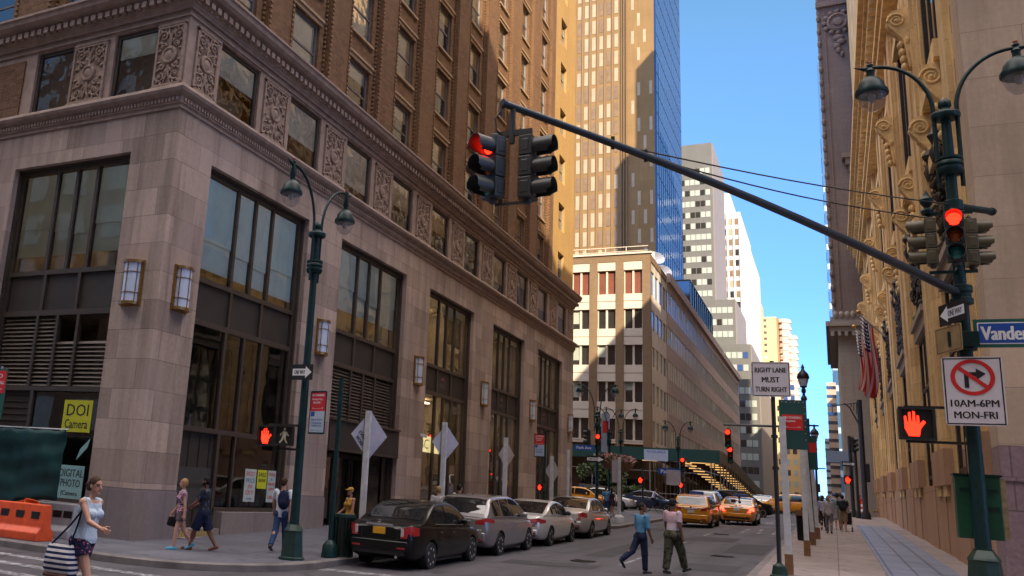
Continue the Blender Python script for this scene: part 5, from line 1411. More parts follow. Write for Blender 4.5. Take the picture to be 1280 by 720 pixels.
m = MB(); FR.box(m, 58.5, 59.1, 1.9, 3.3, 0, .03); lb('wall_plaque', m, M['iron'])

# ---------------- wall lanterns on the piers
def lantern():
    r = thing('wall_lantern', None, 'lamp')
    def half(mb, r0, z0, z1, rr, mi=0, n=14):
        pts0 = [(r0 * math.cos(pi + pi * k / n), r0 * .85 * math.sin(pi + pi * k / n)) for k in range(n + 1)]
        mb.prism(pts0, lambda x, y: Vector((x, y - .06, z0)), lambda x, y: Vector((x, y - .06, z1)), mi)
    g = MB(); half(g, .25, .05, 1.12, 0); g.build('opal_shade', M['opal'], r, smooth=True, angle=40)
    b = MB(); half(b, .30, -.02, .06, 0); half(b, .30, 1.11, 1.18, 0)
    b.box(-.34, .34, -.06, .0, -.04, 1.20)
    for z in (.30, .86):
        pts = [(.262 * math.cos(pi + pi * k / 14), .262 * .85 * math.sin(pi + pi * k / 14) - .06, z) for k in range(15)]; b.tube(pts, .012, 5)
    for a in (205, 270, 335): b.bar((.258 * math.cos(rad(a)), .258 * .85 * math.sin(rad(a)) - .06, .05), (.258 * math.cos(rad(a)), .258 * .85 * math.sin(rad(a)) - .06, 1.12), .02, .02)
    b.build('brass_frame', M['brass'], r)
    return r
LT = lantern(); first = True
lanl = ['opal lantern in a brass cage on the front face of the corner pier', 'opal lantern in a brass cage just round the corner beside the first tall shop bay',
        'opal wall lantern between the first shop bay and the louvered bay, behind the lamp post', 'opal wall lantern on the pier between the louvered entrance bay and the cream bank sign',
        'opal wall lantern on the pier just beyond the bay with the cream bank sign', 'opal wall lantern on the pier above the far red and white parking sign', 'opal wall lantern on the last pier at the far end of the limestone base']
spots = [(FF, -16.08), (FR, 18.0), (FR, 25.6), (FR, 33.75), (FR, 41.9), (FR, 50.1), (FR, 58.6)]
for i, (F, u) in enumerate(spots):
    p = F.P(u, 6.12, 0)
    if i == 0: LT.location = p; LT.rotation_euler = (0, 0, F.rz()); LT['label'] = lanl[0]; LT['group'] = 'lanterns on the limestone piers'
    else: dup(LT, p, F.rz(), lanl[i], 'lanterns on the limestone piers')
# security camera by the bank
r = thing('security_camera', 'small white security camera bolted to the pier beside the cream bank sign', 'camera', FR.P(34.3, 4.05, 0), pi / 2)
k = MB(); k.obox((0, -.22, 0), (.07, 0, 0), (0, .13, .03), (0, -.01, .06)); k.build('housing', M['sign_white'], r, bevel=.01)
k = MB(); k.bar((0, 0, .1), (0, -.2, .06), .04, .04); k.build('bracket', M['galv'], r)
# ------------------------------------------------------------------ where a far thing stands: a sight line met with a plane
_CM = cam.matrix_world.to_3x3(); _CO = Vector((0, 0, 2))
def _ray(px, py): return _CM @ Vector(((px - 421) / 1093, -(py - 352) / 1093, -1))
def at_y(px, py, Y): d = _ray(px, py); return _CO + d * (Y / d.y)
def at_x(px, py, X): d = _ray(px, py); return _CO + d * (X / d.x)
def win_grid(parent, off, F, us, zs, w, h, d, protos, weights, limit=100, order=None):
    """one part per window, the rest (past the limit) in one mesh"""
    cells = [(u, z) for z in zs for u in us]
    if order: cells.sort(key=order)
    objs = {}; rest = {}
    for i, (u, z) in enumerate(cells):
        k = R_.choices(range(len(protos)), weights)[0]
        if i < limit:
            if k not in objs:
                b = MB(); b.box(-w / 2, w / 2, -.03, .05, -h / 2, h / 2); o = b.build('window', protos[k], parent); objs[k] = o
            else: o = objs[k].copy(); COL.objects.link(o); adopt(o, parent)
            o.location = F.P(u, z, d) - Vector(off); o.rotation_euler = (0, 0, F.rz())
        else: F.box(rest.setdefault(k, MB(off)), u - w / 2, u + w / 2, z - h / 2, z + h / 2, d - .05, d + .03)
    if rest:
        al = MB(off)
        for k, b in rest.items(): al.add(b.v, b.f, k)
        o = al.build('upper_windows', protos, parent); o['kind'] = 'stuff'
M['w_dark'] = mirror_glass('dark_tower_window', (.03, .03, .03), .2, .15, .5, .05)
M['w_pale'] = plain('pale_tower_blind', (.36, .40, .37), .6, 0, .08, 1, obj=False)
M['w_cream'] = plain('cream_tower_blind', (.38, .29, .18), .5, 0, .12, .6, obj=False)
M['w_brown'] = plain('brown_tower_window', (.20, .13, .07), .4, 0, .2, .8, obj=False)

# ------------------------------------------------------------------ golden sandstone building on the right
XR, YB, YB2, RT = 3.35, 25.3, 98.0, 38.0
SB = thing('sandstone_building', 'golden sandstone building with tall pilasters, scroll brackets and dark iron window grilles', 'building', (XR, YB, 0))
SO = (XR, YB, 0); FL, F2 = Fac('-x', XR), Fac('-y', YB)
def sb(nm, mb, mats, parent=None, **k): mb.off = Vector(SO); return mb.build(nm, mats, parent or SB, **k)
RT2 = 66.0
WIN = [(30.0, 34.9), (40.4, 45.6), (51.4, 56.4), (62.2, 67.2), (73.0, 78.0), (83.8, 88.8)]
tz = lambda y: 3.12 + .0175 * (y - YB)
def sbox(mb, F, u0, u1, z0, t0, t1, d0, d1):
    a = [F.P(u0, z0, d0), F.P(u1, z0, d0), F.P(u1, z0, d1), F.P(u0, z0, d1)]; b = [F.P(u0, t0, d0), F.P(u1, t1, d0), F.P(u1, t1, d1), F.P(u0, t0, d1)]
    mb.add(a + b, [(0, 1, 2, 3), (7, 6, 5, 4), (0, 4, 5, 1), (1, 5, 6, 2), (2, 6, 7, 3), (3, 7, 4, 0)])
m = MB()
e = YB + 1.205
for a, b in WIN + [(YB2, YB2)]:
    FL.box(m, e, a, 2, RT, -1.5, -.28); e = b
for a, b in WIN: FL.box(m, a, b, 14.5, 16.4, -1.5, -.29); FL.box(m, a, b, 23.5, RT, -1.5, -.29)
for i, (a, b) in enumerate(WIN + [(YB2 + 6, YB2 + 6)]):
    p0 = WIN[i - 1][1] if i else YB + 1.21; p1 = min(a, YB2)
    w_ = p1 - p0; s = .35 if i else 0
    segs = [(p0 + s, p1 - .35, -.279, -.12), (p0 + s + .5, p1 - .9, -.119, -.02)]
    if w_ > 4.5: segs += [(p0 + s + .75, p0 + s + 2.0, -.019, .09), (p1 - 2.4, p1 - 1.15, -.019, .09)]
    else: segs += [(p0 + s + .9, p1 - 1.3, -.019, .09)]
    for u0, u1, d0, d1 in segs: FL.box(m, u0, u1, tz(u0) - .4, 25.5, d0, d1)
sb('sandstone_wall', m, M['gold_lime'])
m = MB()
for z, d1, h in ((25.5, .35, .5), (26.0, .5, .35), (27.6, .9, .4), (28.0, 1.15, .45)): FL.box(m, YB + .01, YB2, z, z + h - .002, -.7, d1)
FL.box(m, YB + .01, YB2, 28.45, RT, -.9, -.1)
u = YB + .5
while u < YB2 - .5: FL.box(m, u, u + .35, 26.9, 27.58, -.09, .75); u += .9
for a, b in WIN:
    FL.box(m, a - .1, b + .1, 15.9, 16.5, -.275, .10); FL.box(m, a - .2, b + .2, 13.6, 14.1, -.275, .04); FL.box(m, a - .05, b + .05, 23.2, 23.7, -.275, .02)
sb('entablature', m, M['gold_trim'])
# sloping granite plinth and the pedestals standing on it
m = MB(); e = YB
segs = [YB, 28.4, 31.2, 34.9, 37.2, 40.4, 44.4, 48.0, 51.4, 54.2, 57.4, 60.4, 64.2, 68.0, 71.2, 75.0, 79.0, 83.2, 88.6, 93.0, YB2]
for i, (a, b) in enumerate(zip(segs, segs[1:])):
    m = MB(); sbox(m, FL, a + .012, b - .012, -.2, tz(a), tz(b), -1.4, .0 + .035 * (i % 3)); sb('plinth', m, M['pink_granite'])
for i, (a, b) in enumerate(WIN + [(YB2 + 4, YB2 + 4)]):
    p0 = WIN[i - 1][1] if i else YB + 1.2; p1 = min(a, YB2)
    for u0, u1 in (((p0 + .6, p0 + 2.6), (p1 - 3.0, p1 - .7)) if p1 - p0 > 4.5 else ((p0 + .2, p1 - .4),)):
        m = MB(); sbox(m, FL, u0, u1, tz(u0) - .02, tz(u0) + 1.15, tz(u1) + 1.15, -.27, .16); sb('pedestal', m, M['pink_granite'])
# scroll brackets
def scroll():
    b = MB()
    pts = []
    for k in range(26): a = k / 25 * 2.2 * 2 * pi; r = .42 * (1 - k / 34); pts.append((0, -.42 - r * math.cos(a) * .9, .95 + r * math.sin(a)))
    for sx in (-.20, .20):
        b.tube([(sx, -.40 - .30 * (1 - k / 30) * math.cos(k * .5), .98 + .30 * (1 - k / 30) * math.sin(k * .5)) for k in range(26)], [.055 - .001 * k for k in range(26)], 6)
        b.tube([(sx, -.06, -.9), (sx, -.12, -.3), (sx, -.22, .2), (sx, -.50, .55)], .04, 6); b.ball((sx, -.40, .98), (.06, .08, .08), 8, 6); b.ball((sx, -.12, .1), (.05, .10, .16), 8, 6)
    prof = [(0, -1.0), (-.10, -.98), (-.15, -.6), (-.18, -.2), (-.26, .2), (-.42, .5), (-.62, .7), (-.74, .95), (-.70, 1.2), (-.55, 1.38), (-.3, 1.46), (0, 1.5)]
    b.prism(prof, lambda y, z: Vector((-.19, y, z)), lambda y, z: Vector((.19, y, z)))
    for z in (-.9, -.6, -.3, 0): b.ball((0, -.22 - .1 * (z + .9), z), (.22, .12, .17), 8, 6)
    return b
sc = scroll().build('scroll_bracket', M['gold_trim'], None, smooth=True, angle=40); fst = True
for i, (a, b) in enumerate(WIN):
    for u, z in ((a + .35, 14.4), (b - .35, 14.4), (b + 1.6, 19.6)):
        o = sc if fst else sc.copy()
        if not fst: COL.objects.link(o)
        fst = False; adopt(o, SB); o.location = FL.P(u, z, -.22 if z < 19 else .08) - Vector(SO); o.rotation_euler = (0, 0, -pi / 2)
# windows : bronze frames, carved iron panels over them
for i, (a, b) in enumerate(WIN):
    f = MB()
    d = -.22
    for u0, u1 in ((a, a + .3), (b - .3, b)): FL.box(f, u0, u1, 2.5, 14.5, d - .1, d + .05)
    for t in (.36, .5, .64): uu = a + (b - a) * t; FL.box(f, uu - .06, uu + .06, 2.8, 9.6, d - .08, d + .03)
    for z in (tz(a) + .4, 5.6, 7.4, 9.5): FL.box(f, a + .3, b - .3, z, z + .16, d - .079, d + .04)
    for u0, u1 in ((a, a + .25), (b - .25, b)): FL.box(f, u0, u1, 16.5, 23.2, d - .1, d + .05)
    for t in (.36, .64): uu = a + (b - a) * t; FL.box(f, uu - .06, uu + .06, 16.5, 23.2, d - .08, d + .03)
    fo = sb('tall_window', f, M['iron'])
    p = MB(); FL.quad(p, a + .1, b - .1, 2.5, 9.6, d); sb('pane', p, M['glass_dark'], fo); p = MB(); FL.quad(p, a + .1, b - .1, 16.5, 23.2, d - .02); sb('upper_pane', p, M['w_dark'], fo)
    r = MB(); FL.box(r, a, b, 2, 23.5, d - .7, d - .6); sb('room', r, M['interior'], fo)
    l = MB(); FL.box(l, a - .05, b + .05, 9.62, 10.1, d - .05, -.02); FL.box(l, a - .12, b + .12, 10.1, 10.35, d - .05, .10); sb('window_lintel', l, plain('weathered_lintel', (.30, .25, .20), .7), fo)
    k = MB(); FL.box(k, a + .2, b - .2, 10.35, 13.6, d - .3, d + .05)
    rr = random.Random(i)
    for q in range(80):
        u = rr.uniform(a + .3, b - .3); z = rr.uniform(10.5, 13.4); c = FL.P(u, z, d + .10)
        ang = rr.uniform(0, 2 * pi); s = rr.uniform(.14, .34)
        k.tube([c + Vector((-.06 * math.sin(w_ * 1.5), math.cos(ang + w_) * s * (1 - w_ / 8), math.sin(ang + w_) * s * (1 - w_ / 8))) for w_ in [j * .7 for j in range(9)]], .055, 5)
        k.ball(c + Vector((-.08, 0, 0)), (.09, .12, .12), 6, 5)
    for u in (a + .5, (a + b) / 2, b - .5): k.lathe([(.12, 0), (.2, .3), (.1, .6), (.22, .9), (.05, 1.2)], FL.P(u, 13.4, d + .2), 8)
    sb('carved_iron_panel', k, M['iron'], fo, smooth=True)
# front towards the cross street : big plain ashlar on a mauve granite base
m = MB(); F2.box(m, XR, 60, 3.86, RT, -1.2, 0); F2.box(m, XR + 1.51, 60, 28.4, RT + .01, -70, -1.21); sb('front_wall', m, M['front_lime'])
m = MB(); FL.box(m, 62.0, YB2, 28.46, RT2, -30, -.12); sb('upper_storeys', m, M['gold_lime'])
m = MB(); FL.box(m, 42.0, 61.9, 38.01, 41.4, -30, -.15); sb('shadow_attic', m, M['gold_lime'])  # out-of-view block added to raise the shadow on the office front
m = MB(); F2.box(m, XR + .0, 60, 3.16, 3.85, -1.2, .04); F2.box(m, XR - .10, 60, 3.06, 3.15, -1.2, .10); F2.box(m, XR - .06, 60, -.2, 3.055, -1.2, .06); sb('front_plinth', m, M['mauve_granite'])
m = MB(); F2.box(m, XR + 1.5, 60, 2, 28, -72.7, -1.3); sb('core_wall', m, M['gold_trim'])
r = thing('standpipe', 'small brass standpipe inlet low on the granite plinth at the far corner', 'standpipe', (XR, 95.0, GS(3.3, 95) + .7), -pi / 2)
k = MB(); k.lathe([(.08, 0), (.08, .3), (.14, .3), (.14, .4)], (-.15, 0, 0), 10, 0, (0, -1, 0)); k.lathe([(.08, 0), (.08, .3), (.14, .3), (.14, .4)], (.15, 0, 0), 10, 0, (0, -1, 0)); k.build('inlet', M['brass'], r, smooth=True)
k = MB(); k.box(-.3, .3, -.06, 0, -.2, .2); k.build('back_plate', M['iron'], r)

# ------------------------------------------------------------------ office block beyond the crossing
YO, XO = 86.0, -14.6
OB = thing('ribbon_window_office_block', 'brown brick office block with white spandrels and long ribbon windows down the street', 'building', (XO, YO, 0)); OO = (XO, YO, 0)
FO, FS = Fac('-y', YO), Fac('+x', XO)
def ob_(nm, mb, mats, parent=None, **k): mb.off = Vector(OO); return mb.build(nm, mats, parent or OB, **k)
M['w_redbrown'] = plain('red_brown_blind', (.17, .05, .03), .5, 0, .15, .8, obj=False)
M['w_ribbon'] = mirror_glass('ribbon_glass', (.05, .042, .034), .0, .1, .5, .12)
M['ob_brick'] = blocks('office_brick', (.225, .152, .095), (.195, .132, .08), (.20, .14, .09), .5, .2, .01, stain=.1, bump=.1, grain=.1)
M['ob_white'] = plain('white_spandrel', (.56, .50, .43), .6, 0, .06, .5, obj=False)
M['ob_span'] = blocks('mauve_spandrel', (.44, .34, .31), (.40, .31, .28), (.17, .13, .12), 1.6, .72, .02, offset=0, stain=.1, bump=.05)
YO2 = 176.0; ZR = 25.6
rows = [(24.05 - 2.4, 24.05)] + [(20.17 - 3.55 * k - 1.95, 20.17 - 3.55 * k) for k in range(4)]
fc = [(-22.15 - 2.52 * k, -20.4 - 2.52 * k) for k in range(0, 9)] + [(-19.63, -17.88), (-17.11, -15.36)]
m = MB()
FO.box(m, -48, XO, 24.9, ZR, -20, 0); FO.box(m, -48, XO - .51, 4, 24.9, -20, -.5)
e = -48
for a, b in sorted(fc): FO.box(m, e, a, 4, 24.9, -.499, 0); e = b
FO.box(m, e, XO, 4, 24.9, -.499, 0)
FS.box(m, YO + .5, YO2, 24.901, ZR - .001, -20, -.001); FS.box(m, YO + 20, YO2, -2, 24.9, -20, -.5)
ob_('brick_wall', m, M['ob_brick'])
for a, b in fc:
    m = MB(); FO.box(m, a, b, 24.05, 24.9, -.499, -.05); ob_('white_spandrel', m, M['ob_white'])
    zz = [r_[0] for r_ in rows]; tt = [r_[1] for r_ in rows[1:]] + [7.2]
    for z1_, z0_ in zip(zz, tt):
        m = MB(); mid = (z0_ + z1_) / 2; FO.box(m, a, b, mid + .05, z1_, -.499, -.05); FO.box(m, a, b, z0_, mid - .03, -.499, -.05); FO.box(m, a, b, mid - .03, mid + .05, -.499, -.12); ob_('white_spandrel', m, M['ob_white'])
for a, b in fc:
    for k, (z0_, z1_) in enumerate(rows):
        f = MB(); FO.box(f, (a + b) / 2 - .09, (a + b) / 2 + .09, z0_, z1_, -.46, -.2)
        for u0, u1 in ((a, a + .09), (b - .09, b)): FO.box(f, u0, u1, z0_, z1_, -.46, -.25)
        fo = ob_('window', f, M['ob_white'])
        p = MB(); FO.box(p, a + .09, (a + b) / 2 - .09, z0_, z1_, -.45, -.38); FO.box(p, (a + b) / 2 + .09, b - .09, z0_, z1_, -.45, -.38)
        ob_('pane', p, M['w_redbrown'] if k == 0 else M['w_dark'], fo)
        if k and R_.random() < .55:
            p = MB(); FO.box(p, a + .1, (a + b) / 2 - .1, z1_ - R_.uniform(.6, 1.6), z1_, -.379, -.36); ob_('blind', p, M['w_pale'], fo)
# the long side : a brick end bay, then ribbons
m = MB()
y1 = 95.0
for u in [YO + .3 + 2.25 * k for k in range(5)]: FS.box(m, u, u + .45, 4, 24.9, -.499, -.06)
for (z0_, z1_), zn in zip(rows, [r_[1] for r_ in rows[1:]] + [5]):
    FS.box(m, YO + 1.0, y1 + .4, zn, z0_, -.498, -.08)
FS.box(m, YO + 1.0, y1 + .4, 24.05, 24.9, -.498, -.08)
ob_('end_bay_wall', m, M['ob_white'])
m = MB(); zs = [ZR + .6] + [r_[0] for r_ in rows]
for (z0_, z1_), zn in zip(rows, [r_[1] for r_ in rows[1:]] + [4.5]):
    FS.box(m, y1 + .5, YO2, zn, z0_, -.499, .06)
FS.box(m, y1 + .5, YO2, 24.05, 24.9, -.499, .06); FS.box(m, y1 + .5, YO2, 24.9, ZR + .25, -.0, .4)
ob_('side_spandrel', m, M['ob_span'])
for k, (z0_, z1_) in enumerate(rows):
    g = MB(); FS.box(g, y1 + .5, YO2, z0_, z1_, -.3, .0); go = ob_('ribbon_window', g, M['w_ribbon'] if 'w_ribbon' in M else M['w_dark'])
    mu = MB(); bl = MB(); u = y1 + .6
    while u < YO2:
        FS.box(mu, u, u + .17, z0_, z1_, .001, .055)
        if R_.random() < .28: FS.box(bl, u + .25, u + 1.2, z1_ - R_.uniform(.3, 1.4), z1_, .001, .006)
        u += 1.22
    ob_('mullion', mu, M['ob_white'], go); ob_('blind', bl, M['w_pale'], go)
    g = MB()
    for u in [YO + 1.2 + 2.25 * j for j in range(4)]: FS.box(g, u - .42, u + 1.35, z0_, z1_, -.4, -.16)
    ob_('end_window', g, M['w_dark'])
# ground floor behind the shed
m = MB(); FO.box(m, -48, XO, -1, 7.2, -6, -2.5); FS.box(m, YO + 2.5, YO2, -4, 5.5, -6, -2.5); ob_('shop_front', m, M['interior'])
m = MB()
for u in range(-46, -14, 4): FO.box(m, u, u + .7, 0, 7.1, -1.5, -.6)
for u in range(88, 175, 5): FS.box(m, u, u + .8, -4, 5.4, -1.5, -.6)
ob_('ground_floor_pier', m, M['ob_brick'])
m = MB()
for u in range(-47, -15, 2): FO.box(m, u, u + .06, ZR, ZR + .9, -.6, -.54)
FO.box(m, -48, XO - .3, ZR + .9, ZR + .96, -.6, -.54); FO.box(m, -48, XO - .3, ZR + .45, ZR + .5, -.6, -.54); FO.box(m, -48, XO + .15, ZR, ZR + .18, -.4, .15)
ob_('roof_railing', m, M['ob_white'])
# glass penthouse, a part of the block
c = at_x(862, 351, XO - 1.2); e_ = at_x(890, 400, XO - 1.2)
m = MB(); m.box(XO - 9, XO - 1.2, c.y, e_.y, ZR, c.z); m.build  # closed dark box
po = ob_('glass_penthouse', m, mirror_glass('penthouse_glass', (.02, .03, .04), .3, .1, .3, .05))
m = MB(); m.box(XO - 9.05, XO - 1.15, c.y - .05, e_.y + .05, c.z, c.z + .2)
for k in range(12): y = c.y + (e_.y - c.y) * k / 11; m.box(XO - 1.2, XO - 1.1, y - .05, y + .05, ZR, c.z)
ob_('penthouse_frame', m, M['iron'], po)
for k, (px, lab) in enumerate(((819, 'white satellite dish at the roof corner of the ribbon windowed office block'), (828, 'smaller satellite dish on the office roof, behind the corner dish'))):
    p = at_x(px, 322, XO - .8); r = thing('satellite_dish', lab, 'satellite dish', (p.x, p.y, ZR))
    b = MB(); b.lathe([(.05, -.1), (.5, .02), (.8, .22), (.9, .35), (.86, .35), (.5, .1), (.02, 0)], (0, 0, 1.3 - .3 * k), 16, 0, (.6, -1, .7)); b.build('dish', M['sign_white'], r, smooth=True)
    b = MB(); b.tube([(0, 0, 0), (0, 0, 1.3 - .3 * k)], .07, 6); b.build('mast', M['galv'], r)

# ------------------------------------------------------------------ sidewalk shed wrapped round the block
SHX, SHY = -8.6, 83.7
SH = thing('sidewalk_shed', 'green panelled sidewalk shed on steel posts round the ribbon windowed office block', 'scaffold', (SHX, SHY, GS(SHX, SHY))); HO = tuple(SH.location)
def sh(nm, mb, mats, **k): mb.off = Vector(HO); return mb.build(nm, mats, SH, **k)
zt = lambda y: GS(SHX, y) + 5.0
zs0 = zt(SHY)
m = MB(); m.box(-46, SHX, SHY, SHY + .08, zs0 - 1.12, zs0); sh('front_panel', m, M['shed_green'])
m = MB(); N = 46; Yv = [SHY + .081 + 1.4 * k for k in range(N)]
for a, b in zip(Yv, Yv[1:]):
    q = [(SHX, a, zt(a) - 1.1), (SHX, b, zt(b) - 1.1), (SHX, b, zt(b)), (SHX, a, zt(a))]
    m.add(q + [(x - .06, y, z) for x, y, z in q], [(0, 1, 2, 3), (7, 6, 5, 4), (0, 4, 5, 1), (3, 2, 6, 7), (0, 3, 7, 4), (1, 5, 6, 2)])
    m.box(SHX, SHX + .03, a + .02, a + .10, (zt(a) + zt(b)) / 2 - 1.15, (zt(a) + zt(b)) / 2 + .05)
sh('side_panel', m, M['shed_ply'])
m = MB(); m.box(-46, SHX - .07, SHY + .09, SHY + 3.3, zs0 - 1.0, zs0 - .9)
for a, b in zip(Yv, Yv[1:]):
    m.add([(SHX - .07, a, zt(a) - .95), (SHX - .07, b, zt(b) - .95), (-14.5, b, zt(b) - .95), (-14.5, a, zt(a) - .95), (SHX - .07, a, zt(a) - .85), (SHX - .07, b, zt(b) - .85), (-14.5, b, zt(b) - .85), (-14.5, a, zt(a) - .85)], [(0, 1, 2, 3), (7, 6, 5, 4), (0, 4, 5, 1), (2, 6, 7, 3)])
sh('deck', m, M['wood'])
pp_ = []
for k in range(15): pp_.append((-45 + 2.55 * k, SHY + .12)); pp_.append((-45 + 2.55 * k, SHY + 2.6))
for k in range(24): pp_.append((SHX - .12, SHY + 1.5 + 2.6 * k)); pp_.append((-13.6, SHY + 3.5 + 2.6 * k))
for x, y in pp_:
    m = MB(); m.tube([(x, y, GS(x, y)), (x, y, zt(y) - .95)], .05, 6); m.tube([(x, y, GS(x, y)), (x, y, GS(x, y) + .05)], .14, 6); sh('post', m, M['galv'])
m = MB()
for k in range(14): x = -45 + 2.55 * k; z = GS(x, SHY); m.tube([(x, SHY + .12, z + 1.1), (x + 2.55, SHY + .12, z + 1.1)], .03, 5); m.tube([(x, SHY + .12, z + 3.0), (x + 2.55, SHY + .12, z + 3.0)], .03, 5)
m.tube([(SHX - .12, SHY + .1, 3.1 + 1.6), (-13.3, SHY + .12, 6.0)], .04, 5); m.tube([(SHX - .12, SHY + 1.5, 3.3), (SHX - .12, SHY + 9.4, 6.3)], .04, 5)
sh('brace', m, M['galv'])
for k in range(9):
    m = MB(); x = -44 + 4.1 * k; m.box(x, x + 1.3, SHY + 1.5, SHY + 1.6, zs0 - 1.12, zs0 - 1.02); sh('tube_light', m, M['tube_light'])
for k in range(15):
    for x in (-10.4, -12.7):
        y = SHY + 2.5 + 3.2 * k; m = MB(); m.box(x, x + 1.1, y, y + .1, zt(y) - 1.06, zt(y) - .97); sh('tube_light', m, M['tube_light'])
m = MB(); c = at_y(820, 569, SHY - .02); slab(m, (c.x, SHY - .03, c.z), (1, 0, 0), (0, 0, 1), 2.05, 1.0, .03)
bo = tag(m.build('shed_banner', plain('pale_blue_banner', (.42, .50, .66), .6)), 'pale blue banner fixed to the green fascia of the sidewalk shed', 'sign')
t = MB(); text(t, 'AVAILABLE', (c.x, SHY - .046, c.z + .3), (1, 0, 0), (0, 0, 1), .22, 1.6, .003); t.build('lettering', M['sign_blue'], bo)

# ------------------------------------------------------------------ towers behind
def tower_box(nm, x0, x1, y0, y1, z0, z1, mat, parent, off):
    b = MB(off); b.box(x0, x1, y0, y1, z0, z1); return b.build(nm, mat, parent)
# brown tower
Yt = 154.; c = at_y(821, 200, Yt); Xc = c.x; a_ = at_y(775.5, 250, Yt)
y2 = at_x(852.5, 250, Xc).y
BT = thing('tan_tower', 'tall tan tower with pale window strips and a blue glass side', 'skyscraper', (Xc, Yt, 0)); BO = (Xc, Yt, 0)
M['bt_tan'] = blocks('tan_tower_stone', (.27, .165, .07), (.245, .15, .06), (.21, .13, .055), 4.5, 3.6, .05, stain=.12, bump=.05, grain=.06, offset=0)
M['bt_rib'] = plain('tan_tower_rib', (.21, .135, .07), .7, 0, .08, .3, obj=False)
tower_box('shaft', Xc - 60, Xc - .31, Yt, y2, -5, 190, M['bt_tan'], BT, BO)
g = MB(BO); g.box(Xc - .3, Xc, Yt + .02, y2, -5, 190); gs = g.build('glass_side', mirror_glass('blue_curtain_glass', (.010, .04, .15), .0, .25, .06, .10), BT)
g = MB(BO)
for k in range(14): y = Yt + (y2 - Yt) * k / 13; g.box(Xc, Xc + .06, y - .04, y + .04, 0, 190)
for k in range(44): z = 20 + 3.9 * k; g.box(Xc, Xc + .04, Yt, y2, z, z + .1)
g.build('mullion', plain('blue_mullion', (.02, .05, .13), .4), gs)
Ft = Fac('-y', Yt); pitch = 1.38
us = [a_.x - .75 - pitch * k for k in range(12)]; zs_ = [16 + 3.5 * k for k in range(45)]
win_grid(BT, BO, Ft, us[::1], zs_, .66, 2.7, .02, [M['w_cream'], M['w_brown']], (.62, .38), 100)
g = MB(BO)
for u in us: Ft.box(g, u - pitch / 2 - .12, u - pitch / 2 + .12, 0, 190, 0, .25)
for q in (.15, .6, 1.05): Ft.box(g, a_.x + q, a_.x + q + .12, 0, 190, 0, .45)
g.build('window_rib', M['bt_rib'], BT)
r2 = random.Random(5); n_ = 0; g = MB(); g.box(-.25, .25, -.02, .02, -1.3, 1.3); sp0 = g.build('stray_window', M['w_cream'], BT); sp0.location = (a_.x + 2.5 - Xc, 0, 20)
for z in zs_[3:26]:
    for k in range(5):
        u = a_.x + 2.2 + k * 1.05
        if u < Xc - .7 and (k + int(z / 3.5)) % 2 == 0 and r2.random() < .75: link_copy(sp0, BT, (u - Xc, 0, z))
# grey stepped tower
Yg = 230.
GT = thing('grey_stepped_tower', 'grey ribbon windowed office tower stepping down towards the street', 'skyscraper', (at_y(888, 400, Yg).x, Yg, 0)); GO = tuple(GT.location)
M['gt_grey'] = blocks('grey_panel', (.155, .155, .15), (.145, .145, .14), (.12, .12, .12), 1.5, 60, .04, offset=0, stain=0, bump=.02, grain=.05)
M['gt_side'] = plain('grey_brick_side', (.23, .20, .185), .8, 0, .06, .3, obj=False)
tiers = [(at_y(889, 178, Yg), 903), (at_y(918.5, 374, Yg - 4), 930), (at_y(938, 430, Yg - 8), 947), (at_y(948.5, 474, Yg - 12), 962)]
for k, (c, sx) in enumerate(tiers):
    yk = Yg - 4 * k; z0_ = -10; yend = at_x(sx, 360 if k else 205, c.x).y
    tower_box('tier', c.x - 40, c.x, yk, min(max(yend, yk + 8), yk + 60), z0_, c.z, M['gt_grey'], GT, GO)
    b = MB(GO); b.box(c.x, c.x + .25, yk + .3, min(max(yend, yk + 8), yk + 60) - .1, z0_, c.z - .1); b.build('side_wall', M['gt_side'], GT)
    Fg = Fac('-y', yk); zlow = tiers[k + 1][0].z if k < 3 else 0
    zs_ = []; z = c.z - (7.5 if k == 0 else 2.6)
    while z > max(zlow + .5, 3): zs_.append(z); z -= 2.95
    win_grid(GT, GO, Fg, [c.x - 1.1 - 1.22 * j for j in range(14 if k else 9)], zs_, 1.05, 1.45, .02, [M['w_pale'], M['w_dark']], (.6, .4), 60)
# white tower
Yw = 285.; c = at_y(925, 265, Yw)
WT = thing('white_tower', 'slim white tower with brown windows behind the grey stepped tower', 'skyscraper', (c.x, Yw, 0)); WO = tuple(WT.location)
M['wt'] = plain('white_stone', (.62, .58, .55), .7, 0, .04, .2, obj=False)
ye = at_x(933, 300, c.x).y; c2 = at_y(936, 305, Yw + 12); c3 = at_y(912, 241, Yw + 20)
b = MB(WO); b.box(c.x - 26, c.x, Yw, Yw + 40, -10, c.z); b.box(c.x - 30, c2.x, Yw + 12, Yw + 60, -10, c2.z); b.box(c3.x - 20, c3.x, Yw + 20, Yw + 50, c.z - 20, c3.z); b.build('shaft', M['wt'], WT)
Fw = Fac('-y', Yw); zs_ = [c.z - 3 - 3.3 * k for k in range(26)]
win_grid(WT, WO, Fw, [c.x - 1.2 - 1.75 * k for k in range(6)], zs_, .95, 2.0, .02, [M['w_brown'], M['w_cream'], M['w_dark']], (.55, .2, .25), 100)
b = MB(WO)
for k in range(7): u = c.x - .32 - 1.75 * k; Fw.box(b, u - .16, u + .16, 0, c.z, 0, .4)
b.build('pilaster_rib', M['wt'], WT)
b = MB(WO)
for k in range(26): z = c2.z - 5 - 3.4 * k; b.box(c2.x - .2, c2.x + .03, Yw + 14 + (k % 3), Yw + 15.2 + (k % 3), z, z + 1.6)
b.build('side_window', M['w_dark'], WT)
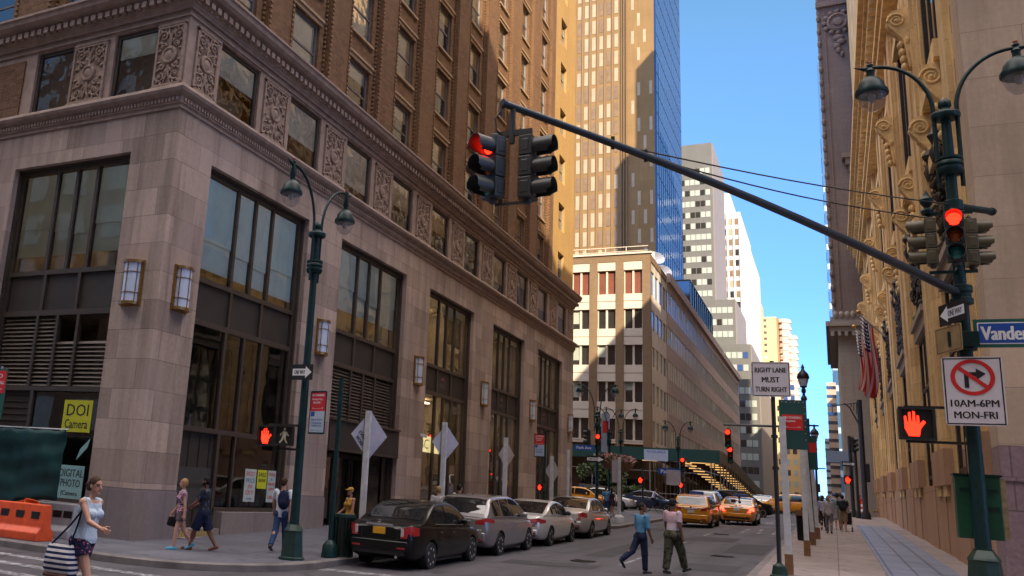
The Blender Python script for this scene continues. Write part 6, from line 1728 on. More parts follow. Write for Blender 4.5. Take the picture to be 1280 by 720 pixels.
# yellow apartment tower and round balconied towers
Yy = 340.; c = at_y(970, 396, Yy); c1 = at_y(951, 378, Yy + 3)
AT = thing('yellow_apartment_tower', 'yellow brick apartment tower with small square windows and a taller lift block', 'skyscraper', (c.x, Yy, 0)); AO = tuple(AT.location)
M['yel'] = plain('yellow_brick', (.60, .42, .20), .75, 0, .04, .2, obj=False)
b = MB(AO); b.box(c.x - 30, c.x, Yy, Yy + 25, -10, c.z); b.box(c1.x - 20, c1.x, Yy + 3, Yy + 15, c.z - .1, c1.z); b.build('shaft', M['yel'], AT)
win_grid(AT, AO, Fac('-y', Yy), [c.x - 3.6 - 1.75 * k for k in range(6)], [c.z - 1.2 - 2.2 * k for k in range(22)], .95, .95, .02, [M['w_dark'], M['w_pale']], (.7, .3), 100)
b = MB(AO)
for k in range(22):
    z = c.z - 1 - 2.2 * k; b.box(c.x + .01, c.x + 1.5, Yy + 1, Yy + 5, z - .9, z - .75); b.box(c.x + 1.45, c.x + 1.55, Yy + 1, Yy + 5, z - .75, z + .1)
b.box(c.x + .01, c.x + .6, Yy + .5, Yy + 12, -10, c.z - .2); b.build('balcony', plain('rust_balcony', (.33, .17, .08), .7, 0, .2, .3, obj=False), AT)
Yr = 352.; ca, cb = at_y(978, 400, Yr), at_y(988.5, 420, Yr)
RTW = thing('round_balcony_tower', 'grey tower of two round shafts with stacked curved balconies beside the yellow apartments', 'skyscraper', (ca.x, Yr, 0)); RO = tuple(RTW.location)
for c_, rr_, nm in ((ca, 2.6, 'main_shaft'), (cb, 2.0, 'bay_shaft')):
    b = MB(RO); b.lathe([(rr_, -10), (rr_, c_.z)], (c_.x, Yr, 0), 20); b.build(nm, plain('grey_tower_skin', (.40, .36, .32), .6, 0, .06, .3, obj=False), RTW, smooth=True)
    b = MB(RO); z = c_.z - .3
    while z > 3: b.lathe([(rr_ + .02, z - 1.1), (rr_ + .25, z - 1.1), (rr_ + .25, z - .2), (rr_ + .02, z - .2)], (c_.x, Yr, 0), 20); z -= 2.5
    b.build('curved_balcony', plain('pale_balcony', (.55, .48, .40), .6, 0, .05, .3, obj=False), RTW, smooth=True)
# low cream block seen under the lane sign
c = at_y(1001, 600, 300.); l = at_y(984, 600, 300.)
CB = thing('cream_block', 'cream apartment block with dark windows low between the signpost and the green board', 'building', (c.x, 300, 0)); b = MB((c.x, 300, 0)); b.box(l.x - 3, c.x, 300, 320, -15, at_y(990, 520, 300.).z); b.build('shaft', M['yel'], CB)
win_grid(CB, (c.x, 300, 0), Fac('-y', 300.), [c.x - 1.2 - 1.9 * k for k in range(4)], [4 + 3.2 * k for k in range(12)], 1.1, 1.6, .02, [M['w_dark'], M['w_pale']], (.6, .4), 60)

# ------------------------------------------------------------------ right side beyond the sandstone building
Yc = 99.2
c0 = at_y(1029, 140, Yc); XCc = c0.x
CT = thing('carved_stone_tower', 'mauve brown stone tower with carved medallions rising beyond the golden building', 'skyscraper', (XCc, Yc, 0)); CO = (XCc, Yc, 0)
M['ct'] = blocks('mauve_tower_stone', (.26, .19, .155), (.235, .17, .14), (.18, .135, .11), 1.2, .6, .02, stain=.15, grain=.2, bump=.4)
M['ct_low'] = blocks('pale_tower_base', (.36, .31, .275), (.34, .29, .26), (.27, .23, .2), 2.4, 1.2, .02, stain=.12)
zl = at_y(1060, 415, Yc).z
b = MB(CO); b.box(XCc, XCc + 40, Yc, Yc + 25, zl + 1.5, 97); b.box(XCc, XCc + 2.2, Yc + 6, Yc + 11, 97, 112); b.build('upper_wall', M['ct'], CT)  # unseen turret on top is shaped to cast a spire shadow
b = MB(CO); b.box(XCc + .25, XCc + 40, Yc + .3, Yc + 25, -12, zl - .01); b.build('lower_wall', M['ct_low'], CT)
b = MB(CO)
for z, o in ((zl, .5), (zl + .5, .8), (zl + 1.0, .35)): b.box(XCc - o, XCc + 40, Yc - o, Yc + 25 + o, z, z + .49)
for k in range(24): b.box(XCc - .4 + .6 * k, XCc - .1 + .6 * k, Yc - .6, Yc - .3, zl - .45, zl - .01)
for k in range(9): b.ball((XCc + .1 + .5 * k, Yc - .4, zl + 1.7), (.24, .24, .35), 8, 6)
b.build('cornice', M['ct_low'], CT, smooth=True, angle=30)
b = MB(CO); z = zl + 3
while z < 75: b.ball((XCc, Yc, z), (.22, .3, .42), 8, 6); b.box(XCc - .12, XCc + .12, Yc - .12, Yc + .3, z + .4, z + 1.0); z += 1.5
b.box(XCc + .5, XCc + .62, Yc - .12, Yc, zl + 2, 80); b.build('edge_moulding', M['ct'], CT, smooth=True, angle=40)
b = MB(CO); md = at_y(1047, 28, Yc)
b.lathe([(1.05, 0), (1.05, .25), (.85, .4), (.7, .2), (.5, .2), (.42, .4), (0, .45)], (md.x, Yc, md.z), 20, 0, (0, -1, 0))
for k in range(12): a = k * pi / 6; b.ball((md.x + 1.25 * math.cos(a), Yc - .1, md.z + 1.25 * math.sin(a)), (.28, .25, .28), 8, 6)
for k in range(5): b.ball((md.x + .25 * math.sin(k * 2), Yc - .1, md.z - 1.8 - .5 * k), (.55 - .09 * k, .25, .35), 8, 6)
b.box(XCc - .2, XCc + 6, Yc - .35, Yc, md.z + 2.0, md.z + 2.6); b.ball((md.x, Yc - .2, md.z + 3.4), (.9, .3, .7), 10, 6)
b.build('carved_medallion', M['ct'], CT, smooth=True, angle=50)
b = MB(CO); p = at_y(1052, 195, Yc); q = at_y(1080, 245, Yc)
for i in range(6): b.box(p.x + .28 * i, q.x + 1, Yc - 1.3 + .2 * i, Yc, p.z - .65 * (i + 1), p.z - .65 * i - .01)
b.box(p.x + 1.7, q.x + 1, Yc - .4, Yc, q.z - 5, p.z - 3.9)
b.build('corbelled_balcony', M['ct'], CT)
# blue glass tower behind it
Yq = 360.; c = at_y(1030, 250, Yq)
QT = thing('blue_glass_tower', 'narrow sliver of a blue glass tower with diagonal lattice behind the mauve tower', 'skyscraper', (c.x, Yq, 0)); QO = (c.x, Yq, 0)
b = MB(QO); b.box(c.x, c.x + 20, Yq, Yq + 80, -15, at_y(1023, 78, Yq).z); b.build('glass_shaft', mirror_glass('sky_glass', (.05, .13, .24), .4, .1, .1, .05), QT)
b = MB(QO)
for k in range(16):
    z = 8 + 7.5 * k; b.bar((c.x - .05, Yq, z), (c.x - .05, Yq + 18, z + 22), .25, .25); b.bar((c.x - .05, Yq + 18, z), (c.x - .05, Yq, z + 22), .25, .25)
    b.box(c.x, c.x + 6, Yq - .1, Yq, z, z + 2.2)
b.build('lattice', plain('pale_lattice', (.30, .42, .55), .5), QT)
for Y_, px0, px1, pyt, col, nm, lab in ((300., 1037, 1043, 478, (.42, .33, .27), 'slender_stone_tower', 'slender brown stone tower far down the street above the four walkers'),
                                       (380., 1031.5, 1036, 548, (.60, .55, .50), 'pale_far_building', 'pale far building with thin window rows left of the slender stone tower')):
    a, b_ = at_y(px0, 560, Y_), at_y(px1 + 6, 560, Y_); t_ = thing(nm, lab, 'building', (a.x, Y_, 0)); o_ = (a.x, Y_, 0)
    b = MB(o_); b.box(a.x, b_.x, Y_, Y_ + 30, -20, at_y(px0, pyt, Y_).z); b.build('shaft', plain(nm + '_stone', col, .7, 0, .1, .3, obj=False), t_)
    b = MB(o_)
    for k in range(14): z = at_y(px0, pyt, Y_).z - 2 - 2.6 * k; b.box(a.x - .05, b_.x, Y_ - .1, Y_, z, z + .9)
    b.build('window_row', M['w_dark'], t_)
CSB = thing('reflection_block', 'unseen tan stone block added beyond the mauve tower for window reflections', 'building', (4.2, 126, 0))  # hidden block added to give the office ribbon windows a warm reflection
b = MB((4.2, 126, 0)); b.box(4.2, 30, 126, 330, -14, 40); b.build('stone_wall', M['gold_lime'], CSB)
b = MB((4.2, 126, 0))
for k in range(9):
    for j in range(50): b.box(4.1, 4.2, 127 + 4 * j, 129 + 4 * j, 2 + 4 * k, 4.4 + 4 * k)
b.build('window_rows', M['w_dark'], CSB)['kind'] = 'stuff'
# city block across the cross street, behind the viewer (its roof line shades the street)
HBk = thing('hotel_block', 'tall tan stone block across the cross street behind the viewer', 'building', (0, -8, 0))
b = MB((0, -8, 0)); b.box(-13, 70, -40, -8, -1, 59.1); b.build('stone_wall', plain('tan_stone', (.30, .24, .18), .8, 0, .1, .3, obj=False), HBk)
b = MB((0, -8, 0))
for k in range(14):
    for j in range(20): b.box(-11 + 4 * j, -9 + 4 * j, -8, -7.95, 4 + 4 * k, 6.4 + 4 * k)
b.build('window_rows', M['w_dark'], HBk)['kind'] = 'stuff'
HB2 = thing('rear_reflection_block', 'unseen lower tan brick block added behind the viewer for window reflections', 'building', (-17, -10, 0))  # unseen block added so the shop windows mirror a wall, not sky
b = MB((-17, -10, 0)); b.box(-90, -17, -45, -10, -1, 34); b.build('brick_wall', M['ob_brick'], HB2)
b = MB((-17, -10, 0))
for k in range(9):
    for j in range(17): b.box(-88 + 4.2 * j, -86 + 4.2 * j, -10, -9.9, 4 + 3.5 * k, 6.2 + 3.5 * k)
b.build('window_rows', M['w_pale'], HB2)['kind'] = 'stuff'
# ------------------------------------------------------------------ lamp posts
def twin_lamp(label, base, u, spread, zl, zu, zt, zlamp, k, group='twin lamp posts', base_h=.8):
    """two arms sprung from collars on a tapered post; u = direction of the arms"""
    r = thing('twin_lamp_post', label, 'lamp post', base, 0, group)
    u = Vector((u[0], u[1], 0)).normalized(); P = lambda a, z: u * a + Vector((0, 0, z))
    b = MB(); bh = base_h
    b.lathe([(.36 * k, 0), (.36 * k, .05), (.31 * k, .07), (.25 * k, bh * .78), (.27 * k, bh * .80), (.25 * k, bh * .84), (.155 * k, bh * .98), (.165 * k, bh)], n=8)
    b.build('base', M['green_base'], r)
    b = MB(); b.lathe([(.135 * k, bh - .02), (.125 * k, bh + .6), (.10 * k, zl), (.085 * k, zu)], n=16); b.build('post', M['green_paint'], r, smooth=True)
    b = MB()
    b.lathe([(.12 * k, zl - .22 * k), (.2 * k, zl - .2 * k), (.24 * k, zl - .14 * k), (.24 * k, zl - .08 * k), (.21 * k, zl - .06 * k), (.21 * k, zl - .02 * k), (.24 * k, zl), (.24 * k, zl + .06 * k), (.21 * k, zl + .09 * k), (.24 * k, zl + .11 * k), (.24 * k, zl + .16 * k), (.1 * k, zl + .2 * k)], n=16); b.build('collar', M['green_paint'], r, smooth=True, angle=50); b = MB()
    b.lathe([(.1 * k, zu - .1 * k), (.25 * k, zu - .07 * k), (.27 * k, zu), (.25 * k, zu + .05 * k), (.12 * k, zu + .10 * k), (.09 * k, zu + .16 * k), (.12 * k, zu + .2 * k), (.11 * k, zu + .3 * k), (.06 * k, zu + .36 * k), (.01, zu + .4 * k)], n=16)
    b.build('collar', M['green_paint'], r, smooth=True, angle=50)
    for s in (-1, 1):
        b = MB(); a0 = .20 * k
        pts = [P(s * a0, zl - .45 * k), P(s * a0, zl), P(s * a0, zu)]
        H_ = zt - zu - .12
        for t in range(1, 13):
            a = t / 12 * pi / 2; pts.append(P(s * (a0 + (spread - .05 - a0) * (1 - math.cos(a))), zu + .12 + H_ * math.sin(a)))
        pts += [P(s * (spread + .10), zt - .01), P(s * (spread + .3 * k), zt + .05)]
        b.tube(pts, [.042 * k] * (len(pts) - 3) + [.04 * k, .05 * k, .008], 8); b.build('arm', M['green_paint'], r, smooth=True)
        c = P(s * spread, 0)
        h = MB(); zz = zlamp
        h.lathe([(.05 * k, zz + .52 * k + (zt - zz - .52 * k)), (.07 * k, zt + .06 * k), (.02, zt + .12 * k)], c, 10)
        h.lathe([(.315 * k, zz + .02 * k), (.325 * k, zz + .06 * k), (.31 * k, zz + .12 * k), (.28 * k, zz + .13 * k), (.25 * k, zz + .26 * k), (.17 * k, zz + .38 * k), (.075 * k, zz + .44 * k), (.07 * k, zz + .55 * k), (.09 * k, zz + .58 * k), (.05 * k, zt)], c, 18)
        ho = h.build('lamp_head', M['green_paint'], r, smooth=True, angle=50)
        g_ = MB(); g_.lathe([(.28 * k, zz + .02 * k), (.27 * k, zz - .08 * k), (.22 * k, zz - .22 * k), (.13 * k, zz - .33 * k), (.04 * k, zz - .37 * k), (.005, zz - .375 * k)], c, 18); g_.build('globe', M['globe'], ho, smooth=True)
        q = MB(); q.ball(c + Vector((0, 0, zz - .03 * k)), (.08 * k, .08 * k, .14 * k), 10, 8); q.build('bulb', M['galv'], ho, smooth=True)
        q = MB(); q.lathe([(.04, zt + .10 * k), (.05, zt + .14 * k), (.01, zt + .17 * k)], c, 8); q.build('photocell', plain('rust_red', (.35, .09, .05), .6, 0, 0), ho)
    return r
def globe_mat():
    m = bpy.data.materials.new('clear_globe'); m.use_nodes = True; nt = m.node_tree
    b = nt.nodes['Principled BSDF']; b.inputs['Base Color'].default_value = (.42, .38, .36, 1); b.inputs['Roughness'].default_value = .08; b.inputs['Alpha'].default_value = .32
    b.inputs['Specular IOR Level'].default_value = .8
    return m
M['globe'] = globe_mat()
PLx, PLy = -10.66, 17.43; PLz = GS(PLx, PLy)
twin_lamp('dark green twin lamp post by the limestone corner carrying two walk signals', (PLx, PLy, PLz), (.05, 1), 1.2, 6.75, 7.55, 8.95, 8.18, .82, base_h=.78)
PRx, PRy = 2.36, 20.67; PRz = GS(PRx, PRy)
twin_lamp('tall green twin lamp post by the golden building carrying signals and a long mast arm', (PRx, PRy, PRz), (1, 0), 1.27, 8.55, 9.65, 10.95, 10.3, 1.0, base_h=1.0)
for lab, px, Y_, u, s, zl, zt, k in (('twin lamp post with a red signal behind the far blue street name sign', 746, 60., (1, .1), 1.15, 6.2, 8.3, .85),
                                     ('thin twin lamp post with a hanging flower basket and a pale banner', 761.5, 61., (.7, .7), .9, 5.2, 6.8, .62),
                                     ('thin twin lamp post with a flower basket behind the white bollard pole', 776, 62., (1, .3), .95, 5.3, 6.9, .62),
                                     ('twin lamp post with a red signal standing before the shed corner', 848, 64., (1, .2), .8, 5.0, 6.2, .62)):
    p = at_y(px, 600, Y_); zz = G(p.x, Y_) + .1
    twin_lamp(lab, (p.x, Y_, zz), u, s, zl - .6, zl, zt, zt - .5, k)
def lantern_post(label, px, py_top, Y_, k=1.0):
    p = at_y(px, py_top, Y_); g0 = GS(p.x, Y_); h = p.z - g0
    r = thing('lantern_post', label, 'lamp post', (p.x, Y_, g0), 0, 'single lantern posts')
    b = MB(); b.lathe([(.2, 0), (.2, .3), (.14, .6), (.07, .9), (.06, h - 1.6), (.10, h - 1.55), (.13, h - 1.5), (.10, h - 1.4), (.06, h - 1.35), (.05, h - 1.25), (.09, h - 1.2), (.09, h - 1.1), (.05, h - 1.0)], n=10); b.build('post', M['black_paint'], r, smooth=True)
    b = MB(); b.lathe([(.12, h - .98), (.2, h - .7), (.2, h - .62)], n=10); b.build('lantern_glass', M['opal'], r, smooth=True)
    b = MB(); b.lathe([(.23, h - .64), (.24, h - .56), (.20, h - .42), (.08, h - .28), (.05, h - .2), (.07, h - .15), (.02, h - .02), (.005, h)], n=10); b.lathe([(.06, h - 1.02), (.14, h - .99), (.14, h - .95)], n=10); b.bar((.05, 0, h - 2.6), (.5, 0, h - 2.6), .07, .07); b.build('lantern_cap', M['black_paint'], r, smooth=True, angle=40)
lantern_post('dark lantern post rising right of the lane sign', 1003, 455, 42.)
lantern_post('dark lantern post beyond the first one, over the second green board', 1017.5, 530, 60.)

# ------------------------------------------------------------------ signals
def signal_head(lit='red', vis=.30, k=1.0, mat=None, lens3=True):
    """three lenses in a housing, facing -y, centred at the origin"""
    mat = mat or M['signal_grey']; r = thing('traffic_signal', None, 'traffic light')
    b = MB(); hw, hd = .17 * k, .11 * k
    for i in range(3):
        z = (.36 - .36 * i) * k; b.box(-hw, hw, -hd, hd, z - .172 * k, z + .172 * k); b.box(-hw - .008, hw + .008, -hd * .6, hd * .6, z - .1, z + .1)
    b.box(-hw * .8, hw * .8, -hd * .9, hd * .9, -.53 * k, .53 * k); b.lathe([(.06 * k, .53 * k), (.06 * k, .60 * k), (.04 * k, .62 * k)], n=8); b.lathe([(.04 * k, -.62 * k), (.07 * k, -.6 * k), (.07 * k, -.53 * k)], n=8)
    b.build('housing', mat, r, bevel=.015)
    names = {'red': 0, 'none': 9}
    for i in range(3):
        z = (.36 - .36 * i) * k; R = .145 * k
        l = MB(); l.lathe([(R * .92, 0), (R * .8, .02), (R * .45, .04), (.001, .047)], (0, -hd - .002, z), 18, 0, (0, -1, 0))
        m_ = (M['red_lamp'] if i == 0 and lit == 'red' else [M['red_dim'], M['amber_lens'], M['green_lens']][i] if lens3 else M['dark_lens'])
        l.build('lens', m_, r, smooth=True)
        v = MB(); n = 16; A = [(-215 + 70 + k_ * 290 / n) for k_ in range(n + 1)]
        A = [-55 + k_ * 290 / n for k_ in range(n + 1)]
        fr = [(R * math.cos(rad(a)), -hd - vis * (1 if -20 < a < 200 else .75), z + R * math.sin(rad(a))) for a in A]
        bk = [(R * math.cos(rad(a)), -hd, z + R * math.sin(rad(a))) for a in A]
        fr2 = [(R * 1.06 * math.cos(rad(a)), y, z + R * 1.06 * math.sin(rad(a))) for a, (_, y, __) in zip(A, fr)]
        bk2 = [(R * 1.06 * math.cos(rad(a)), -hd, z + R * 1.06 * math.sin(rad(a))) for a in A]
        v.rings([bk, fr, fr2, bk2], 0, False, False, closed=False); v.build('visor', mat, r, smooth=True, angle=50)
    return r
def ped_signal(kind, k=1.0):
    r = thing('pedestrian_signal', None, 'pedestrian signal')
    b = MB(); b.box(-.24 * k, .24 * k, -.10, .10, -.25 * k, .25 * k); b.build('housing', M['signal_dark'], r, bevel=.02)
    b = MB()
    for x0, x1, z0, z1 in ((-.25, .25, .22, .26), (-.25, .25, -.26, -.22), (-.25, -.21, -.22, .22), (.21, .25, -.22, .22)): b.box(x0 * k, x1 * k, -.17, -.101, z0 * k, z1 * k)
    b.build('hood', M['signal_dark'], r)
    b = MB()
    if kind == 'hand': flatpoly(b, HAND, (-.05 * k, -.105, 0), (1, 0, 0), (0, 0, 1), .004); b.v = [(x * .40 * k - .03 * k, y, z * .40 * k) for x, y, z in b.v]; b.build('hand_symbol', M['hand_red'], r)
    else:
        for poly in WALK: flatpoly(b, poly, (0, -.105, 0), (1, 0, 0), (0, 0, 1), .004)
        b.v = [(x * .44 * k, y, z * .40 * k) for x, y, z in b.v]; b.build('walking_symbol', M['walk_white'], r)
    return r
def setsig(r, loc, rz, label, group=None):
    r.location = loc; r.rotation_euler = (0, 0, rz); tag(r, label, None, group); return r
tip = Vector((-4.32, 12.5, 8.04)); foot = Vector((PRx, PRy, 6.45)); md = (foot - tip)
r = thing('mast_arm', 'long dark mast arm with guy wires reaching out from the tall lamp post', 'mast arm', foot)
b = MB(foot); b.tube([foot.lerp(tip, q_ / 10) + Vector((0, 0, .16 * math.sin(pi * q_ / 10))) for q_ in range(11)], [.088 - .003 * q_ for q_ in range(11)], 12); b.tube([tip, tip - md.normalized() * .06], [.075, .075], 10); b.build('arm', plain('mast_paint', (.030, .036, .040), .38, .2, .2, 3), r, smooth=True)
b = MB(foot); b.lathe([(.14, -.22), (.2, -.2), (.2, -.1), (.17, -.08), (.17, .02), (.2, .04), (.2, .16), (.14, .18)], foot, 14); b.build('clamp', M['green_paint'], r, smooth=True)
top_ = Vector((PRx, PRy, 8.28)); dirh = Vector((md.x, md.y, 0)).normalized(); tail = top_ + dirh * 1.15 + Vector((0, 0, .10))
b = MB(foot); b.tube([top_ - dirh * .15, tail], .07, 10); b.lathe([(.13, -.12), (.17, -.1), (.17, .1), (.13, .12)], top_, 12); b.lathe([(.085, 0), (.085, .06)], tail, 10, 0, dirh); b.build('tail_bracket', M['green_paint'], r, smooth=True)
b = MB(foot); p1 = tip.lerp(foot, .20) + Vector((0, 0, .09)); p2 = tip.lerp(foot, .265) + Vector((0, 0, .11))
w2 = Vector((PRx - .45, PRy - .05, 8.05))
for p_, q_ in ((p1, tail + Vector((0, 0, .05))), (p2, w2)):
    pts = [p_.lerp(q_, t / 12) + Vector((0, 0, -.12 * math.sin(pi * t / 12))) for t in range(13)]; b.tube(pts, .014, 5)
b.tube([p1 + Vector((0, 0, -.09)), p1 + Vector((0, 0, .13))], .03, 6); b.tube([p2 + Vector((0, 0, -.09)), p2 + Vector((0, 0, .12))], .03, 6); b.build('guy_wire', M['iron'], r)
hang = tip + md.normalized() * .15
b = MB(foot); b.tube([hang, hang - Vector((0, 0, .62))], .045, 8); b.bar(hang + Vector((-.30, 0, -.45)), hang + Vector((.32, 0, -.45)), .06, .09); b.bar(hang + Vector((-.25, 0, -1.62)), hang + Vector((.28, 0, -1.62)), .04, .04); b.build('hanger', M['signal_grey'], r)
b = MB(foot); b.tube([tip + Vector((-.02, 0, -.03)), tip + Vector((-.14, -.05, -.25)), tip + Vector((-.12, -.03, -.45)), hang + Vector((-.16, 0, -.47))], .013, 5); b.build('cable', M['iron'], r)
SIGM = plain('signal_head_paint', (.048, .052, .050), .42, .1, .15, 6)
setsig(signal_head('red', .32, .96, SIGM), hang + Vector((-.27, -.05, -1.03)), rad(-30), 'mast arm signal with its lit red lens turned to the left', 'signals on the mast arm')
setsig(signal_head('none', .32, .96, SIGM, False), hang + Vector((.26, .05, -1.05)), rad(84), 'mast arm signal seen from the side, its dark visors pointing right', 'signals on the mast arm')
sz = 7.52
setsig(signal_head('red', .24, .95, SIGM), (PRx - .06, PRy - .42, sz), rad(-6), 'signal on the tall lamp post facing us with red over amber and green', 'signals on the tall lamp post')
setsig(signal_head('none', .30, .90, M['signal_gold'], False), (PRx - .42, PRy - .05, sz + .02), rad(-95), 'signal on the tall lamp post with visors pointing left', 'signals on the tall lamp post')
setsig(signal_head('none', .26, .90, M['signal_gold'], False), (PRx + .24, PRy + .05, sz - .02), rad(95), 'signal on the tall lamp post with visors pointing right', 'signals on the tall lamp post')
b = MB((PRx, PRy, sz)); b.bar((PRx - .5, PRy - .05, sz + .6), (PRx + .3, PRy - .05, sz + .6), .05, .06); b.bar((PRx - .5, PRy - .05, sz - .62), (PRx + .3, PRy - .05, sz - .62), .05, .06); b.bar((PRx - .06, PRy - .45, sz - .63), (PRx - .06, PRy, sz - .63), .05, .05); b.bar((PRx - .06, PRy - .45, sz + .61), (PRx - .06, PRy, sz + .61), .05, .05)
b.lathe([(.10, .60), (.12, .68), (.05, .75), (.11, .84), (.13, .92), (.06, 1.0), (.02, 1.1)], (PRx - .45, PRy - .05, sz), 10)
tag(b.build('signal_bracket', M['green_paint']), 'dark bracket with a finial clamping the three signals to the tall lamp post', 'bracket')
z_ = 3.86; setsig(ped_signal('hand', 1.22), (PRx - .92, PRy - .15, z_), rad(6), 'pedestrian signal with a lit red hand beside the ten to six turn sign')
b = MB((PRx, PRy, z_)); b.bar((PRx - 1.1, PRy - .12, z_ + .335), (PRx - .1, PRy - .05, z_ + .335), .05, .05); b.bar((PRx - 1.1, PRy - .12, z_ - .335), (PRx - .1, PRy - .05, z_ - .335), .05, .05); tag(b.build('signal_bracket', M['iron']), 'pair of dark bars holding the red hand signal out from the tall lamp post', 'bracket')
z_ = 2.87; setsig(ped_signal('hand', .9), (PLx - .78, PLy - .15, z_), rad(6), 'pedestrian signal with a lit red hand on the corner lamp post')
setsig(ped_signal('walk', .86), (PLx - .30, PLy - .22, z_ + .02), rad(22), 'pedestrian signal with an unlit walking figure on the corner lamp post')
b = MB((PLx, PLy, z_)); b.bar((PLx - .85, PLy - .1, z_ + .27), (PLx, PLy - .1, z_ + .27), .05, .05); b.bar((PLx - .5, PLy - .1, z_ - .27), (PLx, PLy - .1, z_ - .27), .05, .05); tag(b.build('signal_bracket', M['iron']), 'dark bars holding the two pedestrian signals to the corner lamp post', 'bracket')

# ------------------------------------------------------------------ signs
Zv = Vector((0, 0, 1))
def yawvec(deg): return Vector((math.cos(rad(deg)), math.sin(rad(deg)), 0))
def plate(name, label, c, yaw, w, h, face, edge=None, group=None, cat='sign', r=.03, border=None, t=.012):
    u = yawvec(yaw); c = Vector(c); s = MB(c); slab(s, c, u, Zv, w, h, t, 0, r)
    o = tag(s.build(name, face), label, cat, group)
    if border:
        q = MB(c); bw = border[0]; n = u.cross(Zv)
        for x, z, ww, hh_ in ((0, h / 2 - bw * 1.5, w - bw * 2, bw), (0, -h / 2 + bw * 1.5, w - bw * 2, bw), (-w / 2 + bw * 1.5, 0, bw, h - bw * 4), (w / 2 - bw * 1.5, 0, bw, h - bw * 4)):
            flatpoly(q, [(x - ww / 2, z - hh_ / 2), (x + ww / 2, z - hh_ / 2), (x + ww / 2, z + hh_ / 2), (x - ww / 2, z + hh_ / 2)], c, u, Zv, t / 2 + .003)
        q.build('border', border[1], o)
    return o, c, u
def letters(o, c, u, items, mat, t=.012, nm='lettering'):
    q = MB(c)
    for body, x, z, h, w in items: text(q, body, c + u * x + Zv * z, u, Zv, h, w, t / 2 + .004, bold=h * .035)
    return q.build(nm, mat, o)
# no right turn
o, c, u = plate('no_turn_sign', 'white no right turn sign reading ten to six on the tall lamp post', (PRx + .03, PRy - .30, 4.50), -6, 0.95, 1.31, M['white_sign'], border=(.022, M['sign_black']), r=.06)
q = MB(c); n = u.cross(Zv); cc = c + Zv * .26
ring = [[cc + (u * math.cos(2 * pi * k / 40) + Zv * math.sin(2 * pi * k / 40)) * rr_ + n * .014 for k in range(40)] for rr_ in (.275, .345)]
q.rings(ring, 0, False, False)
flatpoly(q, [(-.225, .155), (-.175, .205), (.225, -.155), (.175, -.205)][::-1], cc, u, Zv, .016); q.build('prohibition_ring', M['sign_red'], o)
q = MB(c); flatpoly(q, [(-.13, -.20), (-.06, -.20), (-.06, .02), (.06, .02), (.06, -.05), (.21, .065), (.06, .17), (.06, .10), (-.13, .10)], cc, u, Zv, .012); q.build('arrow', M['sign_black'], o)
letters(o, c, u, [('10AM-6PM', 0, -.235, .135, .74), ('MON-FRI', 0, -.455, .135, .66)], M['sign_black'])
# street name
o, c, u = plate('street_name_sign', 'dark blue street name sign beginning Vande at the right edge', (PRx + .93, PRy - .22, 5.62), 0, 1.62, .55, M['sign_green'], r=.02)
q = MB(c); slab(q, c + u.cross(Zv) * .009, u, Zv, 1.50, .42, .006, 0, .02); q.build('white_line', M['sign_white'], o)
q = MB(c); slab(q, c + u.cross(Zv) * .012, u, Zv, 1.46, .38, .006, 0, .02); q.build('blue_field', M['sign_blue'], o)
q = MB(c); text(q, 'Vanderbilt Av', c, u, Zv, .27, 1.38, .018, bold=.012); q.build('lettering', M['sign_white'], o)
b = MB((PRx, PRy, 5.5)); b.lathe([(.16, -.3), (.19, -.28), (.19, .05), (.16, .07)], (PRx, PRy, 5.62), 12); b.box(PRx - .3, PRx + .2, PRy - .26, PRy - .12, 5.38, 5.66); b.build; tag(b.build('sign_clamp', M['green_paint']), 'dark green clamp holding the street name sign to the tall lamp post', 'clamp')
# one way, gold board
def one_way(label, c, yaw, w, h, left, group='one way signs'):
    o, c, u = plate('one_way_sign', label, c, yaw, w, h, M['sign_black'], group=group, r=.02)
    q = MB(c); s = -1 if left else 1
    poly = [(-.43 * w, -.22 * h), (.17 * w, -.22 * h), (.17 * w, -.38 * h), (.45 * w, 0), (.17 * w, .38 * h), (.17 * w, .22 * h), (-.43 * w, .22 * h)]
    if left: poly = [(-x, y) for x, y in poly][::-1]
    flatpoly(q, poly, c, u, Zv, .009); q.build('arrow', M['sign_white'], o)
    letters(o, c, u, [('ONE WAY', -.10 * w * s, 0, .27 * h, .50 * w)], M['sign_black'])
    return o
one_way('black one way sign pointing left, tilted on the tall lamp post', (PRx - .20, PRy - .35, 6.02), -68, .95, .42, True)
one_way('black one way sign pointing right on the corner lamp post', (PLx + .02, PLy - .22, 4.36), -3, .60, .36, False)
o, c, u = plate('gold_board', 'tilted gold tinted board behind the no turn sign on the tall lamp post', (PRx - .28, PRy - .18, 5.52), -66, .85, .52, plain('gold_board', (.40, .27, .13), .35, .3, .25, 3), border=(.02, M['wood']))
o = thing('control_cabinet', 'dark green metal control cabinet strapped to the foot of the tall lamp post', 'cabinet', (PRx + .02, PRy + .32, 2.35))
b = MB(); b.box(-.36, .34, -.18, .18, -.58, .58); b.build('cabinet_body', plain('cabinet_green', (.006, .075, .038), .4, .1, .2, 3), o, bevel=.015)
b = MB(); b.box(.345, .43, -.15, .15, -.55, .56); b.build('side_plate', plain('worn_tan_plate', (.26, .20, .11), .7, 0, .35, 8), o)
b = MB(); b.box(-.38, .38, -.20, .20, .58, .62); b.box(-.30, .30, -.215, -.18, .30, .35); b.box(.12, .30, -.195, -.181, -.06, .02); b.build('lid', M['green_paint'], o)
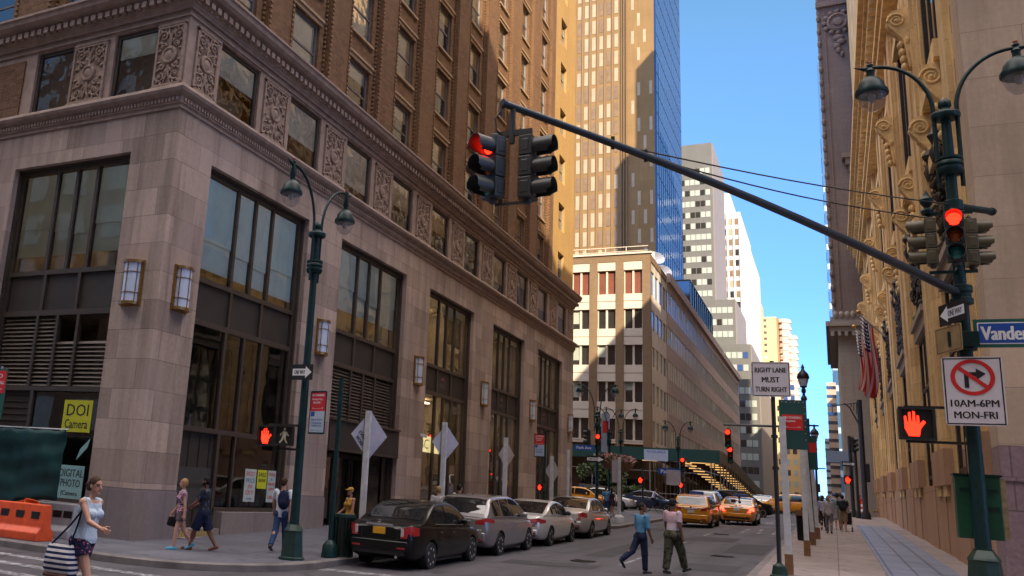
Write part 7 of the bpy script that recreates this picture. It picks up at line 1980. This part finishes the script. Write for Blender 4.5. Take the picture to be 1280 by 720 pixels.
# right lane must turn right
spx, spy = -1.13, 22.23; sg_ = GS(spx, spy)
r = thing('sign_post', 'slim dark post at the tan pavement kerb carrying the lane sign', 'post', (spx, spy, sg_))
b = MB(); b.lathe([(.2, 0), (.2, .04), (.16, .06), (.13, .24), (.055, .30), (.05, .32)], n=12); b.build('base', M['green_base'], r, smooth=True)
b = MB(); b.tube([(0, 0, .25), (0, 0, 4.75)], .045, 10)
for z in (3.0, 2.3): b.tube([(0, 0, z), (0, 0, z + .07)], .07, 10)
b.build('post', M['black_paint'], r, smooth=True)
o, c, u = plate('lane_sign', 'square white sign reading right lane must turn right', (spx - .03, spy - .07, sg_ + 4.32), 3, .79, .79, M['white_sign'], border=(.014, M['sign_black']), r=.03)
letters(o, c, u, [('RIGHT LANE', 0, .21, .115, .64), ('MUST', 0, -.01, .125, .36), ('TURN RIGHT', 0, -.23, .115, .64)], M['sign_black'])
# parking signs (red over white)
def parking(label, c, yaw, w, h):
    o, c, u = plate('parking_sign', label, c, yaw, w, h, M['green_paint'], group='red and white parking signs')
    n = u.cross(Zv)
    q = MB(c); slab(q, c + n * .008 + Zv * h * .245, u, Zv, w * .88, h * .43, .006); q.build('red_panel', M['sign_red'], o)
    q = MB(c); slab(q, c + n * .008 - Zv * h * .215, u, Zv, w * .88, h * .49, .006); q.build('white_panel', plain('pale_sign_panel', (.42, .50, .58), .5, 0, .05, 4), o)
    letters(o, c, u, [('NO STANDING', 0, h * .40, h * .055, w * .74), ('Monday-Friday', -.02, h * .30, h * .05, w * .62), ('7AM-7PM', -.04, h * .225, h * .05, w * .44), ('<-------->', 0, h * .10, h * .05, w * .7)], M['sign_white'], .024)
    q = MB(c); flatpoly(q, [(-w * .40, -h * .09), (-w * .16, -h * .09), (-w * .16, h * .02), (-w * .40, h * .02)], c, u, Zv, .013); q.build('meter_symbol', M['sign_blue'], o)
    letters(o, c, u, [('Pay at meter', 0, -h * .17, h * .045, w * .66), ('Commercial', 0, -h * .24, h * .045, w * .6), ('vehicles only', 0, -h * .31, h * .045, w * .6), ('<------', 0, -h * .41, h * .04, w * .6)], M['sign_blue'], .024, 'small_print')
parking('red and white parking sign beside the corner lamp post', (PLx + .42, PLy - .05, 3.46), -12, .50, .98)
parking('red and white parking sign on the far green pole past the second car', (-10.75, 36.8, GS(-10.6, 36.9) + 3.35), -6, .48, .96)
def thin_pole(name, label, x, y, h, mat, rad_=.045, base=True, group=None):
    r = thing(name, label, 'post', (x, y, GS(x, y)), 0, group)
    b = MB(); b.tube([(0, 0, 0), (0, 0, h)], rad_, 8)
    if base: b.lathe([(rad_ * 3.2, 0), (rad_ * 3.2, .05), (rad_ * 2.8, .28), (rad_ * 1.8, .36), (rad_ * 1.05, .40)], n=10)
    b.build('pole', mat, r, smooth=True); return r
thin_pole('sign_pole', 'thin dark green pole standing at the litter bin at the shop kerb', -10.37, 18.63, 4.2, M['green_paint'], .06)
thin_pole('sign_pole', 'thin dark green pole of the far parking sign at the shop kerb', -10.55, 36.9, 4.0, M['green_paint'], .055)
wp = [(20.54, 3.55, 1.02, 'white post with a diamond board behind the black sedan'), (25.79, 3.60, .92, 'white post with a diamond board against the cream bank sign'),
      (31.77, 3.43, .80, 'white post with a narrow turned diamond board past the grey hatchback'), (38.0, 2.95, .85, 'white post with a half hidden diamond board behind the far parking sign')]
for i, (y, h, s, lab) in enumerate(wp):
    x = -10.55; r = thing('diamond_sign_post', lab, 'sign', (x, y, GS(x, y)), 0, 'diamond work signs on white posts')
    b = MB(); b.box(-.075, .075, -.05, .05, 0, h); b.build('post', M['white_post'], r, bevel=.01)
    yaw = (50, 48, 62, 58)[i]; u = yawvec(yaw); c = Vector((0, .10, h - .62)); dz = .46 * s
    b = MB(); dia = [(-.50 * s, 0), (0, -.62 * s), (.50 * s, 0), (0, .62 * s)]; b.prism(dia, lambda x_, z_: c + u * x_ + Zv * z_ + Vector((0, .0, 0)), lambda x_, z_: c + u * x_ + Zv * z_ + Vector((0, .012, 0)))
    bo = b.build('diamond_board', M['sign_back'], r)
    if i == 0:
        t = MB(); a = Vector((math.cos(rad(-52)), 0, math.sin(rad(-52)))); v = Vector((math.sin(rad(52)), 0, math.cos(rad(52))))
        text(t, 'EVENT', c + u * -.16 + Zv * -.06, (u * a.x + Zv * a.z), (u * v.x + Zv * v.z), .10, .36, .01, bold=.004)
        text(t, 'WORK', c + u * -.26 + Zv * -.16, (u * a.x + Zv * a.z), (u * v.x + Zv * v.z), .10, .30, .01, bold=.004); t.build('lettering', M['sign_black'], bo)
# litter bin
def bin_(label, x, y, h, rr_, mat, slats=True, top=None):
    r = thing('litter_bin', label, 'bin', (x, y, GS(x, y)))
    b = MB(); b.lathe([(rr_ * .86, .03), (rr_ * .92, h * .94)], n=20); b.build('liner', M['black_paint'], r, smooth=True)
    b = MB()
    for k in range(24):
        a = 2 * pi * k / 24; p0 = (rr_ * .92 * math.cos(a), rr_ * .92 * math.sin(a), .02); p1 = (rr_ * math.cos(a), rr_ * math.sin(a), h * .93); b.bar(p0, p1, .05, .02, up=(-math.sin(a), math.cos(a), 0))
    b.lathe([(rr_ * .96, 0), (rr_ * .96, .05)], n=20); b.lathe([(rr_ * 1.0, h * .92), (rr_ * 1.05, h * .93), (rr_ * 1.05, h), (rr_ * .85, h)], n=20)
    b.build('slatted_shell', mat, r, smooth=True, angle=30)
    if top: b = MB(); b.lathe([(rr_ * 1.18, h * .86), (rr_ * 1.18, h * 1.06)], n=20); b.build('wooden_band', top, r, smooth=True)
    return r
bin_('dark green slatted litter bin on the limestone corner behind a thin pole', -10.36, 19.15, .98, .30, M['green_base'])
bin_('black litter bin with a brown wooden band between the white posts on the right', -1.05, 38.6, 1.05, .26, M['black_paint'], top=M['wood'])
# leaning white posts on the right with green boards
for i, (x, y, h, ln_, lab) in enumerate(((-.98, 23.24, 3.55, -.03, 'nearest white post with a brown foot on the tan pavement, under the green board'), (-.78, 30.0, 3.3, -.02, 'second white post on the tan pavement, left of the walkers, brown foot'),
                                         (-.74, 36.0, 3.3, -.12, 'third white post on the tan pavement, leaning left'), (-.66, 40.5, 3.2, -.10, 'farthest white post on the tan pavement beside the black litter bin'))):
    r = thing('barrier_post', lab, 'post', (x, y, GS(x, y)), 0, 'white posts on the tan pavement')
    b = MB(); b.obox((ln_ * .5, 0, h / 2), (.07, 0, 0), (0, .06, 0), (ln_ / 2, 0, h / 2)); b.build('post', M['white_post'], r)
    b = MB(); b.obox((0, 0, .22), (.085, 0, 0), (0, .075, 0), (ln_ * .03, 0, .22)); b.build('foot', M['wood'], r)
o, c, u = plate('green_board', 'large dark green board with a red no standing notice behind the lane sign', (-.78, 23.3, 4.02), 4, .58, 1.15, M['shed_green'], r=.01)
q = MB(c); slab(q, c + u.cross(Zv) * .009 + Zv * .05 - u * .01, u, Zv, .43, .36, .006); q.build('red_notice', M['sign_red'], o)
letters(o, c, u, [('NO STANDING', -.01, .16, .055, .36), ('Anytime', -.06, .075, .05, .22), ('<----->', -.01, -.06, .05, .32)], M['sign_white'], .024)
q = MB(c)
for k in range(6): q.ball(c + u * (-.22 + .088 * k) + Zv * .52 + u.cross(Zv) * .008, .012, 6, 4); q.ball(c + u * .25 + Zv * (.4 - .15 * k) + u.cross(Zv) * .008, .012, 6, 4)
q.build('rivet', M['galv'], o)
o, c, u = plate('green_board', 'smaller far green board with a red corner beyond the large one', (-.68, 36.1, 4.15), 4, .40, 1.2, M['shed_green'], r=.01)
q = MB(c); slab(q, c + u.cross(Zv) * .009 + u * .06 + Zv * .18, u, Zv, .24, .34, .006); q.build('red_notice', M['sign_red'], o)
# ------------------------------------------------------------------ roadworks at the far left
def barrier(label, x, y, L, rz, mat, group=None):
    r = thing('road_barrier', label, 'barrier', (x, y, GS(x, y)), rz, group)
    b = MB(); prof = [(-.27, 0), (-.27, .18), (-.16, .30), (-.10, .80), (.10, .80), (.16, .30), (.27, .18), (.27, 0)]
    b.prism(prof, lambda yy, z: Vector((-L / 2, yy, z)), lambda yy, z: Vector((L / 2, yy, z))); b.build('barrier_shell', mat, r, bevel=.02)
    for k in range(4): b = MB(); xx = -L / 2 + L * (k + .5) / 4; b.box(xx - .12, xx + .12, -.145, .145, .48, .64); b.build('fork_slot', M['signal_dark'], r)
    return r
barrier('orange plastic road barrier at the left edge below the green tarpaulin', -16.65, 14.85, 1.9, rad(3), M['orange'], 'orange barriers by the tarpaulin')
barrier('second orange plastic road barrier, mostly outside the left edge', -18.65, 14.9, 1.9, rad(-2), M['orange'], 'orange barriers by the tarpaulin')
barrier('pale grey plastic road barrier end between the orange barrier and the corner pier', -16.5, 15.9, 1.2, rad(10), M['grey_plastic'])
r = thing('tarpaulin_fence', 'dark green tarpaulin stretched over a wire fence at the left edge', 'fence', (-19, 15.35, GS(-19, 15.35)))
b = MB(r.location); nx, nz = 50, 16; x0, x1, za, zb = -23.2, -15.98, .72, 2.55; vs = []
for j in range(nz + 1):
    for i in range(nx + 1):
        u, v = i / nx, j / nz; x = x0 + (x1 - x0) * u; sag = .05 * math.sin(u * 21) * (1 - v) + .05 * abs(math.sin(u * 11 * pi)) * v * -1
        vs.append((x, 15.35 + .03 * math.sin(u * 31 + v * 3) + .025 * math.sin(v * 9 + u * 13) + .015 * math.sin(v * 23 - u * 11) + .012 * math.sin(u * 90 + v * 14), .15 + za + (zb - za) * v + sag + .12 * (1 - v) * (1 if u > .8 else 0)))
b.add(vs, [(j * (nx + 1) + i, j * (nx + 1) + i + 1, (j + 1) * (nx + 1) + i + 1, (j + 1) * (nx + 1) + i) for j in range(nz) for i in range(nx)])
t = b.build('tarpaulin', M['tarp'], r, smooth=True); s_ = t.modifiers.new('s', 'SOLIDIFY'); s_.thickness = .015
b = MB(r.location)
for x in (-23, -20.6, -18.2): b.tube([(x, 15.5, .1), (x, 15.5, 2.72)], .025, 6)
b.tube([(-23.2, 15.46, 2.70), (-15.98, 15.46, 2.70)], .022, 6); b.build('fence_frame', M['galv'], r, smooth=True)
r = thing('hazard_cloth', 'crumpled orange warning cloth hanging at the tarpaulin foot', 'cloth', (-16.6, 15.1, 1.0))
b = MB(); n = 10; vs = []
for j in range(n + 1):
    for i in range(n + 1):
        u, v = i / n, j / n; w_ = .42 * (1 - .35 * abs(v - .4)); vs.append(((u - .5) * 2 * w_, .07 * math.sin(u * 9 + v * 5) + .05 * math.sin(v * 11), -.05 - .5 * v + .10 * math.sin(u * pi)))
b.add(vs, [(j * (n + 1) + i, j * (n + 1) + i + 1, (j + 1) * (n + 1) + i + 1, (j + 1) * (n + 1) + i) for j in range(n) for i in range(n)]); t = b.build('cloth', plain('orange_cloth', (.70, .14, .02), .8, 0, .25, 5), r, smooth=True); s_ = t.modifiers.new('s', 'SOLIDIFY'); s_.thickness = .012
# red and green street sign at the very left edge
c = at_y(1, 490, 15.0); c2 = at_y(1, 520, 15.0)
o, c, u = plate('notice_sign', 'red topped green notice sign cut off by the left edge above the tarpaulin', (c.x - .15, 15.0, c.z - .05), 0, .62, 1.25, M['sign_green'], r=.02)
q = MB(c); slab(q, c + Vector((0, -.01, .30)), u, Zv, .56, .56, .006); q.build('red_panel', M['sign_red'], o)
letters(o, c, u, [('NO', 0, .45, .1, .3), ('STOPPING', 0, .28, .08, .46), ('<-->', 0, .12, .07, .4)], M['sign_white'], .024)
q = MB(c); q.tube([(c.x, 15.05, GS(c.x, 15.05)), (c.x, 15.05, c.z + .7)], .03, 6); q.build('pole', M['galv'], o)

# ------------------------------------------------------------------ far crossing furniture
def far_signal(label, px, pz, Y_, rz=0, k=1.0, group='far signals', lit='red'):
    p = at_y(px, pz, Y_); s = signal_head(lit, .25, k, M['signal_dark']); return setsig(s, p, rz, label, group)
def far_post(label, px, py_top, Y_, rr_=.10, dz=KERB, name='signal_post', mat=None):
    p = at_y(px, py_top, Y_); r = thing(name, label, 'post', (p.x, Y_, G(p.x, Y_) + dz)); h = p.z - r.location.z
    b = MB(); b.lathe([(rr_ * 2, 0), (rr_ * 2, .3), (rr_ * 1.1, .6), (rr_, h)], n=10); b.build('post', mat or M['black_paint'], r, smooth=True); return r
far_signal('far signal with a red light on the lamp post above the blue street name sign', 748, 552.5, 59.6, 0, .95)
far_signal('far dark signal seen side on above the small blue street name sign', 736, 547, 59.7, rad(-90), .9, lit='none')
far_signal('far signal with a red light on the twin lamp post before the shed corner', 853.5, 581, 63.6, 0, .85)
p = at_y(676, 609, 36.5)
hs = setsig(ped_signal('hand', .55), (p.x, p.y, p.z), 0, 'small pedestrian signal glowing red on the far green pole by the last bank bay')
hs = setsig(ped_signal('hand', 1.0), at_y(801.5, 600, 70.), 0, 'far pedestrian signal glowing red in front of the shed posts'); far_post('slim dark post of the far pedestrian signal before the shed', 803, 585, 70.2, .06)
hs = setsig(ped_signal('hand', .8), at_y(852, 606, 63.7), 0, 'far pedestrian signal glowing red low on the lamp post at the shed corner')
q = at_y(1002, 536, 58.)
r = thing('signal_mast', 'far mast arm reaching out from behind the green board to two red signals', 'mast arm', (-1.2, 58, GS(-1.2, 58))); o_ = Vector(r.location); a_ = at_y(909, 531, 58.)
b = MB(o_); b.tube([o_, (-1.2, 58, q.z + .6)], [.14, .10], 10); b.tube([(-1.2, 58, q.z + .1), (a_.x - .2, 58, a_.z)], [.08, .06], 8); b.build('mast', M['signal_grey'], r, smooth=True)
far_signal('upper of the two red signals hanging from the far mast arm', 910, 548, 57.8, 0, 1.0); far_signal('lower red signal on the far mast arm, below the other one', 913, 569, 60., 0, .9)
p = at_y(730, 559.5, 37.8)
r = thin_pole('sign_pole', 'white sign pole carrying the far blue street name sign', -9.85, 38.0, 3.25, M['white_post'], .07)
o, c, u = plate('street_name_sign', 'small far blue street name sign reading Park Ave', (p.x, p.y, p.z), 2, .78, .22, M['sign_blue'], r=.02); letters(o, c, u, [('Park Ave', 0, 0, .12, .6)], M['sign_white'])
o = one_way('far one way sign pointing right beneath the blue street name sign', at_y(744, 574, 56.), 0, 1.15, .42, False)
b = MB(); thin_pole('sign_pole', 'white sign pole with a dark foot at the bulging kerb', -9.4, 46.13, 3.2, M['white_post'], .09, True)
o, c, u = plate('blank_sign', 'pale blank sign edge on beside the white pole at the bulging kerb', (-9.62, 46.2, 3.4), 25, .30, 1.1, M['sign_back'])
o, c, u = plate('street_name_sign', 'tiny far blue street name sign on the lamp post before the shed corner', at_y(837, 589.5, 63.5), 0, 1.5, .42, M['sign_blue'], r=.02); letters(o, c, u, [('Park Av', 0, 0, .24, 1.1)], M['sign_white'])
o, c, u = plate('blank_sign', 'pale grey sign below the tiny blue street sign before the shed corner', at_y(842, 597, 63.4), 0, .9, 1.0, M['sign_back'])
# flower baskets, banner, planters
rl = random.Random(3)
def leafball(mb, c, r, n, s, mi_f=lambda: 0):
    for _ in range(n):
        v = Vector((rl.gauss(0, 1), rl.gauss(0, 1), rl.gauss(0, 1))).normalized() * rl.random() ** .4
        p = Vector(c) + Vector((v.x * r[0], v.y * r[1], v.z * r[2])); a = Vector((rl.gauss(0, 1), rl.gauss(0, 1), rl.gauss(0, 1))).normalized(); b_ = a.orthogonal().normalized(); k = s * rl.uniform(.6, 1.3)
        mb.add([p - a * k, p + b_ * k * .5, p + a * k, p - b_ * k * .5], [(0, 1, 2, 3)], mi_f())
LEAF = plain('leaf_green', (.035, .062, .014), .6, 0, .4, 3); LEAF2 = plain('leaf_bright', (.055, .095, .018), .6, 0, .4, 3); FLOW = plain('pink_flower', (.38, .16, .17), .7, 0, .4, 9)
for px, py, lab in ((762, 574, 'hanging flower basket on the thin far twin lamp post with the banner'), (780, 577, 'hanging flower basket behind the white pole at the bulging kerb')):
    p = at_y(px, py, 60.5); r = thing('flower_basket', lab, 'flower basket', p, 0, 'hanging flower baskets')
    b = MB(); b.lathe([(.05, -.7), (.35, -.6), (.6, -.3), (.68, -.05), (.6, -.05), (.1, -.1)], n=14); b.build('basket', M['wood'], r, smooth=True)
    b = MB(); leafball(b, (0, 0, .05), (.85, .85, .40), 520, .10, lambda: rl.choice((0, 0, 1, 1, 2))); b.build('flowers', [LEAF, FLOW, FLOW], r)
o, c, u = plate('banner', 'narrow pale banner hanging on the thin far lamp post over the flower basket', at_y(757, 541, 61.), 15, .55, 2.6, plain('pale_banner', (.30, .36, .46), .7), r=.01)
q = MB(c); slab(q, c + u.cross(Zv) * .012 + Zv * .4, u, Zv, .36, .8, .006); q.build('red_patch', M['sign_red'], o)
def bush(label, px, Y_, w, h, n, zoff=.5, cat='bush'):
    p = at_y(px, 620, Y_); g0 = GS(p.x, Y_); r = thing('planter_bush', label, cat, (p.x, Y_, g0), 0, 'planter bushes before the shed')
    b = MB(); b.box(-w * .9, w * .9, -.5, .5, 0, zoff); b.build('planter_box', M['shed_ply'], r)
    b = MB()
    for k in range(7): leafball(b, (rl.uniform(-w, w) * .8, rl.uniform(-.4, .4), zoff + h * rl.uniform(.3, .8)), (w * .55, .6, h * .35), n // 7, .13, lambda: rl.choice((0, 1)))
    b.build('foliage', [LEAF, LEAF2], r); return r
bush('leafy green planter bush left of the far lamp post with the red signal', 740, 80., 1.1, 2.3, 1400, 1.5); bush('leafy green planter bush right of the far lamp post, behind the couple', 760, 79.5, 1.3, 2.2, 1600, 1.4)
bush('low green planter beside the dark blue car on the avenue', 790, 80.5, 1.4, .8, 700, .9)
def tree(label, px, Y_, h, w, kind=0):
    p = at_y(px, 630, Y_); g0 = G(p.x, Y_); r = thing('street_tree', label, 'tree', (p.x, Y_, g0), 0, 'far street trees')
    b = MB(); b.tube([(0, 0, 0), (.1, 0, h * .5), (0, .1, h * .8)], [.3, .2, .08], 8)
    for k in range(6): a = k * 1.05; b.tube([(.08, 0, h * .45), (math.cos(a) * w * .5, math.sin(a) * w * .5, h * .75)], [.1, .03], 5)
    b.build('trunk', M['wood'], r)
    b = MB()
    for k in range(16): a = rl.uniform(0, 6.28); q_ = rl.uniform(.1, .8) * w; leafball(b, (math.cos(a) * q_, math.sin(a) * q_, h * rl.uniform(.5, 1)), (w * .4, w * .4, h * .16), 150, .3, lambda: rl.choice((0, 1)))
    b.build('crown', [LEAF, LEAF2], r); return r
tree('bright green street tree far down the street between the white posts', 1004, 150., 5.5, 4); tree('darker street tree far down the street behind the four walkers', 1030, 160., 5.5, 4.5); tree('street tree just showing right of the slender stone tower', 1048, 170., 6, 4)
# ------------------------------------------------------------------ far right corner
def lampq(px, py, Y_): p = at_y(px, py, Y_); return p
r = far_post('tall dark lamp post with a lattice bracket at the far golden corner', 1074, 500, 75., .16, name='bracket_lamp_post'); o_ = Vector(r.location); a = at_y(1074, 500, 75.); e = at_y(1040, 507, 75.)
b = MB(o_); b.tube([a + Vector((0, 0, -.2)), e], .05, 6); b.tube([a + Vector((-.05, 0, -1.9)), a.lerp(e, .35) + Vector((0, 0, -.45)), a.lerp(e, .55)], .05, 6)
for k in range(4): b.tube([a.lerp(e, .1 * k) + Vector((0, 0, -.1)), a.lerp(e, .08 * k + .06) + Vector((0, 0, -1.3 + .3 * k))], .03, 5)
b.tube([e, e + Vector((0, 0, -.5))], .03, 5); b.box(a.x - .1, a.x + .4, 74.9, 75.1, o_.z + 2.6, o_.z + 3.9); b.build('bracket', M['black_paint'], r, smooth=True)
far_post('dark signal post at the far golden corner left of the bracket lamp', 1068, 548, 76., .09); far_signal('far dark signal seen side on above the far golden corner', 1066, 556, 75.8, rad(80), .95, lit='none')
far_post('dark post with the far right red signal', 1061.5, 545, 78., .12)
hs = setsig(ped_signal('hand', 1.25), at_y(1061, 600, 77.5), 0, 'far pedestrian signal glowing orange red above the tan pavement walkers')
one_way('far one way sign above the glowing pedestrian signal at the far golden corner', at_y(1062, 580, 77.4), 0, 1.0, .36, False)
far_post('thin dark post with the red signal far left of the walkers', 1019.5, 575, 88., .09); hs = setsig(ped_signal('hand', 1.35), at_y(1020, 610, 87.5), 0, 'far pedestrian signal glowing red left of the four walkers')
p = at_y(1048.5, 571, 100.); b = MB(p); b.box(p.x - 1.1, p.x + 1.1, 99, 101, p.z - .6, p.z + .5); tag(b.build('awning_sign', plain('blue_grey_awning', (.20, .28, .42), .5)), 'blue grey box sign projecting from the far right buildings above the walkers', 'sign')
def cone(label, px, Y_, h, k=1.0):
    p = at_y(px, 640, Y_); r = thing('traffic_barrel', label, 'traffic barrel', (p.x, Y_, GS(p.x, Y_)), 0, 'orange barrels')
    b = MB(); b.lathe([(.30 * k, 0), (.30 * k, .05), (.24 * k, .06), (.17 * k, h)], n=14); b.build('barrel', M['orange'], r, smooth=True)
    b = MB(); b.lathe([(.232 * k, h * .35), (.222 * k, h * .5)], n=14); b.lathe([(.208 * k, h * .65), (.198 * k, h * .8)], n=14); b.build('reflective_band', M['sign_white'], r, smooth=True)
cone('orange barrel beside the farthest white post on the tan pavement', 1012, 62., 1.1, 1.3); cone('orange cone at the foot of the bracket lamp at the far golden corner', 1079.5, 80., 1.2, .8)
# two flags on poles from the golden building
def flag(label, px_top, py_top, Y_, hoist, fly, rz=0):
    p = at_y(px_top, py_top, Y_); wall = Vector((XR, Y_, p.z - 1.6)); r = thing('flag', label, 'flag', wall, 0, 'flags on the golden building')
    b = MB(wall); b.tube([wall, p], .06, 8); b.build('pole', M['galv'], r, smooth=True)
    b = MB(wall); b.ball(p + Vector((0, 0, .1)), .16, 10, 8); b.build('finial', M['brass'], r, smooth=True)
    ax = (wall - p).normalized(); ns, nt_ = 26, 40; b = MB(wall); vs = []
    for j in range(nt_ + 1):
        for i in range(ns + 1):
            s, t_ = i / ns, j / nt_; gather = 1 - .38 * t_
            q_ = p + ax * (.15 + hoist * (s * gather)) ; q_ = Vector((q_.x, q_.y, p.z + ax.z * (.15 + hoist * s) * (1 - t_ * .8) - fly * t_))
            q_ += Vector((.16 * math.sin(s * 13 + t_ * 2.5) * (.25 + t_), .30 * math.sin(s * 15 + t_ * 2) * (.25 + t_), .0)) + Vector((.35 * t_ * math.sin(t_ * 3), 0, 0)); vs.append(q_)
    b.add(vs, [(j * (ns + 1) + i, j * (ns + 1) + i + 1, (j + 1) * (ns + 1) + i + 1, (j + 1) * (ns + 1) + i) for j in range(nt_) for i in range(ns)])
    b.m = [(2 if (j < nt_ * .42 and i < ns * 7 / 13) else (0 if int(i / ns * 13) % 2 == 0 else 1)) for j in range(nt_) for i in range(ns)]
    b.build('cloth', [FRED, FWHT, FBLU], r, smooth=True)
    st = MB(wall)
    for j in range(1, 16, 2):
        for i in range(1, 14, 2):
            a = vs[j * (ns + 1) + i]; st.ball(a + Vector((-.05, -.05, 0)), .055, 5, 4)
    st.build('stars', FWHT, r)
FRED = plain('flag_red', (.62, .03, .04), .8, 0, 0); FWHT = plain('flag_white', (.82, .78, .78), .8, 0, 0); FBLU = plain('flag_blue', (.015, .03, .14), .8, 0, 0)
flag('nearer striped flag hanging from a pole on the golden building', 1073, 392, 66., 1.0, 5.4); flag('farther striped flag hanging left of the nearer one on the golden building', 1067.5, 410, 74., .7, 4.6)
# black and yellow hydrant guard etc.
p = ong(1098, 647, KERB)
